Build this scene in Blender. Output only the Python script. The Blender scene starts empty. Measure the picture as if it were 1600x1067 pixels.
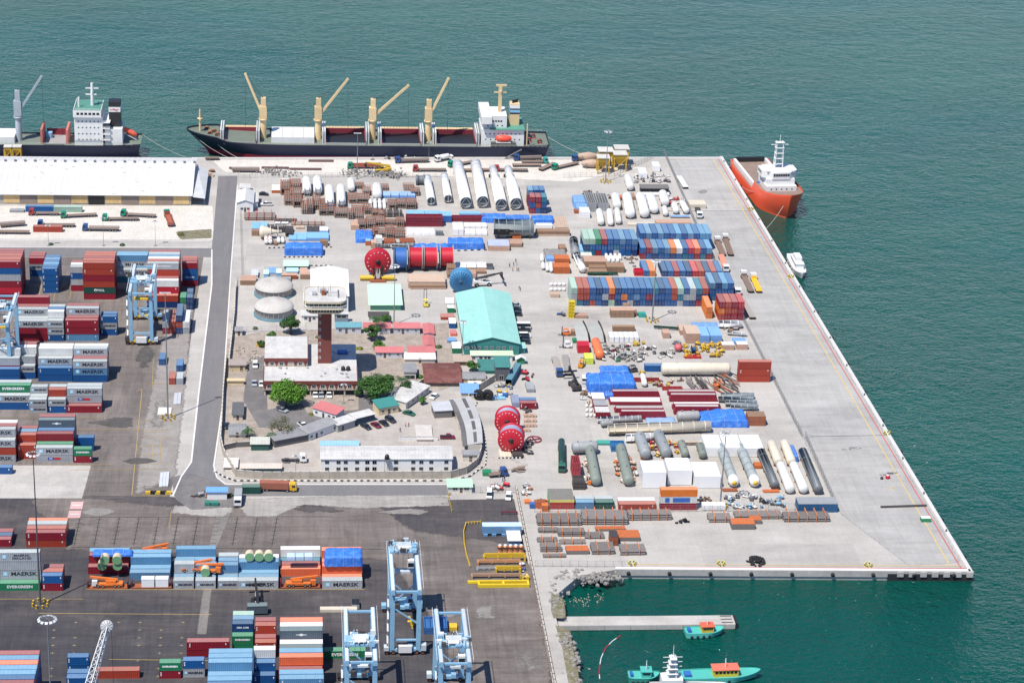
import bpy,bmesh,math,random
from mathutils import Vector,Matrix
random.seed(11)
R = math.radians
C = bpy.context.scene.collection
sc = bpy.context.scene
# ------------------------------------------------------------------ camera
FPX,PITCH,YAW,ROLL,CAMH = 3600.0,R(22.9),R(5.55),R(-2.3),344.0
fwd = Vector((math.sin(YAW)*math.cos(PITCH),math.cos(YAW)*math.cos(PITCH),-math.sin(PITCH)))
right0 = Vector((math.cos(YAW),-math.sin(YAW),0))
up0 = right0.cross(fwd)
right = right0*math.cos(ROLL) - up0*math.sin(ROLL)
up = up0*math.cos(ROLL) + right0*math.sin(ROLL)
CAM = Vector((0,0,CAMH))
cam = bpy.data.cameras.new('camera'); cam.sensor_width = 36; cam.lens = 36*FPX/1600
cam.clip_start = 5; cam.clip_end = 20000
co = bpy.data.objects.new('camera',cam); C.objects.link(co)
co.matrix_world = Matrix(((right.x,up.x,-fwd.x,CAM.x),(right.y,up.y,-fwd.y,CAM.y),(right.z,up.z,-fwd.z,CAM.z),(0,0,0,1)))
sc.camera = co
# ------------------------------------------------------------------ world, sun, exposure
SUN_EL,SUN_AZ = R(62),R(-136)      # azimuth of the sun measured clockwise from +Y
sd = Vector((math.sin(SUN_AZ)*math.cos(SUN_EL),math.cos(SUN_AZ)*math.cos(SUN_EL),math.sin(SUN_EL)))
w = bpy.data.worlds.new('World'); sc.world = w; w.use_nodes = True
wn = w.node_tree.nodes; wl = w.node_tree.links
sky = wn.new('ShaderNodeTexSky'); sky.sky_type = 'NISHITA'; sky.sun_disc = False
sky.sun_elevation = SUN_EL; sky.sun_rotation = SUN_AZ % (2*math.pi); sky.air_density = 0.8; sky.dust_density = 0.2; sky.ozone_density = 8.0
bg = wn['Background']; bg.inputs['Strength'].default_value = 0.13
wl.new(sky.outputs[0],bg.inputs[0])
sl = bpy.data.lights.new('sun','SUN'); sl.energy = 4.6; sl.angle = R(0.5); sl.color = (1,.945,.865)
so = bpy.data.objects.new('sun',sl); C.objects.link(so)
so.rotation_euler = (-sd).to_track_quat('-Z','Y').to_euler(); so.location = (0,600,500)
sc.view_settings.view_transform = 'Standard'; sc.view_settings.look = 'None'
sc.view_settings.exposure = 0.4; sc.view_settings.gamma = 1; sc.view_settings.use_curve_mapping = False
sc.cycles.max_bounces = 5; sc.cycles.diffuse_bounces = 3; sc.cycles.glossy_bounces = 3

def G(px,py,z=0.0):
	"""point at height z seen at photograph position (px, py)"""
	d = fwd*FPX + right*(px-800) - up*(py-533.5)
	t = (z-CAM.z)/d.z
	return CAM + d*t
def pix(p):
	d = Vector(p)-CAM
	zc = d.dot(fwd)
	return 800+FPX*d.dot(right)/zc,533.5-FPX*d.dot(up)/zc
def X(px,py,z=0): return G(px,py,z).x
def Y(px,py,z=0): return G(px,py,z).y
def HGT(px,py0,py1):
	"""height of something whose foot stands at (px,py0) on the ground and whose top shows at py1"""
	p = G(px,py0); lo,hi = 0.0,120.0
	for _ in range(40):
		m = (lo+hi)/2
		if pix((p.x,p.y,m))[1] > py1: lo = m
		else: hi = m
	return lo

# ------------------------------------------------------------------ materials
MATS = {}
def _nt(name):
	m = bpy.data.materials.new(name); m.use_nodes = True
	nt = m.node_tree; b = nt.nodes['Principled BSDF']
	return m,nt,b
def _n(nt,t,**kw):
	n = nt.nodes.new(t)
	for k,v in kw.items(): setattr(n,k,v)
	return n
def _noise(nt,scale,detail=4,rough=.6,coord='Object',vec=None,stretch=None):
	n = _n(nt,'ShaderNodeTexNoise'); n.inputs['Scale'].default_value = scale
	n.inputs['Detail'].default_value = detail; n.inputs['Roughness'].default_value = rough
	if vec is None:
		tc = _n(nt,'ShaderNodeTexCoord'); vec = tc.outputs[coord]
	if stretch:
		mp = _n(nt,'ShaderNodeMapping'); mp.inputs['Scale'].default_value = stretch
		nt.links.new(vec,mp.inputs[0]); vec = mp.outputs[0]
	nt.links.new(vec,n.inputs['Vector'])
	return n
def _ramp(nt,src,stops):
	r = _n(nt,'ShaderNodeValToRGB'); e = r.color_ramp.elements
	while len(e) < len(stops): e.new(.5)
	for i,(p,c) in enumerate(stops):
		e[i].position = p; e[i].color = (c,c,c,1) if not isinstance(c,tuple) else (*c[:3],1)
	nt.links.new(src,r.inputs[0]); return r
def _mix(nt,a,b,fac,mode='MIX'):
	m = _n(nt,'ShaderNodeMix',data_type='RGBA',blend_type=mode)
	for s,v in ((m.inputs[6],a),(m.inputs[7],b)):
		if isinstance(v,tuple): s.default_value = (*v[:3],1)
		else: nt.links.new(v,s)
	if isinstance(fac,(int,float)): m.inputs[0].default_value = fac
	else: nt.links.new(fac,m.inputs[0])
	return m.outputs[2]
def _world(nt):
	g = _n(nt,'ShaderNodeNewGeometry'); return g.outputs['Position']
def _bump(nt,b,h,strength,dist=.1):
	bp = _n(nt,'ShaderNodeBump'); bp.inputs['Strength'].default_value = strength; bp.inputs['Distance'].default_value = dist
	nt.links.new(h,bp.inputs['Height']); nt.links.new(bp.outputs[0],b.inputs['Normal'])

def paint(col,rough=.55,metal=0,dirt=.35,var=.12,scale=.35):
	"""painted or plain surface with blotchy weathering and a little tone change from object to object"""
	key = ('p',col,rough,metal,dirt,var,scale)
	if key in MATS: return MATS[key]
	m,nt,b = _nt('paint_%d' % len(MATS)); MATS[key] = m
	n = _noise(nt,scale,5,.65,vec=_world(nt))
	r = _ramp(nt,n.outputs[0],[(.38,0.0),(.72,1.0)])
	dk = tuple(c*.55+.008 for c in col)
	c1 = _mix(nt,col,dk,0.0)
	mx = nt.nodes[-1]
	ml = _n(nt,'ShaderNodeMath',operation='MULTIPLY'); ml.inputs[1].default_value = dirt
	nt.links.new(r.outputs[0],ml.inputs[0]); nt.links.new(ml.outputs[0],mx.inputs[0])
	oi = _n(nt,'ShaderNodeObjectInfo')
	mr = _n(nt,'ShaderNodeMapRange'); mr.inputs[3].default_value = 1-var; mr.inputs[4].default_value = 1+var
	nt.links.new(oi.outputs['Random'],mr.inputs[0])
	hs = _n(nt,'ShaderNodeHueSaturation'); nt.links.new(mr.outputs[0],hs.inputs['Value']); nt.links.new(c1,hs.inputs['Color'])
	nt.links.new(hs.outputs[0],b.inputs['Base Color'])
	b.inputs['Roughness'].default_value = rough; b.inputs['Metallic'].default_value = metal
	return m
def ground(name,c1,c2,c3,s1=.02,s2=.12,stretch=(1,1,1),stain=.5,stainc=(.05,.045,.04),rough=.9,lines=None,specks=.15,track=.05):
	m,nt,b = _nt(name)
	pos = _world(nt)
	a = _noise(nt,s1,6,.6,vec=pos,stretch=stretch); bb = _noise(nt,s2,6,.7,vec=pos,stretch=stretch)
	ra = _ramp(nt,a.outputs[0],[(.35,0),(.65,1)]); rb = _ramp(nt,bb.outputs[0],[(.38,0),(.7,1)])
	c = _mix(nt,c1,c2,ra.outputs[0]); c = _mix(nt,c,c3,rb.outputs[0])
	st = _noise(nt,s1*2.7,8,.72,vec=pos,stretch=stretch); rs = _ramp(nt,st.outputs[0],[(.56,0),(.76,1)])
	ml = _n(nt,'ShaderNodeMath',operation='MULTIPLY'); ml.inputs[1].default_value = stain
	nt.links.new(rs.outputs[0],ml.inputs[0])
	c = _mix(nt,c,stainc,ml.outputs[0])
	f = _noise(nt,1.3,3,.7,vec=pos); rf = _ramp(nt,f.outputs[0],[(.3,1-specks),(.7,1.0)])
	c = _mix(nt,c,rf.outputs[0],1.0,'MULTIPLY')
	tr = _noise(nt,.35,4,.7,vec=pos,stretch=(.06,1,1)); t2 = _noise(nt,.35,4,.7,vec=pos,stretch=(1,.06,1))     # tyre tracks and sweepings both ways
	for q_ in (tr,t2): q_.inputs['Distortion'].default_value = 1.6; c = _mix(nt,c,_ramp(nt,q_.outputs[0],[(.3,1-track),(.5,1.0),(.75,1+track*.8)]).outputs[0],1.0,'MULTIPLY')
	if lines:
		sx,sy,wd,dark = lines
		br = _n(nt,'ShaderNodeTexBrick'); br.offset = 0; br.inputs['Scale'].default_value = 1
		br.inputs['Mortar Size'].default_value = wd; br.inputs['Brick Width'].default_value = sx; br.inputs['Row Height'].default_value = sy
		br.inputs['Color1'].default_value = (1,1,1,1); br.inputs['Color2'].default_value = (.9,.9,.905,1); br.inputs['Mortar'].default_value = (dark,dark,dark,1)
		nt.links.new(pos,br.inputs['Vector'])
		c = _mix(nt,c,br.outputs[0],1.0,'MULTIPLY')
	nt.links.new(c,b.inputs['Base Color']); b.inputs['Roughness'].default_value = rough
	b.inputs['Specular IOR Level'].default_value = .25
	_bump(nt,b,f.outputs[0],.25,.05)
	return m

# ------------------------------------------------------------------ mesh builder and object helpers
class MB:
	def __init__(s): s.v = []; s.f = []; s.m = []; s.sm = []
	def add(s,vs,fs,m=0,smooth=False):
		o = len(s.v); s.v += [tuple(v) for v in vs]
		for f in fs: s.f.append(tuple(o+i for i in f)); s.m.append(m); s.sm.append(smooth)
		return s
	def box(s,x0,x1,y0,y1,z0,z1,m=0,rot=0,piv=None,M=None):
		vs = [Vector((x,y,z)) for z in (z0,z1) for y in (y0,y1) for x in (x0,x1)]
		if rot:
			p = Vector(piv) if piv else Vector(((x0+x1)/2,(y0+y1)/2,0)); rm = Matrix.Rotation(rot,3,'Z')
			vs = [rm @ (v-p)+p for v in vs]
		if M is not None: vs = [M @ v for v in vs]
		return s.add(vs,[(0,2,3,1),(4,5,7,6),(0,1,5,4),(2,6,7,3),(0,4,6,2),(1,3,7,5)],m)
	def bar(s,a,b,wd=.1,ht=None,m=0):
		a = Vector(a); b = Vector(b); d = b-a; L = d.length
		if L < 1e-6: return s
		d /= L; ht = ht or wd
		u = Vector((0,0,1)).cross(d)
		if u.length < 1e-3: u = Vector((1,0,0))
		u.normalize(); v = d.cross(u)
		vs = [p+u*(sx*wd/2)+v*(sy*ht/2) for p in (a,b) for sx,sy in ((-1,-1),(1,-1),(1,1),(-1,1))]
		return s.add(vs,[(0,1,5,4),(1,2,6,5),(2,3,7,6),(3,0,4,7),(3,2,1,0),(4,5,6,7)],m)
	def tube(s,pts,rs,n=12,m=0,caps=True,smooth=True):
		"""rings of radius rs[i] round the points pts[i]"""
		pts = [Vector(p) for p in pts]
		if not isinstance(rs,(list,tuple)): rs = [rs]*len(pts)
		vs = []
		for i,p in enumerate(pts):
			d = (pts[min(i+1,len(pts)-1)]-pts[max(i-1,0)])
			d = d.normalized() if d.length > 1e-9 else Vector((0,0,1))
			u = Vector((0,0,1)).cross(d)
			if u.length < 1e-3: u = Vector((1,0,0))
			u.normalize(); v = d.cross(u)
			for k in range(n):
				a = 2*math.pi*k/n; vs.append(p+(u*math.cos(a)+v*math.sin(a))*rs[i])
		fs = [(i*n+k,i*n+(k+1) % n,(i+1)*n+(k+1) % n,(i+1)*n+k) for i in range(len(pts)-1) for k in range(n)]
		s.add(vs,fs,m,smooth)
		if caps:
			s.add(vs[:n],[tuple(reversed(range(n)))],m); s.add(vs[-n:],[tuple(range(n))],m)
		return s
	def lathe(s,prof,n=16,c=(0,0,0),axis='z',m=0,smooth=True,M=None):
		"""prof: (radius, height) pairs revolved round the axis through c"""
		vs = []
		for r,h in prof:
			for k in range(n):
				a = 2*math.pi*k/n; x,y = r*math.cos(a),r*math.sin(a)
				p = {'z': (x,y,h),'x': (h,x,y),'y': (x,h,y)}[axis]
				p = Vector((c[0]+p[0],c[1]+p[1],c[2]+p[2]))
				vs.append(M @ p if M is not None else p)
		fs = []
		for i in range(len(prof)-1):
			for k in range(n):
				q = (i*n+k,i*n+(k+1) % n,(i+1)*n+(k+1) % n,(i+1)*n+k)
				fs.append(q if axis != 'y' else tuple(reversed(q)))
		return s.add(vs,fs,m,smooth)
	def prism(s,poly,z0,z1,m=0,top=True,bottom=True):
		n = len(poly); ar = sum(poly[i][0]*poly[(i+1) % n][1]-poly[(i+1) % n][0]*poly[i][1] for i in range(n))
		if ar < 0: poly = list(reversed(poly))
		vs = [(p[0],p[1],z0) for p in poly]+[(p[0],p[1],z1) for p in poly]
		fs = [(i,(i+1) % n,n+(i+1) % n,n+i) for i in range(n)]
		if top: fs.append(tuple(range(n,2*n)))
		if bottom: fs.append(tuple(reversed(range(n))))
		return s.add(vs,fs,m)
	def extr(s,prof,x0,x1,axis='x',m=0,smooth=False):
		"""profile of (a, z) pairs pushed along an axis"""
		n = len(prof)
		if axis == 'x': vs = [(x0,a,z) for a,z in prof]+[(x1,a,z) for a,z in prof]
		else: vs = [(a,x0,z) for a,z in prof]+[(a,x1,z) for a,z in prof]
		fs = [(i,(i+1) % n,n+(i+1) % n,n+i) for i in range(n)]
		s.add(vs,fs,m,smooth); s.add(vs,[tuple(range(n,2*n)),tuple(reversed(range(n)))],m)
		return s
	def ball(s,c,r,n=10,k=6,m=0,M=None):
		r = r if isinstance(r,(tuple,list)) else (r,r,r)
		mm = Matrix.Translation(Vector(c)) @ Matrix.Diagonal((*r,1))
		if M is not None: mm = M @ mm
		return s.lathe([(math.sin(math.pi*i/k),-math.cos(math.pi*i/k)) for i in range(k+1)],n,(0,0,0),'z',m,True,mm)
	def mesh(s,name,mats):
		me = bpy.data.meshes.new(name); me.from_pydata(s.v,[],s.f)
		mats = mats if isinstance(mats,(list,tuple)) else [mats]
		for x in mats: me.materials.append(x)
		if len(mats) > 1: me.polygons.foreach_set('material_index',s.m)
		me.polygons.foreach_set('use_smooth',s.sm)
		bm = bmesh.new(); bm.from_mesh(me); bmesh.ops.recalc_face_normals(bm,faces=bm.faces); bm.to_mesh(me); bm.free()
		return me
	def build(s,name,mats,parent=None,loc=None,rz=0):
		return ob(name,s.mesh(name,mats),parent,loc,rz)
def ob(name,me,parent=None,loc=None,rz=0):
	o = bpy.data.objects.new(name,me); C.objects.link(o)
	if loc is not None: o.location = loc
	if rz: o.rotation_euler.z = rz
	if parent is not None: o.parent = parent
	return o
def tag(o,label,cat,group=None):
	o['label'] = label; o['category'] = cat
	if group: o['group'] = group
	return o
def thing(name,label,cat,loc=(0,0,0),rz=0,group=None):
	return tag(ob(name,None,None,loc,rz),label,cat,group)
def kids(o): return [c for c in C.objects if c.parent == o]
class Proto:
	"""a finished thing that can be copied with its parts and sub-parts"""
	def __init__(s,root):
		s.root = root; s.used = False; s.tree = []
		def walk(p): return [(c,walk(c)) for c in ALLKIDS(p)]
		s.tree = walk(root)
	def put(s,loc,rz=0,label=None,group=None,scale=None):
		if not s.used: r = s.root; s.used = True
		else:
			r = s.root.copy(); C.objects.link(r)
			def cp(par,tr):
				for c,sub in tr:
					d = c.copy(); C.objects.link(d); d.parent = par; cp(d,sub)
			cp(r,s.tree)
		r.location = loc; r.rotation_euler = (0,0,rz)
		if scale: r.scale = (scale,scale,scale)
		if label: r['label'] = label
		if group: r['group'] = group
		return r
def ALLKIDS(p): return list(p.children)
def struct(o,kind='structure'): o['kind'] = kind; return o
def poly_px(pts,z=0): return [G(a,b,z) for a,b in pts]
LAYER = [0]
def layer(z):
	"""every ground sheet lies a hair above the one laid before it"""
	LAYER[0] += 1; return z+LAYER[0]*.0004
def sheet(name,pts,z,mat,px=True):
	"""a flat polygon; pts in photograph positions"""
	z = layer(z); p = [G(a,b,z) for a,b in pts] if px else [Vector((a,b,z)) for a,b in pts]
	ar = sum(p[i].x*p[(i+1) % len(p)].y-p[(i+1) % len(p)].x*p[i].y for i in range(len(p)))
	if ar < 0: p.reverse()
	me = bpy.data.meshes.new(name); me.from_pydata([tuple(v) for v in p],[],[tuple(range(len(p)))])
	me.materials.append(mat)
	return struct(ob(name,me))
def decal(name,pts,z,mat,feather=4.0):
	"""worn patch of ground whose edge fades into the ground below; 'cover' is 1 inside and 0 past the edge"""
	z = layer(z); p = [G(a,b,z) for a,b in pts]; n = len(p); st = feather*.5
	x0,x1 = min(v.x for v in p)-feather,max(v.x for v in p)+feather; y0,y1 = min(v.y for v in p)-feather,max(v.y for v in p)+feather
	nx,ny = max(2,int((x1-x0)/st)),max(2,int((y1-y0)/st)); vs = []; cv = []
	for j in range(ny+1):
		for i in range(nx+1):
			x,y = x0+(x1-x0)*i/nx,y0+(y1-y0)*j/ny; ins = False; dm = 1e9
			for k in range(n):
				a,b = p[k],p[(k+1) % n]; ex,ey = b.x-a.x,b.y-a.y
				t = max(0,min(1,((x-a.x)*ex+(y-a.y)*ey)/(ex*ex+ey*ey+1e-9))); dm = min(dm,math.hypot(x-a.x-t*ex,y-a.y-t*ey))
				if (a.y > y) != (b.y > y) and x < a.x+(y-a.y)/(b.y-a.y)*ex: ins = not ins
			vs.append((x,y,z)); cv.append(max(0,min(1,.5+(dm if ins else -dm)/feather)))
	fs = []
	for j in range(ny):
		for i in range(nx):
			q = (j*(nx+1)+i,j*(nx+1)+i+1,(j+1)*(nx+1)+i+1,(j+1)*(nx+1)+i)
			if max(cv[k] for k in q) > 0: fs.append(q)
	me = bpy.data.meshes.new(name); me.from_pydata(vs,[],fs); at = me.attributes.new('cover','FLOAT','POINT'); at.data.foreach_set('value',cv)
	m = mat.copy(); nt = m.node_tree; b = nt.nodes['Principled BSDF']; out = nt.nodes['Material Output']
	av = _n(nt,'ShaderNodeAttribute',attribute_name='cover'); no = _noise(nt,3.2/feather,8,.78,vec=_world(nt))
	ad = _n(nt,'ShaderNodeMath',operation='MULTIPLY_ADD'); ad.inputs[1].default_value = 1.7; nt.links.new(av.outputs['Fac'],ad.inputs[0]); nt.links.new(no.outputs[0],ad.inputs[2])
	mr = _n(nt,'ShaderNodeMapRange'); mr.inputs[1].default_value = 1.2; mr.inputs[2].default_value = 1.36
	nt.links.new(ad.outputs[0],mr.inputs[0])
	mx = _n(nt,'ShaderNodeMixShader'); tr = _n(nt,'ShaderNodeBsdfTransparent'); nt.links.new(mr.outputs[0],mx.inputs[0]); nt.links.new(tr.outputs[0],mx.inputs[1]); nt.links.new(b.outputs[0],mx.inputs[2]); nt.links.new(mx.outputs[0],out.inputs[0])
	me.materials.append(m); return struct(ob(name,me))
def text_mesh(txt,size,mat,extrude=.012,bold=.0,align='CENTER',sx=1.0):
	cu = bpy.data.curves.new('lettering','FONT'); cu.body = txt; cu.size = size; cu.extrude = extrude; cu.offset = bold
	cu.align_x = align; cu.align_y = 'CENTER'; cu.resolution_u = 2
	o = bpy.data.objects.new('tmp_text',cu); C.objects.link(o)
	dg = bpy.context.evaluated_depsgraph_get()
	me = bpy.data.meshes.new_from_object(o.evaluated_get(dg)); me.name = 'lettering'
	bpy.data.objects.remove(o); bpy.data.curves.remove(cu)
	# stand it up: faces -Y, reads along +X
	for v in me.vertices: v.co = (v.co.x*sx,-v.co.z,v.co.y)
	me.materials.clear(); me.materials.append(mat)
	return me
# ------------------------------------------------------------------ sea and land
def water_mat():
	m,nt,b = _nt('sea_water')
	pos = _world(nt)
	n1 = _noise(nt,.012,5,.6,vec=pos,stretch=(.6,1,1)); r1 = _ramp(nt,n1.outputs[0],[(.35,0),(.7,1)])
	c = _mix(nt,(.0005,.050,.038),(.001,.066,.050),r1.outputs[0])
	nt.links.new(c,b.inputs['Base Color'])
	b.inputs['Roughness'].default_value = .1; b.inputs['IOR'].default_value = 1.33
	wv = _noise(nt,.15,4,.65,vec=pos,stretch=(.8,1.0,1)); wv2 = _noise(nt,.6,3,.65,vec=pos,stretch=(.7,1,1))
	ad = _n(nt,'ShaderNodeMath',operation='MULTIPLY_ADD'); ad.inputs[1].default_value = .5
	nt.links.new(wv2.outputs[0],ad.inputs[0]); nt.links.new(wv.outputs[0],ad.inputs[2])
	gust = _noise(nt,.007,4,.6,vec=pos,stretch=(.45,1,1)); gr = _ramp(nt,gust.outputs[0],[(.32,.45),(.55,1.0),(.7,1.25)])     # wind patches: calmer and rougher water
	hm_ = _n(nt,'ShaderNodeMath',operation='MULTIPLY'); nt.links.new(ad.outputs[0],hm_.inputs[0]); nt.links.new(gr.outputs[0],hm_.inputs[1])
	_bump(nt,b,hm_.outputs[0],1.0,2.5)
	return m
SEA_Z = -3.2
me = bpy.data.meshes.new('sea'); me.from_pydata([(-9000,-3000,SEA_Z),(9000,-3000,SEA_Z),(9000,14000,SEA_Z),(-9000,14000,SEA_Z)],[],[(0,1,2,3)])
me.materials.append(water_mat()); struct(ob('sea',me))

concrete = ground('quay_concrete',(.44,.415,.38),(.35,.328,.30),(.49,.463,.425),.014,.075,(.6,1,1),.5,(.20,.19,.18),lines=(25,15,.05,.86))
paleconc = ground('pale_concrete',(.46,.43,.395),(.38,.355,.325),(.52,.49,.455),.02,.09,(1,1,1),.35,(.24,.22,.2),lines=(9,6,.03,.9))
LAND = [(-260,243),(300,246.5),(1040,246),(1129,245.5),(1520,893),(962,889.5),(905,899),(862,935),(905,1120),(960,1330),(-400,1330)]
mb = MB(); P = poly_px(LAND); mb.prism([(p.x,p.y) for p in P],-6,0); struct(mb.build('land',concrete))
asph_up = ground('worn_yard_asphalt',(.165,.14,.125),(.235,.205,.185),(.12,.105,.097),.03,.11,(1,.35,1),.55,(.06,.053,.05),track=.2)
asph_lo = ground('dark_yard_asphalt',(.060,.057,.062),(.115,.10,.095),(.045,.043,.05),.02,.09,(.55,1,1),.55,(.19,.165,.145),track=.2)
asph_rd = ground('road_asphalt',(.175,.168,.17),(.155,.15,.152),(.20,.193,.193),.03,.12,(1.6,.3,1),.25,(.09,.085,.085))
brown = ground('brown_yard_asphalt',(.155,.13,.115),(.11,.095,.087),(.22,.19,.17),.025,.1,(.5,1,1),.55,(.05,.046,.045),lines=(6.2,9.3,.03,.8),track=.2)
gravel = ground('white_gravel',(.64,.595,.53),(.56,.52,.455),(.69,.645,.58),.03,.2,(1,1,1),.3,(.33,.29,.24),specks=.3)
dirt = ground('bare_earth',(.37,.315,.265),(.45,.39,.335),(.28,.235,.195),.05,.25,(1,1,1),.5,(.13,.11,.07),specks=.3)
court = ground('courtyard_paving',(.40,.36,.32),(.34,.305,.275),(.46,.42,.38),.03,.14,(1,1,1),.4,(.2,.17,.155))
lot = ground('car_park_asphalt',(.16,.15,.15),(.21,.195,.19),(.13,.125,.125),.04,.2,(1,1,1),.35,(.08,.075,.075))
grassy = ground('dry_grass',(.26,.225,.15),(.32,.28,.21),(.13,.14,.06),.12,.5,(1,1,1),.6,(.38,.33,.27),specks=.5)
S = .02
pale_c2 = ground('dusty_concrete',(.33,.305,.28),(.26,.24,.22),(.39,.365,.335),.05,.2,(.5,1,1),.5,(.15,.135,.125),track=.15)
decal('pier_roadway',[(1044,250),(1127,250),(1500,878),(1420,882),(1312,800),(1256,684),(1164,500),(1087,345)],S,ground('roadway_concrete',(.39,.376,.352),(.31,.30,.283),(.45,.435,.41),.014,.08,(.6,1,1),.5,(.19,.182,.172),lines=(25,15,.05,.86),track=.09),5)
sheet('yard_asphalt',[(-300,401),(318,402),(312,440),(302,500),(286,620),(272,745),(262,790),(-300,790)],S,asph_up)
sheet('lower_yard_asphalt',[(-400,770),(262,775),(370,790),(520,783),(803,779),(836,930),(866,1080),(906,1330),(-500,1330)],S*2,asph_lo)
decal('brown_yard_asphalt',[(40,770),(300,796),(590,790),(640,830),(800,850),(835,900),(850,1000),(895,1330),(720,1330),(700,1000),(610,872),(110,858)],S*3,brown,12)
decal('pale_yard_patch',[(-200,727),(142,727),(128,778),(-210,778)],S*3,paleconc,2)
decal('concrete_strip',[(340,797),(362,797),(338,856),(330,920),(322,990),(308,990),(318,920),(326,856)],S*4,ground('strip_concrete',(.2,.18,.165),(.26,.235,.215),(.15,.14,.13),.05,.2),2.5)
decal('worn_patch',[(370,781),(560,774),(700,776),(700,789),(560,793),(470,787),(430,807),(385,806)],S*4,pale_c2,7)
decal('worn_patch',[(272,790),(372,792),(345,808),(270,800)],S*4,pale_c2,7)
decal('white_gravel_yard',[(-260,322),(332,322),(334,375),(-260,372)],S,gravel,2.5)
decal('north_gravel_apron',[(330,250),(920,250),(1000,262),(900,284),(690,275),(380,272),(350,268)],S,gravel,5)
sheet('back_road',[(-260,386),(333,388),(332,402),(-260,400)],S*2,asph_rd)
sheet('main_road',[(341,275),(371,275),(361,420),(347,640),(334,728),(338,745),(352,757),(700,757),(706,773),(290,775),(283,745),(299,722),(310,620),(331,445),(331,388)],S*3,asph_rd)
decal('dark_road_patch',[(268,745),(300,740),(380,770),(375,790),(300,796),(275,780)],S*4,lot,3)
sheet('perimeter_road',[(806,765),(822,765),(842,890),(878,1010),(935,1330),(905,1330),(868,1080),(838,930)],S*3,concrete)
decal('compound_earth',[(355,530),(400,520),(700,505),(700,600),(640,640),(480,690),(360,740),(350,735)],S,dirt,4)
decal('tank_yard_paving',[(372,440),(470,440),(478,515),(380,518),(362,520)],S*2,paleconc,1.5)
sheet('office_car_park',[(388,560),(416,555),(418,640),(640,600),(612,650),(500,670),(405,668),(380,625)],S*2,lot)
decal('courtyard',[(352,700),(470,688),(560,660),(640,600),(735,620),(748,690),(735,738),(352,748)],S*3,court,2)
decal('office_garden',[(468,622),(560,618),(560,640),(480,645)],S*3,dirt,2.5)
decal('dry_grass_verge',[(862,925),(880,935),(884,965),(862,965)],S,grassy,3)
decal('dry_grass_verge',[(866,975),(890,985),(910,1090),(890,1090)],S,grassy,3)
decal('dry_grass_verge',[(275,362),(330,358),(330,372),(282,374)],S*2,grassy,3)
decal('dry_grass_verge',[(640,560),(700,520),(712,600),(660,620)],S*2,dirt,3)

pale_y = ground('pale_worn_asphalt',(.27,.245,.225),(.22,.195,.178),(.33,.305,.28),.04,.15)
decal('pale_yard_edge',[(262,500),(300,470),(286,620),(272,745),(215,770),(222,690),(240,600)],S*2+.004,pale_y,9)
stain_d = ground('oil_stain',(.09,.085,.08),(.13,.12,.115),(.07,.066,.062),.08,.4); stain_l = ground('pale_scuff',(.24,.22,.20),(.28,.26,.24),(.2,.185,.17),.08,.4)
rnd = random.Random(21)
for x,y,w_,h_,m in [(180,660,60,10,stain_d),(215,720,40,5,stain_d),(120,690,40,6,stain_d),(160,800,40,8,stain_l),(760,960,30,14,stain_l),(810,1030,40,40,stain_l),(700,960,40,6,stain_l),(640,800,60,6,stain_l),(500,795,60,6,stain_d),(780,725,50,14,court),(225,560,12,30,stain_d),(250,650,12,30,stain_l),(1385,740,22,3,stain_d),(1100,300,10,5,stain_l),(1330,700,30,3,stain_l)]:
	decal('ground_stain',[(x+w_*math.cos(k*.52)*rnd.uniform(.3,1),y+h_*math.sin(k*.52)*rnd.uniform(.3,1)) for k in range(12)],S*5,m,max(4,h_*.6))
# ------------------------------------------------------------------ quay edge: kerb beam, red and yellow lines
red_line = paint((.42,.10,.10),.7,dirt=.3); yel_line = paint((.55,.40,.12),.8,dirt=.5); white_k = paint((.62,.60,.57),.85,dirt=.35)
dark_rub = paint((.018,.018,.02),.8); drift = paint((.05,.048,.045),.95)
def ribbon(name,pts,wdt,z,mat,off=0,h=0):
	"""a painted or raised band along points given in photograph positions"""
	z = layer(z)
	P = [G(a,b) for a,b in pts]
	mb = MB()
	for a,b in zip(P[:-1],P[1:]):
		d = (b-a).normalized(); nrm = Vector((-d.y,d.x,0)); o = nrm*off
		q = [a+o+nrm*wdt/2,a+o-nrm*wdt/2,b+o-nrm*wdt/2,b+o+nrm*wdt/2]
		if h: mb.prism([(v.x,v.y) for v in q],0,h)
		else: mb.add([(v.x,v.y,z) for v in q],[(0,1,2,3)])
	return struct(mb.build(name,mat))
EDGE = [(1129,245.5),(1520,893)]
ribbon('quay_kerb',EDGE,1.3,0,white_k,-.65,.3)
ribbon('quay_red_line',[(1128,249),(1510,887)],.42,S*3,red_line,-1.8)
ribbon('quay_yellow_line',[(1128,249),(1505,884)],.35,S*3,yel_line,-4.2)
ribbon('quay_kerb',[(962,889.5),(1517,893)],1.3,0,white_k,.65,.3)
ribbon('quay_red_line',[(985,886),(1510,888.5)],.42,S*3,red_line,.2)
ribbon('quay_yellow_line',[(985,881.5),(1503,884)],.3,S*3,yel_line,0)
ribbon('quay_kerb',[(300,246.8),(1129,246)],1.0,0,white_k,-.6,.25)
a,b = G(962,889.5),G(1520,893); fl,fa = (b-a).length,math.atan2((b-a).y,(b-a).x)
def face(name,m,x0,x1,y0,y1,z0,z1): mb = MB(); mb.box(x0,x1,y0,y1,z0,z1); return mb.build(name,m,None,a,fa)
struct(face('quay_face_beam',paleconc,0,fl+.3,-.35,-.02,-1.9,.25)); xr = fl*.76
struct(face('quay_gap_shade',dark_rub,xr,fl+.1,-.40,-.36,-3.3,-.7))  # dark panel on the face paints the shade of the open quay underside
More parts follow.
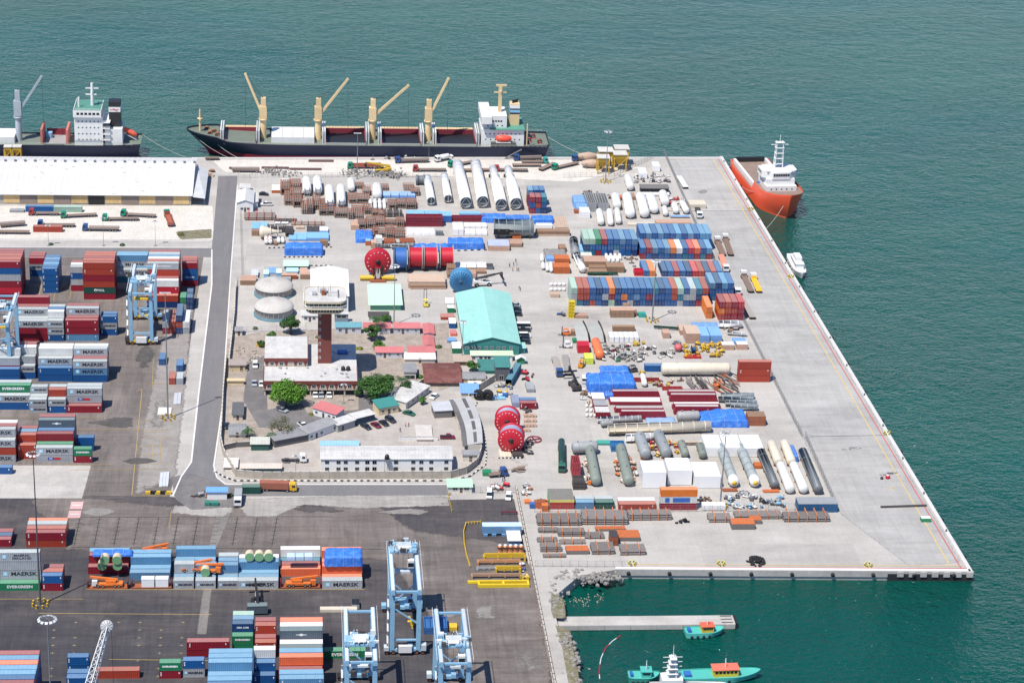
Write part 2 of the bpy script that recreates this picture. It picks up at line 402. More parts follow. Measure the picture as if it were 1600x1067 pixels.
for i in range(7): x = xr+4+(fl-xr-5)*i/6; struct(face('quay_corbel',paleconc,x-1,x+1,-.8,-.41,-1.6,.1))
for i in range(9):      # rubber fenders on the front face
	x = 4+(fl-10)*i/8.0; mb = MB(); mb.lathe([(.0,-.5),(.62,-.5),(.62,.25),(.3,.35),(0,.35)],14,(x,-.45,-1.0),'y')
	tag(mb.build('rubber_fender',dark_rub,None,a,fa),'black round rubber fender on the front face of the pier','fender','fenders along the front of the pier')
p0,p1 = G(1129,245.5),G(1520,893)
for i in range(16):
	t = (i+.6)/16; p = p0.lerp(p1,t)
	mb = MB(); mb.tube([(p.x+.5,p.y,-2.2),(p.x+.5,p.y,.1)],.55,10)
	tag(mb.build('rubber_fender',dark_rub),'black upright rubber fender on the long right side of the pier','fender','fenders along the right side of the pier')
bol = MB(); bol.lathe([(.35,0),(.35,.1),(.2,.16),(.18,.45),(.32,.52),(.3,.66),(0,.7)],12)
bolm = bol.mesh('bollard',paint((.07,.06,.055),.6))
for i in range(15):
	p = p0.lerp(p1,(i+.3)/15.3)
	tag(ob('mooring_bollard',bolm,None,(p.x-.9,p.y,.31)),'small dark mooring bollard on the right kerb of the pier','bollard','bollards along the right kerb of the pier')
ribbon('road_kerb',[(331,390),(331,445),(310,620),(299,722),(283,745),(270,775)],.5,0,white_k,0,.14)
ribbon('road_kerb',[(371,290),(361,420),(347,640),(334,728),(339,746),(353,757),(700,757)],.5,0,white_k,0,.14)
ribbon('gravel_yard_kerb',[(-260,374),(330,377)],.5,0,white_k,0,.2)
ribbon('gravel_yard_kerb',[(-260,385),(325,387)],.4,0,white_k,0,.15)
# painted lines on the yard
yl_m = paint((.38,.27,.10),.85,dirt=.7,scale=.8)
yl = lambda pts,w=.25,z=S*4: ribbon('yellow_yard_line',pts,w,z,yl_m)
for pts in ([(213,612),(222,608),(206,774)],[(224,657),(268,657)],[(220,680),(265,684)],[(217,697),(258,697)],[(216,710),(252,710)],[(206,775),(262,775)],
			[(240,684),(238,720)],[(252,684),(250,722)],[(60,465),(66,445)],[(83,470),(88,450)],[(108,470),(112,452)],[(100,727),(175,726)],[(110,734),(260,733)],
			[(110,671),(262,672)],[(0,653),(160,653)],[(225,675),(262,675)],[(220,725),(265,726)],[(240,560),(238,605)],[(225,600),(265,600)],[(268,797),(264,825)],
			[(135,921),(570,921)],[(0,936),(130,936)],[(60,958),(330,960)],[(170,1030),(330,1032)]): yl(pts)
for i in range(9):     # rows of small box-corner marks on the dark asphalt
	for k in range(8):
		x,y = 85+i*33.5-k*.8,972+k*12
		if 145 < x < 185 or x > 300 or (i*7+k*3) % 5 == 0: continue
		mb = MB(); p = G(x,y); mb.box(p.x-.6,p.x+.6,p.y-.09,p.y+.09,S*3,S*3+.002); mb.box(p.x-.09,p.x+.09,p.y-.5,p.y+.5,S*3+.003,S*3+.005); struct(mb.build('yellow_slot_mark',paint((.30,.24,.12),.8,dirt=.6)))
for i in range(11):    # dark slot lines with cross ticks
	x0 = 119+i*31.3; x1 = 117+i*31.3-1
	a,b = G(x0+6-i*.5,808),G(x1-i*.4,852)
	mb = MB(); mb.bar((a.x,a.y,S*4),(b.x,b.y,S*4),.3,.004)
	for k in range(7):
		p = a.lerp(b,(k+.5)/7); mb.box(p.x-.9,p.x+.9,p.y-.14,p.y+.14,S*4+.004,S*4+.006)
	struct(mb.build('dark_slot_line',drift))
ribbon('dark_yard_line',[(112,808),(520,807)],.25,S*4+.01,drift)
ribbon('dark_yard_line',[(112,855),(600,858)],.25,S*4+.01,drift)
# ------------------------------------------------------------------ shipping containers
CCOL = {'r': ('dark red',(.23,.008,.022)),'o': ('rust red',(.33,.04,.02)),'O': ('orange',(.62,.16,.02)),'c': ('coral orange',(.66,.13,.05)),
		'b': ('blue',(.004,.075,.24)),'n': ('navy blue',(.002,.032,.13)),'B': ('light blue',(.09,.23,.39)),'t': ('teal blue',(.004,.12,.20)),
		'g': ('light grey',(.33,.345,.36)),'G': ('slate grey',(.07,.095,.12)),'e': ('green',(.01,.16,.07)),'E': ('dark green',(.006,.06,.045)),
		'p': ('pale green',(.30,.42,.34)),'w': ('white',(.62,.62,.60)),'l': ('blue grey',(.085,.19,.32)),'s': ('bright red',(.42,.012,.03)),'y': ('yellow',(.6,.38,.03))}
def cont_paint(c): return paint(c,.5,0,.35,.10,.45)
_cm = {}
white_ink = paint((.75,.75,.73),.6,dirt=.1); black_ink = paint((.012,.012,.02),.6,dirt=0,var=0); sky_ink = paint((.30,.62,.80),.6,dirt=0,var=0); red_ink = paint((.5,.02,.02),.6,dirt=0)
steel_d = paint((.05,.05,.055),.5,.3)
def container_mesh(L,H,W=2.44):
	k = (L,H)
	if k in _cm: return _cm[k]
	b = MB(); fr = .07; H -= .08
	n = max(6,int(L/.55))
	for sy in (-1,1):       # corrugated long sides
		pr = []
		for i in range(n):
			x0 = -L/2+fr+(L-2*fr)*i/n; d = (L-2*fr)/n
			pr += [(x0,.0),(x0+d*.35,.0),(x0+d*.5,.05),(x0+d*.85,.05)]
		pr.append((L/2-fr,0))
		vs = [(x,sy*(W/2-.015-o),z) for z in (.14,H-.10) for x,o in pr]; q = len(pr)
		b.add(vs,[(i,i+1,q+i+1,q+i) if sy < 0 else (i+1,i,q+i,q+i+1) for i in range(q-1)])
	b.add([(-L/2+.05,-W/2+.05,.14),(-L/2+.05,W/2-.05,.14),(-L/2+.05,W/2-.05,H-.1),(-L/2+.05,-W/2+.05,H-.1)],[(3,2,1,0)])
	for sy in (-1,1):       # rails and corner posts, proud of the panels
		y0,y1 = sorted((sy*(W/2-.09),sy*W/2))
		b.box(-L/2+.13,L/2-.13,y0,y1,0.02,.16); b.box(-L/2+.13,L/2-.13,y0,y1,H-.12,H-.01)
		for sx in (-1,1):
			x0,x1 = sorted((sx*(L/2-.15),sx*L/2)); y2,y3 = sorted((sy*(W/2-.15),sy*(W/2+.006)))
			b.box(x0,x1,y2,y3,0,H)
	for sx in (-1,1):
		x0,x1 = sorted((sx*(L/2-.12),sx*(L/2-.005)))
		b.box(x0,x1,-W/2+.15,W/2-.15,.02,.15); b.box(x0,x1,-W/2+.15,W/2-.15,H-.13,H-.012)
	b.box(-L/2+.1,L/2-.1,-W/2+.1,W/2-.1,.05,.12)
	r = MB(); m2 = max(4,int(L/1.2))
	for i in range(m2):      # roof sheets with shallow ribs
		x0 = -L/2+.12+(L-.24)*i/m2; d = (L-.24)/m2
		r.box(x0,x0+d*.9,-W/2+.08,W/2-.08,H-.06,H-.02); r.box(x0+d*.9,x0+d,-W/2+.08,W/2-.08,H-.06,H-.045)
	d = MB()                 # one door leaf, hung on the +X end
	d.box(L/2-.06,L/2-.012,.02,W/2-.16,.16,H-.14)
	for y in (.3,.78):
		d.tube([(L/2+.01,y,.12),(L/2+.01,y,H-.12)],.028,5,1,False); d.box(L/2+.0,L/2+.04,y-.02,y+.26,1.1,1.2,1)
	_cm[k] = (b,r,d); return _cm[k]
_cmesh = {}
def cont_meshes(code,L,H):
	k = (code,L,H)
	if k not in _cmesh:
		b,r,d = container_mesh(L,H); col = CCOL[code][1]
		pale = tuple(min(.66,c*.9+f) for c,f in zip(col,(.10,.125,.105)))      # sun-bleached, dusty roof sheet
		_cmesh[k] = (b.mesh('container',cont_paint(col)),r.mesh('roof',paint(pale,.8,0,.3,.12,.6)),d.mesh('door',[cont_paint(col),paint((.35,.35,.35),.5,.2)]))
		for me in _cmesh[k]: me['shared'] = 1
	return _cmesh[k]
_lm = {}
def lettering(txt,size,mat,**kw):
	k = (txt,size,mat.name)
	if k not in _lm: _lm[k] = text_mesh(txt,size,mat,**kw)
	return _lm[k]
def star_mesh():
	if 'star' not in _lm:
		b = MB(); b.box(-.62,.62,-.02,0,-.62,.62,0)
		pts = []
		for i in range(14):
			a = math.pi/2+2*math.pi*i/14; rr = .5 if i % 2 == 0 else .2; pts.append((rr*math.cos(a),-.035,rr*math.sin(a)))
		b.add(pts+[(0,-.045,0)],[(14,i,(i+1) % 14) for i in range(14)],1)
		_lm['star'] = b.mesh('emblem',[sky_ink,white_ink])
	return _lm['star']
def add_logo(o,L,H,logo,W=2.44):
	y = -W/2-.004
	if logo == 'M':
		big = L > 8
		ob('emblem',star_mesh(),o,(-L*.36,y,H*.52)).scale = (1,1,1) if big else (.6,1,.6)
		ob('lettering',lettering('MAERSK',1.75 if big else .95,black_ink,bold=.03,sx=1.2),o,(L*.085,y,H*.5))
	elif logo == 'S':
		ob('emblem',star_mesh(),o,(-L*.36,y,H*.52)); ob('lettering',lettering('MAERSK\nSEALAND',.95,black_ink,bold=.012,sx=1.4),o,(L*.06,y,H*.5))
	elif logo == 'E': ob('lettering',lettering('EVERGREEN',1.25 if L > 8 else .7,white_ink,bold=.045,sx=1.15),o,(0,y,H*.52))
	elif logo == 'L':
		ob('lettering',lettering('MOL',1.25,white_ink,bold=.03,sx=1.2),o,(L*.04,y,H*.5))
		mb = MB(); mb.lathe([(.3,0),(.55,0),(.55,.03),(.3,.03)],14,(0,0,0),'y'); mb.build('emblem',white_ink,o,(-L*.12,y-.03,H*.5))
	elif logo == 'P':
		mb = MB(); mb.box(-2.2,-.1,-.02,0,-.42,.42,0); mb.add([(.0,-.02,-.42),(1.7,-.02,-.42),(2.3,-.02,0),(1.7,-.02,.42),(.0,-.02,.42)],[(0,1,2,3,4)],1)
		mb.build('emblem',[paint((.02,.05,.3),.6),red_ink],o,(0,y,H*.5)); ob('lettering',lettering('P&O',.6,white_ink,bold=.02),o,(-1.15,y-.025,H*.5))
	elif logo == 'X':
		mb = MB(); mb.add([(-1.0,-.01,0),(0,-.01,-.45),(1.0,-.01,0),(0,-.01,.45)],[(0,1,2,3)]); mb.box(-1.5,1.5,-.006,0,-.12,.12); mb.build('emblem',white_ink,o,(0,y,H*.5))
	elif logo == 'C':
		ob('lettering',lettering('CHINA SHIPPING' if L > 8 else 'CMA CGM',.8 if L > 8 else .75,white_ink,bold=.02),o,(0,y,H*.5))
	elif logo == 'd':    # small white data marks
		mb = MB()
		for k in range(3): mb.box(0,.34,-.004,0,H*.35+.45*k,H*.35+.3+.45*k)
		mb.build('data_plate',white_ink,o,(-L*.44,y,0)); mb = MB(); mb.box(0,.3,-.004,0,H*.6,H*.6+.55); mb.build('data_plate',white_ink,o,(L*.4,y,0))
TIER = ['bottom tier','second tier','third tier','fourth tier','fifth tier','sixth tier']
ORDW = ['first','second','third','fourth','fifth','sixth','seventh','eighth','ninth','tenth','eleventh','twelfth','thirteenth','fourteenth','fifteenth','sixteenth',
		'seventeenth','eighteenth','nineteenth','twentieth','twenty-first','twenty-second','twenty-third','twenty-fourth','twenty-fifth','twenty-sixth']
LOGOW = {'M': 'star-marked ','S': 'star-marked two-line ','E': 'white-lettered ','L': 'white-lettered ','P': 'emblem-marked ','X': 'diamond-marked ','C': 'white-lettered ','d': '','': ''}
NC = [0]
REST = {}
def rest(code,L,H,loc,rz=0):
	REST.setdefault((code),[]).append((L,H,loc,rz))
def container(code,L,H,loc,rz,label,group='shipping containers',logo='',doors=True):
	b,r,d = cont_meshes(code,L,H)
	o = ob('shipping_container',b,None,loc,rz); tag(o,label,'container',group)
	ob('roof',r,o)
	if doors:
		ob('door',d,o); q = ob('door',d,o); q.scale = (1,-1,1)
	if logo: add_logo(o,L,H,logo)
	NC[0] += 1
	return o
def tname(t,n): return 'only tier' if n == 1 else ('top tier' if t == n-1 else TIER[t])
def stack(px,py,L,rows,where,z=0,gap=.12,H=None,group=None,right_edge=False,jit=.10):
	"""a block of containers, long sides to the camera. (px,py): front left foot in the photograph.
	rows: front to back; each a string bottom to top: colour letter, then an optional logo mark after '.' e.g. 'r b.M g'"""
	p = G(px,py,z); x = p.x+(-L/2 if right_edge else L/2)
	for ri,row in enumerate(rows):
		if not row: continue
		its = row.split(); zz = z
		for t,it in enumerate(its):
			c,lg = (it.split('.')+[''])[:2]
			hh = 2.9 if 'h' in lg or c == 'g' else 2.59
			if H: hh = H
			lg = lg.replace('h','')
			front = len(rows[ri-1].split()) if ri else 0
			if c != '_' and (t < len(its)-1 and t < front or ri >= 1 and len(its) <= front): rest(c,L,hh,(x,p.y+1.22+ri*(2.44+gap),zz))
			elif c != '_':
				rw = 'front row' if ri == 0 else ('%s row back' % ORDW[ri])
				if len(rows) == 1: rw = 'single row'
				lab = '%s%s container, %s, %s, %s' % (LOGOW[lg],CCOL[c][0],tname(t,len(its)),rw,where)
				container(c,L,hh,(x+random.uniform(-jit,jit),p.y+1.22+ri*(2.44+gap)+random.uniform(-.04,.04),zz),random.choice((0,math.pi)) if not lg else 0,lab,group or 'containers in the yard',lg)
			zz += hh
def finish_rest():
	"""the containers buried inside the blocks, of which only end slivers show"""
	mb = MB(); codes = sorted(REST)
	for mi,c in enumerate(codes):
		for L,H,(x,y,z),rz in REST[c]:
			if rz: mb.box(x-L/2+.02,x+L/2-.02,y-rz/2,y+rz/2,z+.03,z+H-.02,mi); continue
			mb.box(x-L/2+.02,x+L/2-.02,y-1.2,y+1.2,z+.03,z+H-.02,mi)
			mb.box(x-L/2+.1,x+L/2-.1,y-1.14,y+1.14,z+H-.05,z+H-.008,mi+len(codes))
			for sy in (-1,1):
				a,b = sorted((y+sy*1.06,y+sy*1.22)); mb.box(x+L/2-.14,x+L/2+.004,a,b,z,z+H-.004,mi)
	struct(mb.build('buried_containers',[cont_paint(CCOL[c][1]) for c in codes]+[paint(tuple(min(.66,v*.9+f) for v,f in zip(CCOL[c][1],(.10,.125,.105))),.8,0,.3,.12,.6) for c in codes]),'stuff')
def endstack(px,py,L,cols,where,z=0,H=2.59,W=2.56,group=None,yback=0,hide=0):
	"""a block of containers with their door ends to the camera; cols left to right, each bottom to top"""
	p = G(px,py,z)
	for ci,col in enumerate(cols):
		for t,c in enumerate(col):
			if c == '_': continue
			if hide > t: rest(c,W-.12,H,(p.x+1.22+ci*W,p.y+L/2+yback,z+t*H),L); continue
			lab = '%s container, %s, %s column from left, %s' % (CCOL[c][0],tname(t,len(col)),ORDW[ci],where)
			container(c,L,H,(p.x+1.22+ci*W+random.uniform(-.03,.03),p.y+L/2+yback+random.uniform(-.15,.15),z+t*H),-math.pi/2,lab,group or 'containers in the yard')
# ------------------------------------------------------------------ container blocks
F,T = 12.19,6.06
LY = 'containers in the left yard'
def ly(*a,**k): stack(*a,group=LY,**k)
ly(34,468,F,['r s r.d g b r.d','r r o g r o','o r r b r r','r o r r r o','r r o r r r','o r r r o r'],'far left red block',right_edge=True)
ly(67,458,T,['b.d b.d b.d b.d','b b b b','b b b B','b b b b','b b b l','b b b b'],'all-blue short stack')
ly(47,441,T,['g b.d g.M r','g b g r','r b b r'],'stack behind all-blue stack',H=2.59)
ly(111,455,T,['r g b.d g','o g g w','r o g r'],'stack left of tall red tower',H=2.59)
ly(131,468,F,['r E.L o r o.d o','o r r o r o','r o r r o r','r r o o r o','o r r r o o'],'tall red tower block')
ly(183,452,F,['g t g.M','b g b g.M B','b b g B B'],'star-marked block behind gantry')
ly(229.5,481,F,['n o','n r s.d w','r o w r','r r o r.d o g.C','o r r o r o','r r o g r w','o r r r o l','r o r r o g','r r r o o r'],'block right of gantry',H=2.62)
ly(285,447,T,['r b.C b r','r n b r','r r n o'],'short stack beside road',H=2.5)
endstack(254,522,F,['rg','oo','non','gw'],'end-on group beside road',group=LY,H=2.59)
endstack(280.5,490,T,['ge','nn'],'green-topped pair beside road',group=LY,yback=4)
endstack(292,478,T,['nn'],'navy pair by kerb',group=LY,yback=0)
ly(23.5,533,F,['r r g.M','r r g','n r r g.M','r g r r','o r b g r'],'second rank behind left crane',H=2.75)
ly(75,533,T,['b.d g.M g.M','b g g w','g b g b','g b l g'],'short second-rank stack')
ly(103,533,F,['B.d r.d r.d','r o r','b r o g.M','r r g r'],'second-rank stack with star top',H=2.85)
ly(158,524,T,['b.d g.M b.d','b b b'],'blue-grey stack left of gantry',H=2.6)
ly(31,597,F,['b b','g r g','b g g w'],'third rank behind left crane',right_edge=True)
ly(29,592,T,['b g.M','g b g','b r g w','g o w r'],'short third-rank stack',H=2.6)
ly(60,596,F,['b b.d','b b g.M','r b r w','g r g w'],'third-rank stack over blue',H=2.7)
ly(114.5,597,F,['b l.M g.M','g b r','g r g g.M','b g r w'],'third-rank right stack',H=2.75)
ly(-7,640,F,['b.d g.M','b g e.E','r b g'],'fourth-rank green-topped stack',H=2.75)
ly(46,645,T,['g.M g.M','g g','b g g.M'],'fourth-rank short grey stack',H=2.6)
ly(76,645,T,['b.d g.M','r g o','b b g'],'fourth-rank short blue stack',H=2.6)
ly(104,645,F,['r.d','r g.P g.M','b g g'],'fourth-rank right stack',H=2.75)
ly(25,722,F,['g.M o g.M','r g r g.M','g o g r','b r w w'],'fifth rank at left edge',right_edge=True,H=2.75)
ly(28,717,T,['o o.d','r l o','o r l','r o r'],'fifth-rank short red stack')
ly(56.5,722,F,['g.P g.M','e e','r r r','b o b','r r r G.Xh','r o r r'],'fifth-rank stack with emblem',H=2.72)
ly(115,723,T,['r.d e.E'],'fifth-rank green-over-red pair'); ly(119,705,T,['b b'],'blue pair behind green container')
ly(19,741,F,['b.d'],'blue one at left edge',right_edge=True)
ly(41,855,F,['o.d r.d','r o','r g','o c'],'red block by pale patch')
ly(18,854,T,['r.d','n','r'],'short red at left edge',right_edge=True)
ly(-1,923,F,['e.E','g.h g.Mh g.h g.Sh'],'lettered stack by tall mast')
ly(66,923,T,['r.d b.d','r o','o r'],'short stack by tall mast')
q = G(62,1021,13.2)
for i,cc in enumerate('rBcBBbr'):
	for t in range(5):
		loc = (q.x-F/2+random.uniform(-.1,.1),q.y+1.2-i*2.58,t*2.62)
		if t == 4: container(cc,F,2.62,loc,0,'%s container, %s, %s row from back, corner block beside lamp mast' % (CCOL[cc][0],tname(t,5),ORDW[i]),LY)
		else: rest(random.choice('bnrb'),F,2.62,loc)
ly(106,1051,T,['b.d b.d'],'blue pair behind lattice boom'); ly(104,1084,T,['b.d b.d','b b'],'blue block at bottom edge')
ly(150,1060,F,['o'],'rust-red one behind lattice boom')
# block in the middle of the dark yard
MY = 'containers in the lower yard block'
def my(*a,**k): stack(*a,group=MY,**k)
my(292,1027,F,['r r.d'],'dark red pair at block corner')
my(363,1018,T,['e e.E','b b n.C','n b l','e b p'],'navy and green short stack',H=2.6)
my(398,1028,T,['r o.d','o r','r r o.d','r o r'],'short rust-red stack',H=2.6)
my(396,1080,T,['b b.d','b b b.d','b b B w'],'short blue stack below',H=2.6)
my(436,1112,F,['b b b B.d','b b b B'],'big blue front stack',H=2.65)
my(436,1085,F,['r r r.d','r b r c','r b b B'],'dark red middle stack',H=2.65)
my(437,1052,F,['r r G.X','b G w','r r r G.X','r o r w','o r r c','r r s','o r o','r c'],'slate-topped long stack',H=2.75)
my(249,1060,T,['r.d e.E'],'green-over-red short pair'); my(285.5,1058,T,['g.M b.d'],'blue-over-grey short pair')
my(324,1110,F,['b b b','b b B.d','b b B','B b b B','b b b B','b b B B'],'light-blue roofed block',H=2.7)
my(506,1029,F,['e.E'],'green one behind crane')
# blocks on the pier
PC = 'containers standing end-on on the pier'
def pc(*a,**k): endstack(*a,group=PC,**k)
pc(911,400,F,['tnp','tbp','rbe','bbr','nbb','gtb','bbl','bbb','nbl'],'far block by white tanks',hide=1)
pc(999,391,F,['bbb','bnl','bbb','bbl','tbb','bbb','btB','bbb','bbB','bbb','tbB','bbB'],'far block, back rank',hide=2)
pc(1000,405,F,['rb','br','nl','bb','bl','nO','bw','tb','bs','rc','tb','rB'],'far block, front rank')
pc(1005,432,F,['b','O','_','n','b','r','b','n','s','o','n','o','b'],'middle single-height row')
top = 'pOobllOlbblBblbBoptlbc'
LR = ['pgp','too','noo','obb','bbn','ngb','prO','nbn','bOb','gbb','nlb','bbb','nrb','nbt','nbn','bbb','boo','gtp','bgb','ngg','rnt','gbo']
pc(891.5,478,F,LR,'long three-high row',W=2.52)
pc(1107,470,F,['bbl','tbn','bbB','nbb'],'blue end of long row',W=2.52)
pc(1122,500,T*1.5,['oOr','roo','ror','rrs'],'red block near fence'); pc(1103,498,F,['OO'],'orange stack near fence',H=2.5); pc(1152,499,T,['r'],'small red one near fence',yback=-1)
pc(827,334,T,['rbr','bor','nbt'],'small mixed block by white tubes'); pc(826,331,T,['rol','nbb','rtb'],'mixed block, back rank',yback=7,hide=2)
stack(1152,597,F,['o o.d o'],'rust-red stack by pier fence',group='containers on the pier',H=2.75)
# ------------------------------------------------------------------ builders for cargo, vehicles, buildings
FR = {'A': (350,250,5.3333),'B': (600,250,5.3333),'C': (830,340,4),'D': (840,480,4),'E': (840,620,3.2),'F': (880,200,4),'G': (560,90,4),'H': (280,90,4),
	  'I': (340,400,5.3333),'J': (560,380,5.3333),'K': (330,560,5.3333),'L': (560,560,5.3333),'M': (700,720,5.335),'N': (300,720,4),'O': (0,90,4),'P': (0,350,4),
	  'Q': (0,800,4),'R': (0,600,4),'T': (800,800,3.636),'U': (1160,560,2.9636),'V': (500,820,4.319),'W': (1130,220,4.85),'Z': (0,0,1)}
def zp(f,x,y):
	a,b,s = FR[f]; return a+x/s,b+y/s
def zg(f,x,y,z=0): return G(*zp(f,x,y),z)
def fit(f,x0,x1,yb,yf,yt,dmin=.5,hmin=.3):
	"""box on the ground from its front-bottom, front-top and back-top edges in the photograph: left, front, width, depth, height"""
	(a,b),(c,_) = zp(f,x0,yb),zp(f,x1,yb)
	p,q = G(a,b),G(c,b); h = max(hmin,HGT(a,b,zp(f,x0,yf)[1]))
	d = max(dmin,G(a,zp(f,x0,yt)[1],h).y-p.y)
	return p.x,p.y,q.x-p.x,d,h
wood_m = paint((.27,.165,.105),.85,dirt=.5,var=.18,scale=1.2); ply_m = paint((.46,.29,.21),.85,dirt=.4,var=.15,scale=.8); pine_m = paint((.50,.37,.28),.85,dirt=.35,var=.12,scale=.8)
rust_m = paint((.30,.085,.035),.85,dirt=.5,var=.15,scale=.8); rusto_m = paint((.45,.12,.035),.8,dirt=.45,var=.15,scale=.8); steel_m = paint((.25,.24,.235),.5,.4,.4,.15,.8)
dsteel_m = paint((.085,.075,.072),.6,.3,.4,.15,.8); black_m = paint((.015,.015,.017),.5,dirt=.3); tyre_m = paint((.014,.014,.015),.8,dirt=.3); white_m = paint((.70,.69,.66),.5,dirt=.22,var=.05)
cream_m = paint((.62,.55,.43),.5,dirt=.25,var=.06); grey_m = paint((.30,.31,.315),.55,dirt=.35,var=.1); dgrey_m = paint((.14,.155,.165),.5,dirt=.3,var=.08); glass_m = paint((.012,.02,.028),.12,dirt=.05,var=.05)
red_m = paint((.47,.012,.028),.45,dirt=.18,var=.05); yel_m = paint((.62,.40,.03),.5,dirt=.3,var=.08); blue_m = paint((.03,.12,.38),.55,dirt=.25,var=.08); green_m = paint((.02,.22,.09),.5,dirt=.3,var=.1)
orange_m = paint((.68,.17,.03),.5,dirt=.25,var=.08); skyb_m = paint((.22,.44,.62),.5,dirt=.2,var=.04); maroon_m = paint((.19,.018,.035),.55,dirt=.35,var=.1); pipe_m = paint((.24,.19,.165),.75,dirt=.55,var=.2,scale=1.5)
wrap_m = paint((.76,.755,.75),.35,dirt=.12,var=.03,scale=.6); bluebox_m = paint((.17,.33,.62),.6,dirt=.25,var=.08)
def tarp_material():
	m,nt,b = _nt('blue_tarpaulin')
	tc = _n(nt,'ShaderNodeTexCoord'); n = _noise(nt,.45,6,.65,vec=_world(nt)); r = _ramp(nt,n.outputs[0],[(.35,(.03,.15,.55)),(.55,(.05,.20,.66)),(.72,(.14,.32,.76))])
	nt.links.new(r.outputs[0],b.inputs['Base Color']); b.inputs['Roughness'].default_value = .42
	n2 = _noise(nt,1.1,5,.7,vec=_world(nt),stretch=(1,1,.4)); _bump(nt,b,n2.outputs[0],.9,.5)
	return m
tarp_m = tarp_material()

def crate(f,x0,x1,yb,yf,yt,label,mat=None,lid=None,cat='crate',group='packing crates in the yard',name='packing_crate',batten=True,body='side_board'):
	x,y,w_,d,h = fit(f,x0,x1,yb,yf,yt)
	mat = mat or ply_m
	t = thing(name,label,cat,(x+w_/2,y+d/2,0),random.uniform(-.015,.015),group)
	mb = MB(); mb.box(-w_/2,w_/2,-d/2,d/2,.12,h-.05); mb.build(body,mat,t)
	mb = MB(); n = max(2,int(w_/1.1))
	for i in range(n): mb.box(-w_/2-.03+(w_+.06)*i/n+.01,-w_/2-.03+(w_+.06)*(i+1)/n-.015,-d/2-.03,d/2+.03,h-.05,h)
	mb.build('lid',lid or mat,t)
	mb = MB()
	for k in (-.42,0,.42): mb.box(w_*k-.09,w_*k+.09,-d/2+.05,d/2-.05,0,.12)
	if batten:
		nb = max(2,int(w_/1.6))
		for i in range(nb+1):
			xx = -w_/2+.06+(w_-.12)*i/nb; mb.box(xx-.06,xx+.06,-d/2-.05,-d/2,.12,h-.05)
		for sx in (-1,1):
			for i in range(max(1,int(d/1.6))+1):
				yy = -d/2+.08+(d-.16)*i/max(1,int(d/1.6)); a,b = sorted((sx*w_/2,sx*(w_/2+.05))); mb.box(a,b,yy-.06,yy+.06,.12,h-.05)
		mb.box(-w_/2-.05,w_/2+.05,-d/2-.055,-d/2-.005,h*.47,h*.47+.12)
	mb.build('batten',mat,t)
	return t
def rack(f,x0,x1,yb,yf,yt,label,along='y',col=None,frame=None,group='racks of steel pipes in the yard',straps=True,gaps=0,dmax=None):
	"""pipes bundled in a steel rack; along: the way the pipes run"""
	x,y,w_,d,h = fit(f,x0,x1,yb,yf,yt)
	if dmax: d = min(d,dmax)
	t = thing('pipe_rack',label,'pipe rack',(x+w_/2,y+d/2,0),random.uniform(-.02,.02),group)
	r = min(.34,max(.14,w_/14 if along == 'y' else d/14,h/8)); base = .2
	mb = MB(); across = (w_ if along == 'y' else d)-.2; ln = (d if along == 'y' else w_)
	nx = max(2,int(across/(2.05*r))); nz = max(1,int((h-base)/(2.4*r)))
	for k in range(nz):
		for i in range(nx):
			a = -across/2+across*(i+.5)/nx; z = base+r+k*2.4*r; e = random.uniform(-.25,.25)
			q0,q1 = ((a,-ln/2+e*.5,z),(a,ln/2+e,z)) if along == 'y' else ((-ln/2+e,a,z),(ln/2+e*.5,a,z))
			if 0 < k < nz-1 and 0 < i < nx-1 and nx > 3: continue
			mb.tube([q0,q1],r*.96,6,0,True,False)
	mb.build('pipe_bundle',col or pipe_m,t)
	if straps:
		ns = max(2,int(ln/2.7))
		for i in range(ns):
			s = -ln/2+ln*(i+.5)/ns; mb = MB(); g = frame or rusto_m; a = across/2+.1
			if along == 'y':
				mb.box(-a-.08,a+.08,s-.1,s+.1,.0,base); mb.box(-a-.1,-a+.06,s-.1,s+.1,base,h+.25); mb.box(a-.06,a+.1,s-.1,s+.1,base,h+.25); mb.box(-a+.06,a-.06,s-.1,s+.1,h+.02,h+.16)
			else:
				mb.box(s-.1,s+.1,-a-.08,a+.08,.0,base); mb.box(s-.1,s+.1,-a-.1,-a+.06,base,h+.25); mb.box(s-.1,s+.1,a-.06,a+.1,base,h+.25); mb.box(s-.1,s+.1,-a+.06,a-.06,h+.02,h+.16)
			mb.build('rack_frame',g,t)
	return t
def planks(f,x0,x1,yb,yf,yt,label,along='x',mat=None,group='stacks of sawn timber'):
	"""stack of timber baulks with stickers between the layers"""
	x,y,w_,d,h = fit(f,x0,x1,yb,yf,yt)
	t = thing('timber_stack',label,'timber stack',(x+w_/2,y+d/2,0),random.uniform(-.015,.015),group)
	nz = max(1,int(h/.75)); n = max(2,int((d if along == 'x' else w_)/.9))
	for k in range(nz):
		mb = MB(); z0,z1 = k*h/nz+.12,(k+1)*h/nz-.02
		for i in range(n):
			e = random.uniform(-.2,.2)
			if along == 'x': mb.box(-w_/2+e,w_/2+e,-d/2+d*i/n+.03,-d/2+d*(i+1)/n-.03,z0,z1-random.uniform(0,.06))
			else: mb.box(-w_/2+w_*i/n+.03,-w_/2+w_*(i+1)/n-.03,-d/2+e,d/2+e,z0,z1-random.uniform(0,.06))
		mb.build('baulk_layer',mat or random.choice((pine_m,ply_m,wood_m)),t)
		mb = MB()
		for s in (-.38,0,.38):
			if along == 'x': mb.box(w_*s-.08,w_*s+.08,-d/2,d/2,k*h/nz,z0)
			else: mb.box(-w_/2,w_/2,d*s-.08,d*s+.08,k*h/nz,z0)
		mb.build('sticker',wood_m,t)
	return t
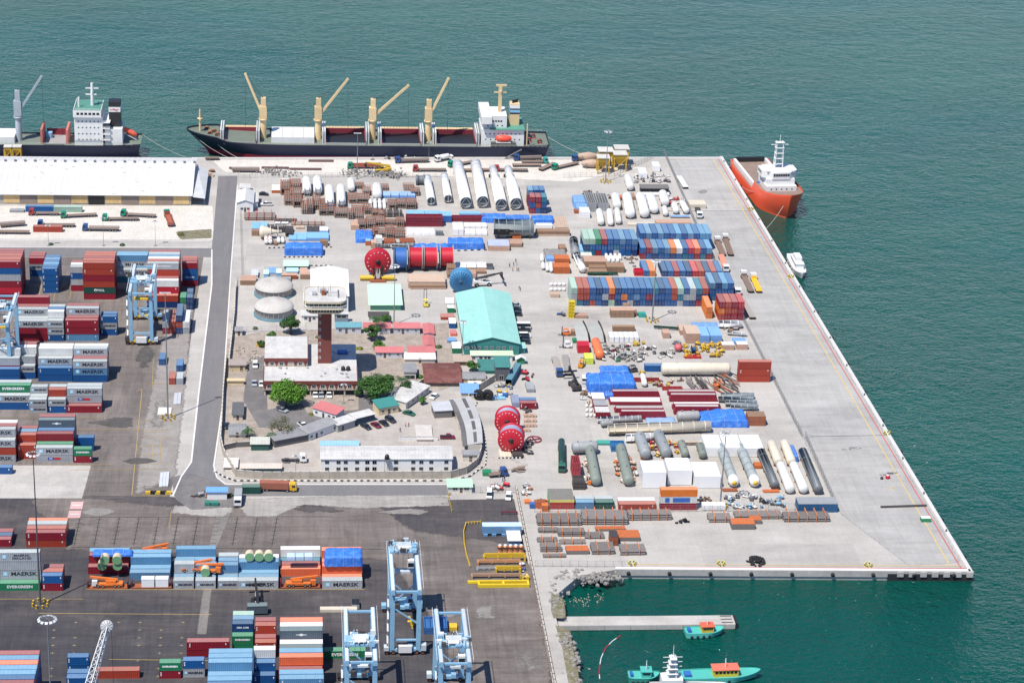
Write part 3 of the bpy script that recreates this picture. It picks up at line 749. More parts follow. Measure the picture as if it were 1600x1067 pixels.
def tarp(f,x0,x1,yb,yf,yt,label,mat=None,lump=.35,rz=0,name='tarp_covered_cargo',cat='tarpaulin',group='cargo under blue tarpaulins',nose=0):
	x,y,w_,d,h = fit(f,x0,x1,yb,yf,yt)
	nx,ny = max(8,int(w_/.8)),max(6,int(d/.9)); rnd = random.Random(int(x*7+y)); ph = [rnd.uniform(0,6.28) for _ in range(6)]
	lum = lambda u,v: (math.sin(u*1.3+ph[0])*math.sin(v*1.1+ph[1])*.5+math.sin(u*2.9+ph[2])*.22+math.sin(v*3.3+u+ph[3])*.28)*lump
	mb = MB(); vs = []; fs = []
	for j in range(ny+1):
		for i in range(nx+1):
			u,v = i/nx*2-1,j/ny*2-1; X_,Y_ = u*w_/2,v*d/2
			z = h+lum(X_,Y_)-.35*lump*(abs(u)**6+abs(v)**6)
			if nose: z *= 1-.55*max(0,(-u if nose < 0 else u)-.2)
			vs.append((X_*.97,Y_*.97,z))
	fs = [(j*(nx+1)+i,j*(nx+1)+i+1,(j+1)*(nx+1)+i+1,(j+1)*(nx+1)+i) for j in range(ny) for i in range(nx)]
	rim = [i for i in range(nx+1)]+[(j+1)*(nx+1)-1 for j in range(1,ny+1)]+[ny*(nx+1)+i for i in range(nx-1,-1,-1)]+[j*(nx+1) for j in range(ny-1,0,-1)]
	prev = rim
	for lv,zf in enumerate((.8,.45,.0)):
		new = []
		for q,i in enumerate(rim):
			vx,vy,vz = vs[i]; k = 1.02+.02*lv+.025*math.sin(q*1.9+ph[4]+lv*.6)
			new.append(len(vs)); vs.append((vx*k,vy*k,vz*zf+(.04 if lv == 2 else .12*math.sin(q*2.3+ph[5]))))
		n = len(rim); fs += [(prev[a],new[a],new[(a+1) % n],prev[(a+1) % n]) for a in range(n)]; prev = new
	mb.add(vs,fs,0,True)
	o = mb.build(name,mat or tarp_m,None,(x+w_/2,y+d/2,0),rz); tag(o,label,cat,group)
	mb = MB()
	for s in (-.55,0,.55):
		q = [(w_/2*s,-d/2*1.05,.1),(w_/2*s,-d/2*1.03,h*.9),(w_/2*s,-d/2*.9,h+lump*.9),(w_/2*s,d/2*.9,h+lump*.9),(w_/2*s,d/2*1.05,.3)]
		for a,b in zip(q[:-1],q[1:]): mb.bar(a,b,.05)
	mb.build('rope',paint((.5,.5,.5),.8),o)
	return o
def tank(f,ax,ay,bx,by,r,label,mat=None,dome=True,bands=3,legs=True,name='pressure_vessel',cat='tank',group='steel vessels in the yard',cone=0,bandm=None,nozzle=True,z=None,legm=None,flange=False):
	"""lying cylinder; (ax,ay)-(bx,by): ground positions under the ends of its axis, r: radius in metres"""
	A,B = zg(f,ax,ay),zg(f,bx,by); v = B-A; L = v.length; a = math.atan2(v.y,v.x)
	z = r+.5 if z is None else z
	t = thing(name,label,cat,((A.x+B.x)/2,(A.y+B.y)/2,0),a,group); m = mat or white_m; mb = MB()
	pr = []
	if dome: pr = [(0,-L/2-.0)]+[(r*math.sin(q),-L/2+r*.45*(1-math.cos(q))) for q in (.35,.75,1.15,1.571)]
	else: pr = [(0,-L/2+.02),(r,-L/2+.02),(r,-L/2)]
	if cone: pr += [(r,L/2-cone*2.2),(r*.3,L/2-cone*.8),(r*.28,L/2),(0,L/2)]
	elif dome: pr += [(r*math.sin(q),L/2-r*.45*(1-math.cos(q))) for q in (1.571,1.15,.75,.35)]+[(0,L/2)]
	else: pr += [(r,L/2),(0,L/2-.02)]
	mb.lathe(pr,20,(0,0,z),'x'); mb.build('shell',m,t)
	for i in range(bands):
		s = -L/2+L*(i+.5)/bands; mb = MB(); mb.lathe([(r+.0,s-.12),(r+.07,s-.1),(r+.07,s+.1),(r+.0,s+.12)],20,(0,0,z),'x'); mb.build('stiffening_ring',bandm or m,t)
	if legs:
		for s in (-.32,.32) if L < 14 else (-.4,0,.4):
			mb = MB(); hw = r*.8
			mb.add([(L*s-.2,-hw,0),(L*s-.2,hw,0),(L*s-.2,hw,z-r*.55),(L*s-.2,-hw,z-r*.55),(L*s+.2,-hw,0),(L*s+.2,hw,0),(L*s+.2,hw,z-r*.55),(L*s+.2,-hw,z-r*.55)],
				   [(0,1,2,3),(7,6,5,4),(0,4,5,1),(1,5,6,2),(2,6,7,3),(3,7,4,0)]); mb.build('saddle',legm or dsteel_m,t)
	if nozzle:
		for s in (-.28,.2): mb = MB(); mb.tube([(L*s,0,z+r*.95),(L*s,0,z+r*1.22)],.22 if r > 1 else .12,8); mb.lathe([(.0,0),(.3 if r > 1 else .18,0),(.3 if r > 1 else .18,.08),(0,.08)],8,(L*s,0,z+r*1.2)); mb.build('nozzle',m,t)
	return t
def wheel_mesh(r=.5,w_=.32,rimm=None):
	k = ('wheel',r,w_,rimm)
	if k not in _lm:
		b = MB(); b.lathe([(r*.55,-w_/2),(r*.95,-w_/2),(r,-w_*.3),(r,w_*.3),(r*.95,w_/2),(r*.55,w_/2)],12,(0,0,0),'y',0); b.lathe([(0,-w_*.3),(r*.55,-w_*.35),(r*.55,w_*.35),(0,w_*.3)],12,(0,0,0),'y',1,False)
		_lm[k] = b.mesh('wheel',[tyre_m,rimm or grey_m])
	return _lm[k]
VEH = {'b': (.02,.07,.22),'g': (.01,.22,.13),'r': (.32,.03,.03),'w': (.72,.72,.70),'t': (.05,.33,.28),'k': (.02,.02,.025),'s': (.35,.37,.39),'y': (.62,.36,.02),'d': (.03,.035,.045),'m': (.17,.012,.03),'o': (.62,.17,.03),'e': (.02,.12,.07),'B': (.1,.2,.4)}
VNAME = {'b': 'blue','g': 'green','r': 'red','w': 'white','t': 'teal','k': 'black','s': 'silver','y': 'yellow','d': 'dark grey','m': 'maroon','o': 'orange','e': 'dark green','B': 'light blue'}
def vp(c): return paint(VEH[c],.3,0,.15,.03)
def truck(f,cx,cy,tx,ty,cab,label,load='flat',mat=None,group='lorries on the quay',L=None):
	"""lorry with its nose over ground position (cx,cy) and its tail over (tx,ty)"""
	A,B = zg(f,cx,cy),zg(f,tx,ty); v = A-B; L = L or max(6.5,v.length); a = math.atan2(v.y,v.x)
	t = thing('lorry',label,'truck',((A.x+B.x)/2,(A.y+B.y)/2,0),a,group); h = L/2; m = vp(cab)
	mb = MB(); mb.extr([(h-2.3,.75),(h,.75),(h+.02,1.7),(h-.25,2.75),(h-.6,3.0),(h-2.3,3.05)],-1.2,1.2,'y'); cb = mb.build('cab',m,t)
	mb = MB(); mb.add([(h+.035,-1.05,1.75),(h+.035,1.05,1.75),(h-.2,1.05,2.68),(h-.2,-1.05,2.68)],[(0,1,2,3)]); mb.build('windscreen',glass_m,cb)
	for s in (-1,1): mb = MB(); y0,y1 = sorted((s*1.2,s*1.215)); mb.box(h-1.5,h-.45,y0,y1,1.75,2.6); mb.build('side_window',glass_m,cb)
	mb = MB(); mb.box(-h,h-.2,-.45,.45,.65,.95); mb.box(h-.15,h+.1,-1.2,1.2,.45,.75); mb.build('chassis',dsteel_m,t)
	ws = [h-1.1,h-3.1]+([-h+1.2,-h+2.4] if L > 8 else [])+([-h+3.6] if L > 13 else [])
	for x in ws:
		for s in (-1,1): ob('wheel',wheel_mesh(),t,(x,s*1.02,.5))
	bed0,bed1 = -h,h-2.6; mb = MB()
	if load == 'flat': mb.box(bed0,bed1,-1.22,1.22,1.0,1.22); mb.box(bed1-.1,bed1,-1.22,1.22,1.22,2.1); mb.build('flatbed',mat or paint((.20,.15,.12),.8,dirt=.5),t)
	elif load == 'box': mb.box(bed0,bed1,-1.24,1.24,1.0,3.3); mb.build('cargo_box',mat or white_m,t)
	elif load == 'tip':
		mb.extr([(-1.2,1.0),(1.2,1.0),(1.3,2.3),(1.18,2.3),(1.08,1.15),(-1.08,1.15),(-1.18,2.3),(-1.3,2.3)],bed0,bed1,'x'); mb.box(bed0-.05,bed0,-1.2,1.2,1.0,2.2); mb.box(bed1,bed1+.1,-1.25,1.25,1.0,2.7); mb.build('tipper_body',mat or paint((.35,.1,.06),.7,dirt=.5),t)
	elif load == 'tank': mb.lathe([(0,bed0),(.9,bed0+.1),(1.15,bed0+.4),(1.15,bed1-.4),(.9,bed1-.1),(0,bed1)],14,(0,0,2.1),'x'); mb.build('tank_body',mat or white_m,t)
	elif load == 'pipes':
		mb.box(bed0,bed1,-1.22,1.22,1.0,1.2); mb.build('flatbed',paint((.12,.10,.09),.8),t); mb = MB()
		for k in range(2):
			for i in range(5-k): mb.tube([(bed0-.3,-1+.5*i+.25*k,1.45+.42*k),(bed1-.2,-1+.5*i+.25*k,1.45+.42*k)],.24,7)
		mb.build('pipe_load',mat or pipe_m,t)
	elif load == 'bare':
		mb.box(bed0,bed1,-.5,.5,.95,1.1); mb.box(bed0+1.2,bed0+2.2,-.6,.6,1.1,1.3); mb.build('turntable',dsteel_m,t)
	return t
def trailer(f,ax,ay,bx,by,label,mat=None,load=None,group='parked trailers',wd=2.5):
	A,B = zg(f,ax,ay),zg(f,bx,by); v = B-A; L = max(4,v.length); a = math.atan2(v.y,v.x)
	t = thing('trailer',label,'trailer',((A.x+B.x)/2,(A.y+B.y)/2,0),a,group); h = L/2
	mb = MB(); n = int(L/1.0)
	for i in range(n): mb.box(-h+L*i/n+.02,-h+L*(i+1)/n-.02,-wd/2,wd/2,1.12,1.25)
	mb.box(-h,h,-wd/2,-wd/2+.12,.95,1.12); mb.box(-h,h,wd/2-.12,wd/2,.95,1.12); mb.build('deck',mat or paint((.24,.17,.13),.85,dirt=.55,var=.2,scale=1),t)
	mb = MB(); mb.box(-h+.2,h-.2,-.45,.45,.7,1.0); mb.box(h-2.2,h-2.0,-.9,.9,0,.7); mb.build('chassis',dsteel_m,t)
	for x in (-h+1,-h+2.2)+((-h+3.4,) if L > 10 else ()):
		for s in (-1,1): ob('wheel',wheel_mesh(),t,(x,s*1.0,.5))
	if load == 'pipes':
		mb = MB()
		for k in range(2):
			for i in range(5-k): mb.tube([(-h-.2,-1+.5*i+.25*k,1.5+.42*k),(h+.2,-1+.5*i+.25*k,1.5+.42*k)],.25,7)
		mb.build('pipe_load',pipe_m,t)
	return t
def car(f,ax,ay,bx,by,c,label,kind='saloon',group='parked cars',L=None,at=None):
	"""car with its nose at (bx,by)"""
	if at: loc,a = at
	else:
		A,B = zg(f,ax,ay),zg(f,bx,by); v = B-A; a = math.atan2(v.y,v.x); loc = ((A.x+B.x)/2,(A.y+B.y)/2,0)
	t = thing('parked_car' if kind in ('saloon','suv','pickup') else ('van' if kind == 'van' else 'bus'),label,{'saloon': 'car','suv': 'car','pickup': 'pickup truck','van': 'van','bus': 'bus'}[kind],loc,a,group)
	m = vp(c); L = L or {'saloon': 4.6,'suv': 4.8,'pickup': 5.2,'van': 5.4,'bus': 8.5}[kind]; h = L/2; w_ = {'bus': 1.2}.get(kind,.92)
	P = {'saloon': ([(-h,.35),(h,.35),(h,.68),(h-.9,.92),(-h+.6,.96),(-h,.85)],[(-h+.5,.95),(h-1.0,.92),(h-1.75,1.42),(-h+1.25,1.45)]),
		 'suv': ([(-h,.4),(h,.4),(h,.85),(h-.95,1.08),(-h+.1,1.1),(-h,.95)],[(-h+.1,1.09),(h-1.0,1.07),(h-1.6,1.72),(-h+.35,1.75)]),
		 'pickup': ([(-h,.45),(h,.45),(h,.85),(h-.95,1.05),(-h,1.08)],[(-.55,1.07),(h-1.1,1.05),(h-1.7,1.72),(-.4,1.74)]),
		 'van': ([(-h,.4),(h,.4),(h,.9),(h-.6,1.2),(-h,1.25)],[(-h+.02,1.24),(h-.6,1.19),(h-1.3,2.1),(-h+.1,2.15)]),
		 'bus': ([(-h,.4),(h,.4),(h,1.3),(-h,1.3)],[(-h+.02,1.29),(h-.02,1.29),(h-.35,2.6),(-h+.05,2.65)])}[kind]
	mb = MB(); mb.extr(P[0],-w_,w_,'y'); mb.build('body',m,t)
	mb = MB(); q = P[1]; ins = .14; n = len(q)
	zt = q[2][1]; lo = [(a_,-w_+.04,z) for a_,z in q[:2]]+[(a_,w_-.04,z) for a_,z in q[:2]]
	hi = [(a_,-w_+ins,z) for a_,z in q[2:]]+[(a_,w_-ins,z) for a_,z in q[2:]]
	vs = [lo[0],lo[1],hi[0],hi[1],lo[2],lo[3],hi[2],hi[3]]
	mb.add(vs,[(0,1,2,3),(7,6,5,4),(1,5,6,2),(0,3,7,4)]); mb.build('window_glass',glass_m,t)
	mb = MB(); mb.box(q[3][0]+.05,q[2][0]-.05,-w_+ins-.01,w_-ins+.01,min(q[2][1],q[3][1]),zt+.06); mb.build('roof',m,t)
	if kind == 'pickup': mb = MB(); mb.box(-h+.1,-.65,-w_+.1,w_-.1,1.082,1.1); mb.build('load_bed',black_m,t)
	wr = .32 if kind != 'bus' else .45
	for x in (-h+.85,h-.85):
		for s in (-1,1): ob('wheel',wheel_mesh(wr,.22),t,(x,s*(w_-.1),wr))
	for s in (-1,1):
		mb = MB(); mb.box(h-.02,h+.02,s*w_*.7-.15,s*w_*.7+.15,.6,.74); mb.build('headlight',paint((.8,.8,.75),.2),t)
	return t
# ---- people: one continuous skinned body
def person_mesh(shirt,trousers,pose):
	sk = {'stand': [(0,0,.95),(0,0,1.2),(0,0,1.42),(0,.01,1.53),(0,.02,1.66),(.09,0,.9),(.11,.02,.5),(.12,0,.08),(.12,.13,.04),(-.09,0,.9),(-.11,-.02,.5),(-.12,-.04,.08),(-.12,.09,.04),
					(.19,0,1.4),(.25,-.02,1.12),(.26,.06,.87),(-.19,0,1.4),(-.25,.0,1.12),(-.26,.08,.87)],
		  'walk': [(0,0,.95),(0,.02,1.2),(0,.04,1.42),(0,.05,1.53),(0,.07,1.66),(.09,0,.9),(.1,.2,.5),(.1,.28,.08),(.1,.4,.05),(-.09,0,.9),(-.1,-.05,.5),(-.1,-.33,.12),(-.1,-.24,.04),
				   (.19,.03,1.4),(.25,-.14,1.14),(.25,-.08,.9),(-.19,.03,1.4),(-.24,.16,1.14),(-.24,.34,.98)]}[pose]
	ed = [(0,1),(1,2),(2,3),(3,4),(0,5),(5,6),(6,7),(7,8),(0,9),(9,10),(10,11),(11,12),(2,13),(13,14),(14,15),(2,16),(16,17),(17,18)]
	rad = [.14,.13,.14,.06,.105,.1,.065,.045,.04,.1,.065,.045,.04,.065,.045,.035,.065,.045,.035]
	me = bpy.data.meshes.new('tmp_body'); me.from_pydata(sk,ed,[]); o = bpy.data.objects.new('tmp_body',me); C.objects.link(o)
	md = o.modifiers.new('s','SKIN'); md.use_smooth_shade = True
	for i,r in enumerate(rad): me.skin_vertices[0].data[i].radius = (r,r)
	me.skin_vertices[0].data[0].use_root = True
	o.modifiers.new('d','SUBSURF').levels = 1
	dg = bpy.context.evaluated_depsgraph_get(); r = bpy.data.meshes.new_from_object(o.evaluated_get(dg)); r.name = 'person'
	bpy.data.objects.remove(o); bpy.data.meshes.remove(me)
	r.materials.clear()
	for m in (paint(shirt,.8),paint(trousers,.8),paint((.10,.05,.03),.6)): r.materials.append(m)
	for p in r.polygons:
		z,x = p.center.z,abs(p.center.x); p.material_index = 2 if z > 1.5 or (x > .2 and z < 1.15) else (0 if z > .95 else 1)
	return r
PERS = {}
def person(p,c,pose,label,rz=None,group='people on the open concrete'):
	k = (c,pose)
	if k not in PERS:
		PERS[k] = person_mesh({'w': (.6,.6,.6),'b': (.05,.1,.3),'r': (.4,.05,.04),'o': (.7,.25,.03),'k': (.03,.03,.035)}[c],(.03,.035,.06),pose)
	o = ob('person',PERS[k],None,p,random.uniform(0,6.2) if rz is None else rz); tag(o,label,'person',group)
	hm = _lm.get('helmet')
	if hm is None: mb = MB(); mb.lathe([(.125,1.66),(.12,1.74),(.08,1.8),(0,1.82)],8); hm = _lm['helmet'] = mb.mesh('hat',paint((.06,.05,.045),.7))
	ob('hat',hm,o,(0,.05 if pose == 'walk' else .02,0))
	return o
# ---- trees
def leaf_mat(c):
	m,nt,b = _nt('foliage'); oi = _noise(nt,.55,3,.6,vec=_world(nt)); r = _ramp(nt,oi.outputs[0],[(.3,tuple(x*.5 for x in c)),(.52,c),(.75,tuple(min(1,x*1.7) for x in c))])
	nt.links.new(r.outputs[0],b.inputs['Base Color']); b.inputs['Roughness'].default_value = .6; b.inputs['Specular IOR Level'].default_value = .25
	return m
bark_m = paint((.12,.085,.06),.9,dirt=.4)
def tree(f,bx,by,rx,h,label,col=(.055,.12,.02),n=2600,leaf=.42,trunk_h=.33,sparse=False,flat=1.0,seed=1,group='trees in the compound',name='broadleaf_tree'):
	p = zg(f,bx,by); rnd = random.Random(seed); t = thing(name,label,'tree',(p.x,p.y,0),rnd.uniform(0,6),group)
	th = h*trunk_h; mb = MB(); mb.tube([(0,0,0),(.1,.05,th*.5),(0,.1,th)],[h*.045,h*.034,h*.028],9)
	lobes = []
	for i in range(11 if not sparse else 9):
		a = i*2.4+rnd.uniform(-.3,.3); rr = rx*rnd.uniform(.42,.72) if i else 0; zz = th+(h-th)*rnd.uniform(.22,.66)
		if i == 0: zz = th+(h-th)*.68
		c = Vector((rr*math.cos(a),rr*math.sin(a),zz)); lobes.append((c,rx*rnd.uniform(.26,.52)))
		mb.tube([(0,.1,th*.85),(c.x*.45,c.y*.45,th+(c.z-th)*.6),tuple(c)],[h*.022,h*.013,h*.006],5,0,False)
	mb.build('trunk',bark_m,t)
	mb = MB(); vs = []; fs = []
	for k in range(n):
		c,r = lobes[rnd.randrange(len(lobes))]; d = Vector((rnd.gauss(0,1),rnd.gauss(0,1),rnd.gauss(0,1))).normalized()
		q = c+Vector((d.x,d.y,d.z*.72*flat))*r*(rnd.uniform(.0,1)**.35)*(1.12 if rnd.random() < .12 else 1)
		if q.z < th*.75: continue
		nn = (d+Vector((rnd.gauss(0,.5),rnd.gauss(0,.5),.5+rnd.gauss(0,.4)))).normalized(); u = nn.orthogonal().normalized(); u = Matrix.Rotation(rnd.uniform(0,6.28),3,nn) @ u; v = nn.cross(u); s = leaf*rnd.uniform(.6,1.25)
		o = len(vs); vs += [q-u*s*.9,q-v*s*.42+nn*.04,q+u*s*.9,q+v*s*.42+nn*.04]; fs.append((o,o+1,o+2,o+3))
	mb.add(vs,fs); o = mb.build('crown',leaf_mat(col),t); return t
def palm(f,bx,by,h,label,n=22,L=2.6,seed=3,col=(.05,.11,.03),group='palms in the compound'):
	p = zg(f,bx,by); rnd = random.Random(seed); t = thing('palm_tree',label,'palm',(p.x,p.y,0),0,group)
	mb = MB(); mb.tube([(0,0,0),(.15,0,h*.5),(.1,.1,h)],[.24,.17,.14],8); mb.build('trunk',bark_m,t); fm = leaf_mat(col)
	for i in range(n):
		a = i*2.39996; el = rnd.uniform(.1,1.1); mb = MB(); pts = []
		for k in range(7):
			s = k/6; rr = L*s*math.cos(el*(1-s*.6)); zz = h+L*(s*math.sin(el)-s*s*.75); pts.append(Vector((.1+rr*math.cos(a),.1+rr*math.sin(a),zz)))
		sd_ = Vector((-math.sin(a),math.cos(a),0)); vs = []; fs = []
		for k in range(1,7):
			for sg in (-1,1):
				wl_ = L*.36*math.sin(math.pi*min(.95,k/6.5)); o = len(vs); q0 = pts[k-1]; q1 = pts[k]
				vs += [q0,q0.lerp(q1,.6),q0.lerp(q1,1.3)+sd_*sg*wl_-Vector((0,0,wl_*.4))]; fs.append((o,o+1,o+2))
		mb.add(vs,fs); mb.build('frond',fm,t)
	return t
def bush(f,bx,by,r,label,col=(.06,.10,.03),seed=1,n=260,group='bushes'):
	p = zg(f,bx,by); rnd = random.Random(seed); mb = MB(); vs = []; fs = []
	for k in range(n):
		d = Vector((rnd.gauss(0,1),rnd.gauss(0,1),abs(rnd.gauss(0,1)))).normalized(); q = Vector((d.x*r,d.y*r,d.z*r*.8))*rnd.uniform(.3,1)**.4*rnd.uniform(.75,1.1); s = .28*rnd.uniform(.6,1.2)
		u = d.orthogonal().normalized(); u = Matrix.Rotation(rnd.uniform(0,6.28),3,d) @ u; v = d.cross(u); o = len(vs); vs += [q-u*s,q-v*s*.5,q+u*s,q+v*s*.5]; fs.append((o,o+1,o+2,o+3))
	for k in range(5): mb.bar((0,0,0),(rnd.uniform(-r,r)*.6,rnd.uniform(-r,r)*.6,r*.6),.05)
	mb.add(vs,fs); o = mb.build('bush',leaf_mat(col),None,(p.x,p.y,0)); return tag(o,label,'bush',group)
# ---- masts
lampw_m = paint((.62,.62,.62),.4,dirt=.1); galv_m = paint((.30,.31,.32),.45,.5,.2,.05)
def mast(px,py,top,label,heads=8,ring=1.6,col=None,bollards=True,r=.32,f='Z',group='lighting masts',arms=False):
	a,b = zp(f,px,py); p = G(a,b); h = HGT(a,b,zp(f,px,top)[1])
	t = thing('lighting_mast',label,'lamp mast',(p.x,p.y,0),0,group); m = col or galv_m
	mb = MB(); mb.tube([(0,0,0),(0,0,h*.35),(0,0,h)],[r,r*.8,r*.42],10); mb.box(-.6,.6,-.6,.6,0,.12); mb.build('pole',m,t)
	if arms:
		mb = MB(); mb.bar((-ring,0,h),(ring,0,h),.14); mb.build('lamp_arm',m,t)
		for k in range(heads):
			x = -ring+2*ring*k/(heads-1); mb = MB(); mb.box(x-.28,x+.28,-.5,.2,h-.25,h+.05); mb.build('lamp',lampw_m,t)
	else:
		mb = MB()
		mb.lathe([(ring-.06,h-.1),(ring+.06,h-.1),(ring+.06,h+.06),(ring-.06,h+.06),(ring-.06,h-.1)],18)
		for k in range(6): a = k*math.pi/3; mb.bar((0,0,h),(ring*math.cos(a),ring*math.sin(a),h),.08)
		mb.build('lamp_ring',m,t)
		for k in range(heads):
			a = 2*math.pi*k/heads; M_ = Matrix.Translation((ring*math.cos(a),ring*math.sin(a),h-.12)) @ Matrix.Rotation(a,4,'Z') @ Matrix.Rotation(.5,4,'Y')
			mb = MB(); mb.box(-.1,.62,-.36,.36,-.16,.16,M=M_); mb.build('lamp',lampw_m,t)
	if bollards:
		for k in range(8):
			a = 2*math.pi*(k+.5)/8; mb = MB(); q = (p.x+2.3*math.cos(a),p.y+2.3*math.sin(a)); mb.tube([(0,0,0),(0,0,1.15)],.3,8,0); mb.tube([(0,0,.6),(0,0,.85)],.31,8,1)
			tag(mb.build('bollard',[yel_m,black_m],None,(q[0],q[1],0)),'yellow and black guard bollard at foot of %s' % ' '.join(label.split(' with ')[0].split()[:8]),'bollard','guard bollards round '+label.split(' with ')[0])
	return t
# ---- buildings
def facade(t,w_,h,y,xs,zs,ww,wh,mat=None,frame=None,side='f',d=0):
	"""windows as parts (with frame sub-parts) on the front (y) or on the right side"""
	for x in xs:
		for z in zs:
			mb = MB()
			if side == 'f': mb.box(x-ww/2,x+ww/2,y-.03,y+.02,z,z+wh)
			else: mb.box(y-.02,y+.03,x-ww/2,x+ww/2,z,z+wh)
			q = mb.build('window',mat or glass_m,t)
			mb = MB(); e = .08
			if side == 'f':
				mb.box(x-ww/2-e,x+ww/2+e,y-.06,y-.0,z+wh,z+wh+e); mb.box(x-ww/2-e,x+ww/2+e,y-.1,y-.0,z-e,z); mb.box(x-ww/2-e,x-ww/2,y-.06,y,z,z+wh); mb.box(x+ww/2,x+ww/2+e,y-.06,y,z,z+wh); mb.box(x-.03,x+.03,y-.05,y-.03,z,z+wh)
			else:
				mb.box(y,y+.06,x-ww/2-e,x+ww/2+e,z+wh,z+wh+e); mb.box(y,y+.1,x-ww/2-e,x+ww/2+e,z-e,z)
			mb.build('frame',frame or white_m,q)
def corr_roof(t,pts4,mat,name='roof',thick=.12,rib=1.0,ribh=.07):
	"""ribbed sheet roof on the quad a,b,c,d (a-b along the eave, d-c along the ridge)"""
	a,b,c,d = [Vector(p) for p in pts4]; n = (b-a).cross(d-a).normalized()
	if n.z < 0: n = -n
	mb = MB(); k = max(2,int((b-a).length/rib))
	mb.add([a,b,c,d,a-n*thick,b-n*thick,c-n*thick,d-n*thick],[(0,1,2,3),(7,6,5,4),(0,4,5,1),(1,5,6,2),(2,6,7,3),(3,7,4,0)])
	for i in range(k):
		s = (i+.5)/k; p,q = a.lerp(b,s),d.lerp(c,s); u = (b-a).normalized()*.07
		mb.add([p-u,p+u,q+u,q-u,p-u*.5+n*ribh,p+u*.5+n*ribh,q+u*.5+n*ribh,q-u*.5+n*ribh],[(4,5,6,7),(0,4,7,3),(1,2,6,5),(0,1,5,4),(2,3,7,6)])
	return mb.build(name,mat,t)
def shed(f,x0,x1,yb,yf,yt,label,wall,roof,cat='building',kind='gable_x',rise=1.0,over=.4,wins=None,door=True,rz=0,name='shed',group=None,wmat=None,ww=1.1,wh=1.0,wz=1.0):
	"""small building fitted from front-foot, front-eave and back-eave edges. kind: gable_x (ridge along x), gable_y, mono (falls to the front), flat"""
	x,y,w_,d,h = fit(f,x0,x1,yb,yf,yt,1.5)
	t = thing(name,label,cat,(x+w_/2,y+d/2,0),rz,group); X0,X1,Y0,Y1 = -w_/2,w_/2,-d/2,d/2; o = over
	mb = MB(); mb.box(X0,X1,Y0,Y1,0,h-.1)
	if kind == 'gable_x': mb.extr([(Y0,h-.1),(Y1,h-.1),(0,h+rise-.15)],X0,X1,'x')
	elif kind == 'gable_y': mb.extr([(X0,h-.1),(X1,h-.1),(0,h+rise-.15)],Y0,Y1,'y')
	elif kind == 'mono': mb.extr([(Y0,h-.1),(Y1,h-.1),(Y1,h+rise-.15)],X0,X1,'x')
	elif kind == 'mono_x': mb.extr([(X0,h-.1),(X1,h-.1),(X0,h+rise-.15)],Y0,Y1,'y')
	mb.build('wall',wall,t)
	if kind == 'gable_x':
		k = rise/(d/2)*o
		corr_roof(t,[(X0-o,Y0-o,h-k),(X1+o,Y0-o,h-k),(X1+o,0,h+rise),(X0-o,0,h+rise)],roof); corr_roof(t,[(X1+o,Y1+o,h-k),(X0-o,Y1+o,h-k),(X0-o,.01,h+rise),(X1+o,.01,h+rise)],roof)
	elif kind == 'gable_y':
		k = rise/(w_/2)*o
		corr_roof(t,[(X0-o,Y1+o,h-k),(X0-o,Y0-o,h-k),(0,Y0-o,h+rise),(0,Y1+o,h+rise)],roof); corr_roof(t,[(X1+o,Y0-o,h-k),(X1+o,Y1+o,h-k),(.01,Y1+o,h+rise),(.01,Y0-o,h+rise)],roof)
	elif kind == 'mono': corr_roof(t,[(X0-o,Y0-o,h),(X1+o,Y0-o,h),(X1+o,Y1+o,h+rise),(X0-o,Y1+o,h+rise)],roof)
	elif kind == 'mono_x': corr_roof(t,[(X1+o,Y0-o,h),(X1+o,Y1+o,h),(X0-o,Y1+o,h+rise),(X0-o,Y0-o,h+rise)],roof)
	else: mb = MB(); mb.box(X0-o,X1+o,Y0-o,Y1+o,h-.1,h+.12); mb.build('roof',roof,t)
	if wins: facade(t,w_,h,Y0,[X0+w_*s for s in wins],[wz],ww,wh)
	if door:
		dx = X0+w_*(door if isinstance(door,float) else .5); mb = MB(); mb.box(dx-.45,dx+.45,Y0-.05,Y0+.02,.02,2.05); q = mb.build('door',wmat or paint((.12,.08,.06),.6),t); mb = MB(); mb.box(dx+.28,dx+.36,Y0-.1,Y0-.04,1.0,1.08); mb.build('handle',steel_m,q)
	return t
def fence(f,pts,h,label,col=None,post=2.6,mesh=True,name='mesh_fence',group='wire fences',px=True):
	P = [zg(f,a,b) for a,b in pts]; o0 = P[0]; t = thing(name,label,'fence',(o0.x,o0.y,0),0,group); mb = MB(); m2 = MB()
	pm = None
	for a,b in zip(P[:-1],P[1:]):
		n = max(1,int((b-a).length/post))
		for i in range(n+1): p = a.lerp(b,i/n)-o0; m2.box(p.x-.04,p.x+.04,p.y-.04,p.y+.04,0,h+.1)
		for z in (.15,h*.5,h): mb.bar((a-o0)+Vector((0,0,z)),(b-o0)+Vector((0,0,z)),.035)
		k = int((b-a).length/.32)
		for i in range(k+1): p = a.lerp(b,i/max(1,k))-o0; mb.bar((p.x,p.y,.1),(p.x,p.y,h),.022)
	m2.build('post',col or galv_m,t); mb.build('wire_panel',col or galv_m,t); return t
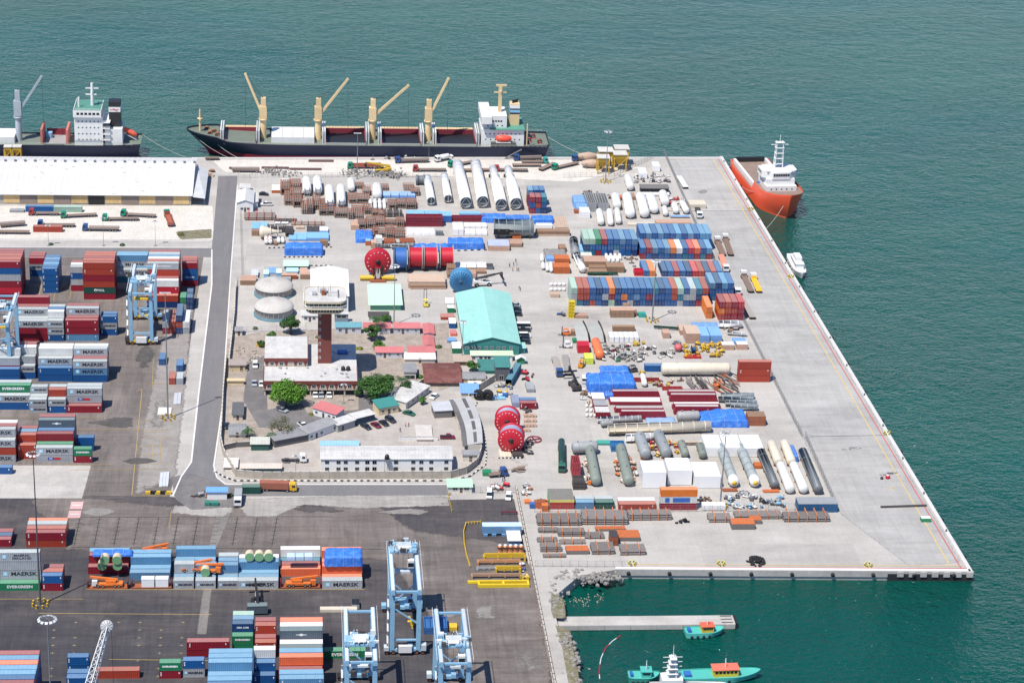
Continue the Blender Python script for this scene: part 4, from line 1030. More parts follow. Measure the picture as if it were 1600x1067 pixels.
def wall_run(f,pts,h,label,mat,th=.25,name='boundary_wall',group='boundary walls',panel=3.0):
	"""masonry wall with piers and a coping; every bay between piers is a panel of its own"""
	P = [zg(f,a,b) for a,b in pts]; o0 = P[0].copy(); t = thing(name,label,'wall',(o0.x,o0.y,0),0,group); pr = MB(); cp = MB()
	cm = paint((.50,.46,.40),.9,dirt=.4)
	for a,b in zip(P[:-1],P[1:]):
		L = (b-a).length; n = max(1,int(L/panel)); d = (b-a)/L; nr = Vector((-d.y,d.x,0))
		for i in range(n):
			q0 = a+d*(L*i/n)-o0; q1 = a+d*(L*(i+1)/n)-o0; e = nr*th/2; mb = MB()
			mb.prism([(v.x,v.y) for v in (q0+e,q0-e,q1-e,q1+e)],0,h); mb.build('wall_panel',mat,t)
			mb = pr; c = q0; e2 = nr*(th/2+.07); f2 = d*.2; mb.prism([(v.x,v.y) for v in (c+e2-f2,c-e2-f2,c-e2+f2,c+e2+f2)],0,h+.1)
		e = nr*(th/2+.06); cp.prism([(v.x,v.y) for v in (a-o0+e,a-o0-e,b-o0-e,b-o0+e)],h,h+.1)
	pr.build('pier',mat,t); cp.build('coping',cm,t); return t
def blocks(f,pts,n,label,group):
	"""row of black-and-white kerb stones"""
	P = [zg(f,a,b) for a,b in pts]; Ls = [(b-a).length for a,b in zip(P[:-1],P[1:])]; tot = sum(Ls)
	for i in range(n):
		s = tot*(i+.5)/n; k = 0
		while k < len(Ls)-1 and s > Ls[k]: s -= Ls[k]; k += 1
		p = P[k].lerp(P[k+1],s/Ls[k]); a = math.atan2(*(P[k+1]-P[k]).yx); hl = tot/n*.4
		mb = MB(); mb.box(-hl,hl,-.2,.2,0,.42); tag(mb.build('kerb_stone',black_m if i % 2 else white_k,None,(p.x,p.y,0),a),label,'kerb stone',group)
# ------------------------------------------------------------------ cargo yard in the middle
RK='racks of steel pipes in the middle yard'
def rk(x0,x1,yb,yf,yt,where,along='y',col=None,frame=None,f='A',**k):rack(f,x0-5,x1+5,yb+3,yf-7,yt-14,where,along,col,frame,RK,**k)
BX='boxes and crates in the middle yard'
def cr(x0,x1,yb,yf,yt,lab,mat=None,lid=None,f='A',**k):crate(f,x0,x1,yb,yf,yt,lab,mat,lid,group=BX,**k)
cr(397,476,278,252,204,'orange crate with white lid, farthest left of the pipe racks',rusto_m,white_m)
cr(478,530,200,178,158,'small white-lidded crate at the wire fence behind pipe racks',grey_m,white_m)
for a in[(474,546,292,240,172,'brown pipe rack, back left corner of the racks'),(506,572,378,330,250,'brown pipe rack with dark pipe ends, left edge of the racks'),(550,632,252,215,165,'brown pipe rack beside the first white cradle tube, rearmost'),(553,638,330,275,232,'brown pipe rack beside the first white cradle tube, middle'),
		  (578,645,396,335,285,'brown pipe rack with orange end frame beside the first white cradle tube'),(648,692,452,400,325,'narrow brown rack below the first white cradle tube, left'),(697,742,452,395,325,'narrow brown rack below the first white cradle tube, right'),
		  (742,797,415,365,292,'reddish rack below the second white cradle tube'),(797,860,463,420,325,'brown rack with black pipe ends left of blue-ended tube'),(922,1034,482,440,398,'rack with wide orange end below the blue-grey tubes'),
		  (1036,1076,495,440,415,'small red-framed rack beside wide orange-ended rack'),(1072,1155,490,455,372,'wide pipe rack in front of the row of white tubes'),(1040,1106,362,330,280,'pipe rack below the slim white tube, left one'),(1110,1210,362,325,285,'pipe rack below the slim white tube, right one'),
		  (1080,1160,240,215,192,'low rusty heap of pipes under the tall mast'),(1170,1225,455,420,370,'red-framed rack beside the four short white drums'),(1372,1432,412,372,332,'pipe rack right of the four short white drums'),(1440,1520,405,365,325,'red-framed rack left of blue-lidded store row'),(1520,1600,410,370,325,'red-framed rack at left foot of the slim white tower tube'),
		  (1500,1580,255,235,195,'sand-coloured rack behind the blue-lidded boxes'),(1290,1365,255,230,205,'brown rack behind the blue-lidded boxes'),
		  (1120,1182,575,535,495,'rack beside tan crate in front of the four drums'),(1192,1260,572,530,470,'second rack from tan crate in front of the four drums'),(1268,1338,558,520,470,'third rack from tan crate in front of the four drums'),(1340,1470,545,520,500,'low rack left of the maroon frame stack'),(1352,1416,655,620,548,'rack with black ends in front of the low rack'),
		  (1426,1502,655,620,555,'rack with black ends beside maroon frame stack'),(1290,1346,645,610,575,'small rack behind the upright white box'),(1245,1290,620,590,560,'small rack right of rumpled blue tarpaulin')
		  ,(862,925,462,410,380,'low rack between the blue-ended tube and orange ended rack'),(1160,1215,300,250,215,'rack behind the domed tube'),(1440,1500,560,520,480,'rack beside the low rack, left of the maroon frames'),(1560,1625,300,262,235,'rack at the right end of blue-lidded boxes'),(1235,1290,470,440,412,'narrow rack in front of the short drums'),(1290,1345,480,450,425,'narrow rack right of the one before the short drums'),(1180,1250,640,610,580,'low rack behind the small orange crate')]:rk(*a)
rk(175,422,503,465,428,'long rack with bright red frames near the white gatehouse','x',None,red_m);rk(425,600,522,505,485,'low grey rack right of the bright red framed rack','x',dsteel_m);rk(565,832,545,528,508,'long low rack behind the two grey boxes','x')
rk(1335,1482,478,442,420,'dark pipes lying crosswise with pale posts','x',dsteel_m,cream_m);rk(365,430,605,585,545,'grey slabs on dunnage right of the blue-lidded pair, first','y',dsteel_m,dsteel_m);rk(435,512,605,585,545,'grey slabs on dunnage right of the blue-lidded pair, second','y',dsteel_m,dsteel_m);rk(515,572,640,612,560,'grey slabs on dunnage right of the blue-lidded pair, third','y',dsteel_m,dsteel_m)
# white tubes held in cradles
for i,(x,y0,y1,r,lab)in enumerate([(686,205,305,1.95,'white tube in a cradle, first from the left'),(776,200,300,1.95,'white tube in a cradle, second from the left'),(876,275,405,1.95,'white tube with blue box before its end'),(972,270,400,1.95,'white tube beside the blue-ended one'),(1056,205,275,1.6,'slim white tube under the tall mast'),(1272,265,345,2.1,'white domed tube left of the blue-lidded boxes')]):
	t=tank('A',x,y0,x+6,y1,r,lab,wrap_m if i!=5 else white_m,True,3,True,'white_tube','tube','white tubes in cradles',z=r+.5)
	mb=MB()
	if i<4:
		L=(zg('A',x,y0)-zg('A',x+6,y1)).length
		for sx in(-1,1):mb.box(L*.2,L/2+.6,sx*r*.55-.12,sx*r*.55+.12,.1,r*2.05)
		mb.box(L/2+.45,L/2+.6,-r*.55,r*.55,.1,.5);mb.box(L/2+.45,L/2+.6,-r*.55,r*.55,r*1.3,r*1.6);mb.build('cradle_frame',grey_m,t)
cr(860,912,408,390,368,'small blue box before the end of a white tube',bluebox_m)
for i,x in enumerate((1222,1262,1300,1338)):tank('A',x-4,355,x,425,.78,'short white drum, %s of four in a row below the domed tube'%ORDW[i],white_m,True,2,True,'white_drum','drum','short white drums')
for i,(a,b)in enumerate(((1322,1386),(1394,1456),(1464,1526),(1532,1594))):cr(a,b,320,297,263,'blue-lidded store box, %s of four in a row from the left'%ORDW[i],bluebox_m,paint((.30,.45,.70),.6,dirt=.2))
cr(1058,1126,584,545,502,'tan plywood crate in the open beside the pipe racks')
tarp('A',1100,1240,692,650,578,'small rumpled blue tarpaulin beside the tan crate',lump=.6)
cr(1180,1220,715,675,655,'small orange crate with pale lid below rumpled blue tarpaulin',rusto_m,skyb_m);cr(1225,1262,738,690,662,'small pink crate beside the small orange crate',ply_m);cr(1268,1316,702,650,625,'upright white box below the racks',white_m)
cr(1336,1430,700,682,652,'low orange skid, left of the pair by the silver pipes',rusto_m,rust_m);cr(1466,1586,700,680,648,'low orange skid, right of the pair by the silver pipes',rusto_m,rust_m)
tank('A',1262,735,1385,735,.75,'silver pipe lying crosswise left of crumpled blue tarpaulins',grey_m,False,4,True,'silver_pipe','pipe','silver pipes',nozzle=False);tank('A',1398,745,1585,745,1.25,'thicker silver pipe lying crosswise beside crumpled blue tarpaulins',grey_m,False,5,True,'silver_pipe','pipe','silver pipes',nozzle=False)
# group near the gatehouse
cr(231,297,586,570,517,'blue-lidded box near the gatehouse, left of pair',bluebox_m,skyb_m);cr(300,364,586,570,517,'blue-lidded box near the gatehouse, right of pair',bluebox_m,skyb_m);cr(231,290,634,590,575,'brown crate at the blunt end of the cream cone',wood_m)
tank('A',292,655,482,655,2.6,'cream tank tapering to a narrow cone, lying crosswise',cream_m,True,3,True,'cone_tank','tank',None,cone=3.6)
for i,(a,b,c,d,e,lab,m,l)in enumerate([(425,470,538,528,513,'small white-topped case, left of two above grey slabs',grey_m,white_m),(480,536,538,528,513,'small white-topped case, right of two above grey slabs',grey_m,white_m),(600,631,577,562,545,'small peach crate, left of two',pine_m,None),(635,666,577,562,545,'small peach crate, right of two',pine_m,None),(690,740,617,603,550,'dark grey case, left of two near the blue lids',dgrey_m,dsteel_m),(745,796,617,603,550,'dark grey case, right of two near the blue lids',dgrey_m,dsteel_m),
		  (797,868,617,590,557,'white and blue case at the end of the blue lids',bluebox_m,white_m),(540,606,677,660,607,'pale blue lid box, left of two by cone tip',bluebox_m,skyb_m),(610,686,677,660,607,'pale blue lid box, right of two by cone tip',bluebox_m,skyb_m),(688,872,677,650,600,'long pale blue lid box with white stripe',bluebox_m,skyb_m),(800,866,720,680,660,'brown crate at right end of the large blue tarpaulin',wood_m,None),(415,440,715,690,672,'small brown crate between drums below cone',wood_m,None)]):cr(a,b,c,d,e,lab,m,l)
tarp('A',508,822,798,725,682,'large dark blue tarpaulin over cargo near the two tank domes',lump=.35)
for i,x in enumerate((354,388)):tank('A',x-4,665,x,712,.85,'red-footed white drum, %s of two'%('left','right')[i],red_m if i>5 else white_m,True,2,True,'white_drum','drum','small drums below the cone',bandm=red_m)
for i,x in enumerate((458,492)):tank('A',x-3,672,x,705,.7,'small plain white drum, %s of two right of brown crate'%('left','right')[i],white_m,True,2,True,'white_drum','drum','small drums below the cone')
blocks('A',[(352,737),(505,733)],8,'black or white kerb stone in the row left of the large tarpaulin','kerb stones beside the large tarpaulin');blocks('A',[(480,812),(822,812)],18,'black or white kerb stone in the row in front of the large tarpaulin','kerb stones in front of the large tarpaulin');blocks('A',[(700,884),(900,884)],10,'black or white kerb stone in the row behind the white hall','kerb stones behind the white hall');blocks('A',[(828,730),(900,730)],4,'black or white kerb stone right of the large tarpaulin','kerb stones right of the large tarpaulin')
# tower sections
brace_m=paint((.33,.34,.35),.5,dirt=.25)
def tower_tube(tx,ty,ex,ey,r0,r1,step,lab,tri):
	"""big hollow white tube on saddles; far end (tx,ty), open near end centred at (ex,ey), radii in metres"""
	E=zg('B',ex,ey);Tt=zg('B',tx,ty);v=Tt-E;L=v.length;a=math.atan2(v.y,v.x)
	t=thing('tower_tube',lab,'steel tube',(E.x,E.y,0),a,'white tower tubes');z=r1+.6;w_=.14
	pr=[(r1-w_,.9),(r1-w_,0),(r1,0)]
	if step:pr+=[(r1,L*step),(r0+.1,L*step+2.0),(r0,L)]
	else:pr+=[(r0,L)]
	pr+=[(0,L+.02)];mb=MB();mb.lathe(pr,28,(0,0,z),'x');mb.build('shell',wrap_m,t)
	mb=MB();mb.lathe([(0,.92),(r1-w_-.01,.92)],28,(0,0,z),'x');mb.build('inner_bulkhead',dgrey_m,t)
	for i in range(int(L/5)):
		s=(i+.6)*5;rr=r1 if(not step or s<L*step)else r0+.1
		if not step:rr=r1+(r0-r1)*s/L
		mb=MB();mb.lathe([(rr-.02,s-.09),(rr+.05,s-.06),(rr+.05,s+.06),(rr-.02,s+.09)],28,(0,0,z),'x');mb.build('weld_band',wrap_m,t)
	mb=MB();mb.lathe([(r1-.25,-.12),(r1+.06,-.12),(r1+.06,.12),(r1-.25,.1)],28,(0,0,z),'x');mb.build('end_flange',brace_m,t)
	q=[(r1-.3)*1.0];mb=MB();c=r1-.25
	if tri:
		pts=[Vector((-.05,c*math.cos(k),z+c*math.sin(k)))for k in(math.pi/2,math.pi*1.12,-math.pi*.12)]
		for i in range(3):mb.bar(pts[i],pts[(i+1)%3],.22,.22)
	else:mb.bar((-.05,0,z-c),(-.05,0,z+c),.26,.26)
	mb.build('end_brace',brace_m,t)
	for s in(.06,.35,.65,.93):
		mb=MB();rr=r1*.8;mb.box(L*s-.25,L*s+.25,-rr,rr,0,z-r1*.62);mb.build('saddle',dsteel_m,t)
for a in[(358,190,392,385,1.75,1.85,0,'white tube, first from the left, single upright end brace',False),(500,172,534,365,1.7,1.8,0,'white tube, second from the left, single upright end brace',False),(612,92,682,412,2.45,2.6,0,'wide white tube with triangular brace, left of the wide pair',True),(762,88,822,405,2.45,2.65,0,'wide white tube with triangular brace, right of the wide pair',True),
		  (905,128,975,428,1.8,2.65,.62,'stepped white tube with triangular brace, left of the stepped pair',True),(1030,128,1100,422,1.75,2.7,.62,'stepped white tube with triangular brace, right of the stepped pair',True)]:tower_tube(*a)
mb=MB();p=zg('B',302,205);mb.lathe([(.0,-2),(2.3,-2),(2.3,-1.2),(1.9,-1.1),(1.9,1.1),(2.3,1.2),(2.3,2),(0,2)],16,(0,0,2.3),'x');tag(mb.build('cable_drum',dgrey_m,None,p),'dark cable drum behind the first white tube','cable drum')
# long goods below the tubes
fB=dict(f='B')
cr(190,338,470,450,417,'long blue-lidded box above maroon frame stack, left',bluebox_m,skyb_m,**fB);cr(342,468,470,450,420,'long pale blue-lidded box above maroon frame stack, right',bluebox_m,skyb_m,**fB)
def framestack(f,x0,x1,yb,yf,yt,n,lab,mat=None,along='x'):
	x,y,w_,d,h=fit(f,x0,x1,yb,yf,yt);t=thing('frame_stack',lab,'steel frames',(x+w_/2,y+d/2,0),random.uniform(-.01,.01),'stacked steel frames');m=mat or maroon_m
	for k in range(n):
		z0,z1=k*h/n+.05,(k+1)*h/n-.15;mb=MB();hx,hy=w_/2,d/2
		mb.box(-hx,hx,-hy,-hy+.3,z0,z1);mb.box(-hx,hx,hy-.3,hy,z0,z1);mb.box(-hx,-hx+.3,-hy+.3,hy-.3,z0,z1);mb.box(hx-.3,hx,-hy+.3,hy-.3,z0,z1)
		mb.box(-hx+.3,hx-.3,-hy+.3,hy-.3,z0+.1,z0+.25)
		for i in range(1,4):mb.box(-hx+w_*i/4-.1,-hx+w_*i/4+.1,-hy+.3,hy-.3,z0+.25,z1-.05)
		mb.build('frame',m,t)
	mb=MB()
	for sx in(-.97,-.3,.3,.97):mb.box(w_/2*sx-.12,w_/2*sx+.12,-d/2-.12,-d/2-.01,0,h+.1)
	mb.build('post',m,t);return t
framestack('B',182,488,556,470,445,4,'maroon steel frames stacked four high, long side to camera')
def sheetpack(f,x0,x1,yb,yf,yt,lab,n=3,mat=None,group='white wrapped packages'):
	"""row of wrapped packages"""
	x,y,w_,d,h=fit(f,x0,x1,yb,yf,yt)
	t=thing('wrapped_package',lab,'wrapped package',(x+w_/2,y+d/2,0),random.uniform(-.01,.01),group)
	for i in range(n):
		a,b=-w_/2+w_*i/n+.06,-w_/2+w_*(i+1)/n-.06;e=random.uniform(0,.12);mb=MB();c=.18
		vs=[(a,-d/2,.15),(b,-d/2,.15),(b,d/2,.15),(a,d/2,.15),(a,-d/2,h-c-e),(b,-d/2,h-c-e),(b,d/2,h-c-e),(a,d/2,h-c-e),(a+c,-d/2+c,h-e),(b-c,-d/2+c,h-e),(b-c,d/2-c,h-e),(a+c,d/2-c,h-e)]
		mb.add(vs,[(0,3,2,1),(8,9,10,11)]+[(k,(k+1)%4,4+(k+1)%4,4+k)for k in range(4)]+[(4+k,4+(k+1)%4,8+(k+1)%4,8+k)for k in range(4)]);mb.build('wrapping',mat or wrap_m,t)
	mb=MB()
	for s in(-.45,0,.45):mb.box(w_*s-.15,w_*s+.15,-d/2+.05,d/2-.05,0,.15)
	mb.build('runner',wood_m,t);return t
tarp('B',190,430,628,600,560,'crumpled white sheet over goods below maroon frame stack',wrap_m,.3,cat='sheeted cargo',group='white sheeted cargo',name='sheeted_cargo');cr(432,492,632,600,588,'dark grey case right of the crumpled white sheet',dgrey_m,**fB)
cr(470,562,522,465,428,'blue box with pale lid between maroon stacks',blue_m,skyb_m,**fB);cr(630,802,468,448,425,'long blue lid behind dark red container',bluebox_m,skyb_m,**fB)
q=zg('B',562,516);framestack('B',560,840,517,468,455,2,'dark red steel frames stacked two high behind white packages')
sheetpack('B',575,665,632,575,515,'tall white wrapped packages, left end of the double row',2);sheetpack('B',668,765,632,608,570,'low white wrapped packages, front of the double row',2);sheetpack('B',768,862,632,608,570,'low white wrapped packages, right front of the double row',2);sheetpack('B',670,858,572,545,520,'long white wrapped packages, back of the double row',4)
for a in[(815,1018,525,480,442,'blue sheeted cargo below the stepped tubes, left',.2),(1026,1212,500,478,455,'blue sheeted cargo below the stepped tubes, middle',.2),(1236,1416,532,492,458,'blue sheeted cargo below the stepped tubes, right',.25)]:tarp('B',*a[:6],lump=a[6])
t=tank('B',918,640,1240,640,3.6,'large grey cylinder lying crosswise with black opening',paint((.30,.335,.33),.55,dirt=.3),False,5,True,'grey_cylinder','tank',nozzle=False)
mb=MB();mb.box(-9.0,-2.2,-3.62,-3.3,2.2,4.8);mb.build('opening',black_m,t)  # black slab on the shell paints the dark inside of the opening
cr(930,1015,645,622,605,'white case in front of the large grey cylinder',white_m,**fB);cr(1072,1142,665,640,615,'orange open crate in front of the large grey cylinder',rusto_m,**fB)
cr(870,1046,758,715,662,'plywood crate with pale blue lid right of blue tarpaulins',ply_m,paint((.42,.46,.62),.7),**fB);planks('B',1046,1152,728,695,655,'stack of timber beside plywood crate with blue lid');planks('B',1265,1545,636,592,570,'long stack of timber at the right end of the middle yard');planks('B',1425,1535,570,560,470,'long baulks lying away from camera above the timber stack','y');cr(1272,1400,572,545,525,'white sheet-topped case between blue cargo and timber',wrap_m,**fB)
tarp('B',245,540,758,722,692,'crumpled blue tarpaulin, left and lower of two side by side',lump=.5);tarp('B',540,832,746,688,642,'blue tarpaulin, right and taller of two side by side',lump=.3)
blocks('B',[(245,772),(860,752)],22,'small pale kerb stone along the front of the blue tarpaulins','kerb stones before the blue tarpaulins')
# cable reels lying crosswise
def reel(f,x0,x1,yb,lab,core,flange,R0=None,yt=None,spokes=False,group='large cable reels'):
	(a,b),(c,_)=zp(f,x0,yb),zp(f,x1,yb);p,q=G(a,b),G(c,b);w_=q.x-p.x;rr=R0
	t=thing('cable_reel',lab,'cable reel',(p.x+w_/2,p.y+rr,0),0,group);z=rr+.15
	mb=MB();mb.lathe([(rr*.8,-w_/2+.3),(rr*.8,w_/2-.3)],24,(0,0,z),'x');mb.build('drum',core,t)
	for s in(-1,1):
		mb=MB();e=s*(w_/2-.15);mb.lathe([(rr*.18,e-.14),(rr,e-.14),(rr+.06,e-.1),(rr+.06,e+.1),(rr,e+.14),(rr*.18,e+.14)],28,(0,0,z),'x');mb.build('flange',flange,t)
	for s in(-1,1):mb=MB();mb.box(-w_/2,w_/2,s*rr*.5-.3,s*rr*.5+.3,0,.35);mb.build('chock',dsteel_m,t)
	return t
reel('B',82,190,958,'blue cable reel left of the red drums',blue_m,paint((.07,.12,.2),.5),5.3);reel('B',204,322,942,'red drum reel, first right of the blue reel',red_m,paint((.42,.36,.33),.6),5.0);reel('B',330,446,942,'red drum reel, second right of the blue reel',red_m,paint((.42,.36,.33),.6),5.0);reel('B',466,580,938,'red drum reel, third and last right of the blue reel',red_m,paint((.42,.36,.33),.6),4.9)
def disc_reel(cx,cy,rr,lab,col,axis_deg,wd=3.0,core=None,f='Z',inner=None,holes=14,spokes=0,hubm=None,z=None,thick=.5):
	p=zg(f,cx,cy);t=thing('reel',lab,'cable reel',p,R(axis_deg),'large cable reels');z=z or rr+.2      # local -Y faces the camera
	for s,m in((-1,col),(1,col)):
		mb=MB();e=s*wd/2;mb.lathe([(rr*.12,e-thick/2),(rr*.985,e-thick/2),(rr,e-thick*.3),(rr,e+thick*.3),(rr*.985,e+thick/2),(rr*.12,e+thick/2)],32,(0,0,z),'y');fl=mb.build('flange',m,t)
		if s<0:
			mb=MB()
			for k in range(holes):
				a=2*math.pi*k/holes;mb.lathe([(0,e-thick/2-.02),(rr*.045,e-thick/2-.02),(rr*.045,e-thick/2+.05)],8,(rr*.78*math.cos(a),0,z+rr*.78*math.sin(a)),'y')
			mb.build('bolt_plate',white_m if not spokes else hubm,fl)
			mb=MB();mb.lathe([(0,e-thick/2-.35),(rr*.17,e-thick/2-.35),(rr*.2,e-thick/2-.05),(rr*.2,e-thick/2+.2)],16,(0,0,z),'y');mb.build('hub',hubm or black_m,t)
			for k in range(spokes):
				a=2*math.pi*k/spokes;mb=MB();mb.bar((rr*.2*math.cos(a),e-thick/2-.1,z+rr*.2*math.sin(a)),(rr*.95*math.cos(a),e-thick/2-.06,z+rr*.95*math.sin(a)),.16,.3);mb.build('spoke',core or col,t)
	mb=MB();mb.lathe([(rr*(inner or .72),-wd/2),(rr*(inner or .72),wd/2)],28,(0,0,z),'y');mb.build('drum',core or col,t)
	for s in(-1,1):mb=MB();mb.box(s*rr*.45-.35,s*rr*.45+.35,-wd/2-.3,wd/2+.3,0,z-rr*.88);mb.build('cradle',dsteel_m,t)
	return t
disc_reel(590,428,5.4,'huge red reel disc standing on yellow floats',red_m,4,2.2,red_m,holes=16)
p=G(590,434)
t=thing('reel_stand','chromed cylinder stand on yellow floats before the red disc','reel stand',(p.x,p.y-2.0,0))
mb=MB();mb.tube([(0,-.8,.9),(0,-.8,5.4)],1.3,18);mb.build('chrome_cylinder',paint((.75,.76,.78),.08,1.0,.05),t)
for s in(-1,1):
	mb=MB();mb.tube([(s*1.6,-1.0,1.2),(s*7.2,-1.0,1.2)],1.0,14);mb.build('float',yel_m,t);mb=MB();mb.box(s*1.75-.3,s*1.75+.3,-1.6,.4,0,6.2);mb.build('side_frame',black_m,t)
mb=MB();mb.box(-3.2,3.2,-3.4,-1.8,0,.7);mb.build('base_beam',rust_m,t)
disc_reel(720,455,4.7,'blue spoked reel wheel beside the teal-roofed hall',paint((.07,.25,.45),.5),-6,4.0,paint((.03,.12,.25),.5),spokes=24,holes=0,hubm=paint((.03,.09,.16),.5))
planks('B',205,512,1068,1010,945,'long timber stack below the red drum reels');planks('B',525,600,990,900,862,'tall timber stack right of the red drum reels','y')
planks('Z',641,697,452,446,438,'long timber stack on open concrete above the yellow forklift')
for i,(a,b)in enumerate(((605,688),(692,770),(776,856))):cr(a,b,912,895,850,'white-lidded case, %s of three behind the spoked wheel'%ORDW[i],ply_m,white_m,**fB)
cr(603,690,990,950,912,'brown plywood crate left of reach stacker boom',ply_m,**fB);cr(690,768,985,950,915,'brown plywood crate under reach stacker boom',ply_m,**fB);cr(770,850,950,930,905,'brown plywood crate behind reach stacker boom',wood_m,**fB);cr(855,910,915,885,862,'dark grey genset behind reach stacker boom',dgrey_m,dsteel_m,**fB)
# reach stacker and forklifts
def reach_stacker(loc,rz,lab,body,boomcol,load=None):
	t=thing('reach_stacker',lab,'reach stacker',loc,rz)
	mb=MB();mb.extr([(-3.6,.8),(3.4,.8),(3.4,1.5),(1.0,1.7),(-2.6,2.4),(-3.6,2.3)],-1.5,1.5,'y');mb.build('body',body,t)
	mb=MB();mb.box(-.2,1.3,-.8,.8,1.7,3.1);c=mb.build('cab',body,t);mb=MB();mb.box(.0,1.33,-.83,.83,2.1,2.95);mb.build('window',glass_m,c)
	for x,s in((2.4,1),(2.4,-1),(-2.6,1),(-2.6,-1)):ob('wheel',wheel_mesh(.85,.6),t,(x,s*1.4,.85))
	mb=MB();mb.bar((-3.2,0,3.0),(5.0,0,4.6),.7,.8);mb.bar((5.0,0,4.6),(8.2,0,5.2),.5,.6);mb.build('boom',boomcol,t);mb=MB();mb.bar((-1,.6,1.6),(2.6,.3,3.9),.25);mb.bar((-1,-.6,1.6),(2.6,-.3,3.9),.25);mb.build('lift_ram',steel_m,t)
	mb=MB();mb.bar((8.1,0,5.2),(8.1,0,3.4),.5);mb.box(7.7,8.5,-3,3,3.0,3.4);mb.build('spreader',black_m,t);return t
reach_stacker(zg('B',820,1045),R(8),'white reach stacker with dark raised boom beside the spoked wheel',white_m,dsteel_m)
def forklift(loc,rz,lab,col,mast_h=4.2,fm=None):
	t=thing('forklift',lab,'forklift',loc,rz)
	mb=MB();mb.extr([(-1.8,.4),(1.2,.4),(1.2,1.1),(-.6,1.2),(-1.8,1.5)],-.9,.9,'y');mb.build('body',col,t);mb=MB()
	for x in(-.9,.8):
		for s in(-1,1):mb.box(x-.06,x+.06,s*.75-.06,s*.75+.06,1.1,2.6)
	mb.box(-1.05,.95,-.85,.85,2.6,2.7);mb.build('overhead_guard',col,t);mb=MB()
	for s in(-1,1):mb.box(1.35,1.55,s*.55-.09,s*.55+.09,.2,mast_h)
	mb.box(1.35,1.55,-.5,.5,mast_h-.15,mast_h);mb.box(1.35,1.55,-.5,.5,1.6,1.75);mb.build('mast',fm or black_m,t);mb=MB()
	for s in(-1,1):mb.box(1.55,3.0,s*.4-.08,s*.4+.08,.25,.33)
	mb.box(1.5,1.6,-.8,.8,.2,.9);mb.build('fork',black_m,t)
	for x,r in((.9,.5),(-1.2,.42)):
		for s in(-1,1):ob('wheel',wheel_mesh(r,.3),t,(x,s*.8,r))
	return t
forklift(G(665,478),R(95),'yellow forklift with tall black mast on open concrete',paint((.75,.60,.10),.4),6.5)
# people on the concrete
for i,(x,y,c,po,lab)in enumerate([(1045,895,'k','stand','person in dark top standing apart on the left of the group'),(1080,884,'b','walk','person in blue top walking, middle of the group'),(1098,855,'k','stand','person in dark top, farthest of the group'),(1107,880,'w','walk','person in white top walking, right of the group'),(1073,928,'o','stand','person in orange top, nearest left of the group'),(1107,930,'k','walk','person in dark top walking, left of the nearest pair'),(1121,930,'r','stand','person in red top, right of the nearest pair')]):person(zg('B',x,y),c,po,lab,group='group of people on the open concrete')
person(G(811,453),'b','walk','person in blue top walking right of the teal-roofed hall',group='pair right of the teal hall');person(G(813,455),'k','stand','person in dark top beside a walker right of the teal-roofed hall',group='pair right of the teal hall')
# ------------------------------------------------------------------ walled compound
blockw=paint((.42,.37,.30),.9,dirt=.6,var=.08,scale=.6);plaster=paint((.62,.58,.50),.85,dirt=.3,var=.05);whitew=paint((.70,.69,.67),.8,dirt=.2,var=.04)
brick_m=paint((.17,.045,.035),.85,dirt=.2,var=.03,scale=1);roofw=ground('weathered_white_roof',(.53,.52,.50),(.43,.42,.405),(.58,.57,.55),.06,.3,(1,1,1),.6,(.24,.235,.23),track=.08);pinkroof=paint((.50,.16,.16),.7,dirt=.35,var=.08);tealroof=ground('teal_roof',(.29,.55,.49),(.25,.50,.45),(.32,.58,.52),.03,.15,(1,.4,1),.3,(.20,.38,.34),track=.05,rough=.6)
tealwall=paint((.045,.22,.20),.6,dirt=.2);greyroof=paint((.26,.26,.265),.7,dirt=.5,var=.08);greenroof=paint((.42,.62,.45),.65,dirt=.15);dgreenroof=paint((.05,.19,.17),.6,dirt=.35);brownroof=ground('rusty_roof',(.17,.065,.055),(.24,.105,.09),(.13,.05,.045),.08,.4,(1,1,1),.5,(.38,.29,.26),track=.1);cabinw=paint((.52,.53,.56),.6,dirt=.25,var=.05);creamw=paint((.62,.50,.30),.8,dirt=.25)
wall_run('K',[(128,0),(100,300),(88,560),(78,700),(100,800),(205,985),(430,1003),(1600,1000)],2.6,'stained concrete block wall along the road and front of the compound',blockw)
wall_run('L',[(370,1000),(770,998),(900,960),(990,890),(1022,800),(1030,700),(1012,590),(965,480),(918,400),(918,325),(1135,190)],2.6,'curving block wall on the right side of the compound',blockw)
wall_run('I',[(150,262),(142,480),(118,700),(95,905)],2.3,'straight plastered wall beside the road, upper stretch',plaster)
wall_run('K',[(100,765),(210,740),(330,735)],2.0,'low dark wall left of the truck yard',paint((.13,.12,.115),.9));wall_run('L',[(170,405),(330,335),(560,195)],1.8,'garden wall behind the long diagonal shed',blockw)
blocks('K',[(20,940),(110,990),(200,1022),(1600,1022)],60,'black or white kerb stone along the front wall of the compound','kerb stones in front of the compound wall')
blocks('L',[(370,1022),(770,1022),(930,985),(1060,890),(1068,800),(1058,700),(1040,600),(985,490),(960,430),(990,370)],64,'black or white kerb stone along the curved compound wall','kerb stones round the curved wall')
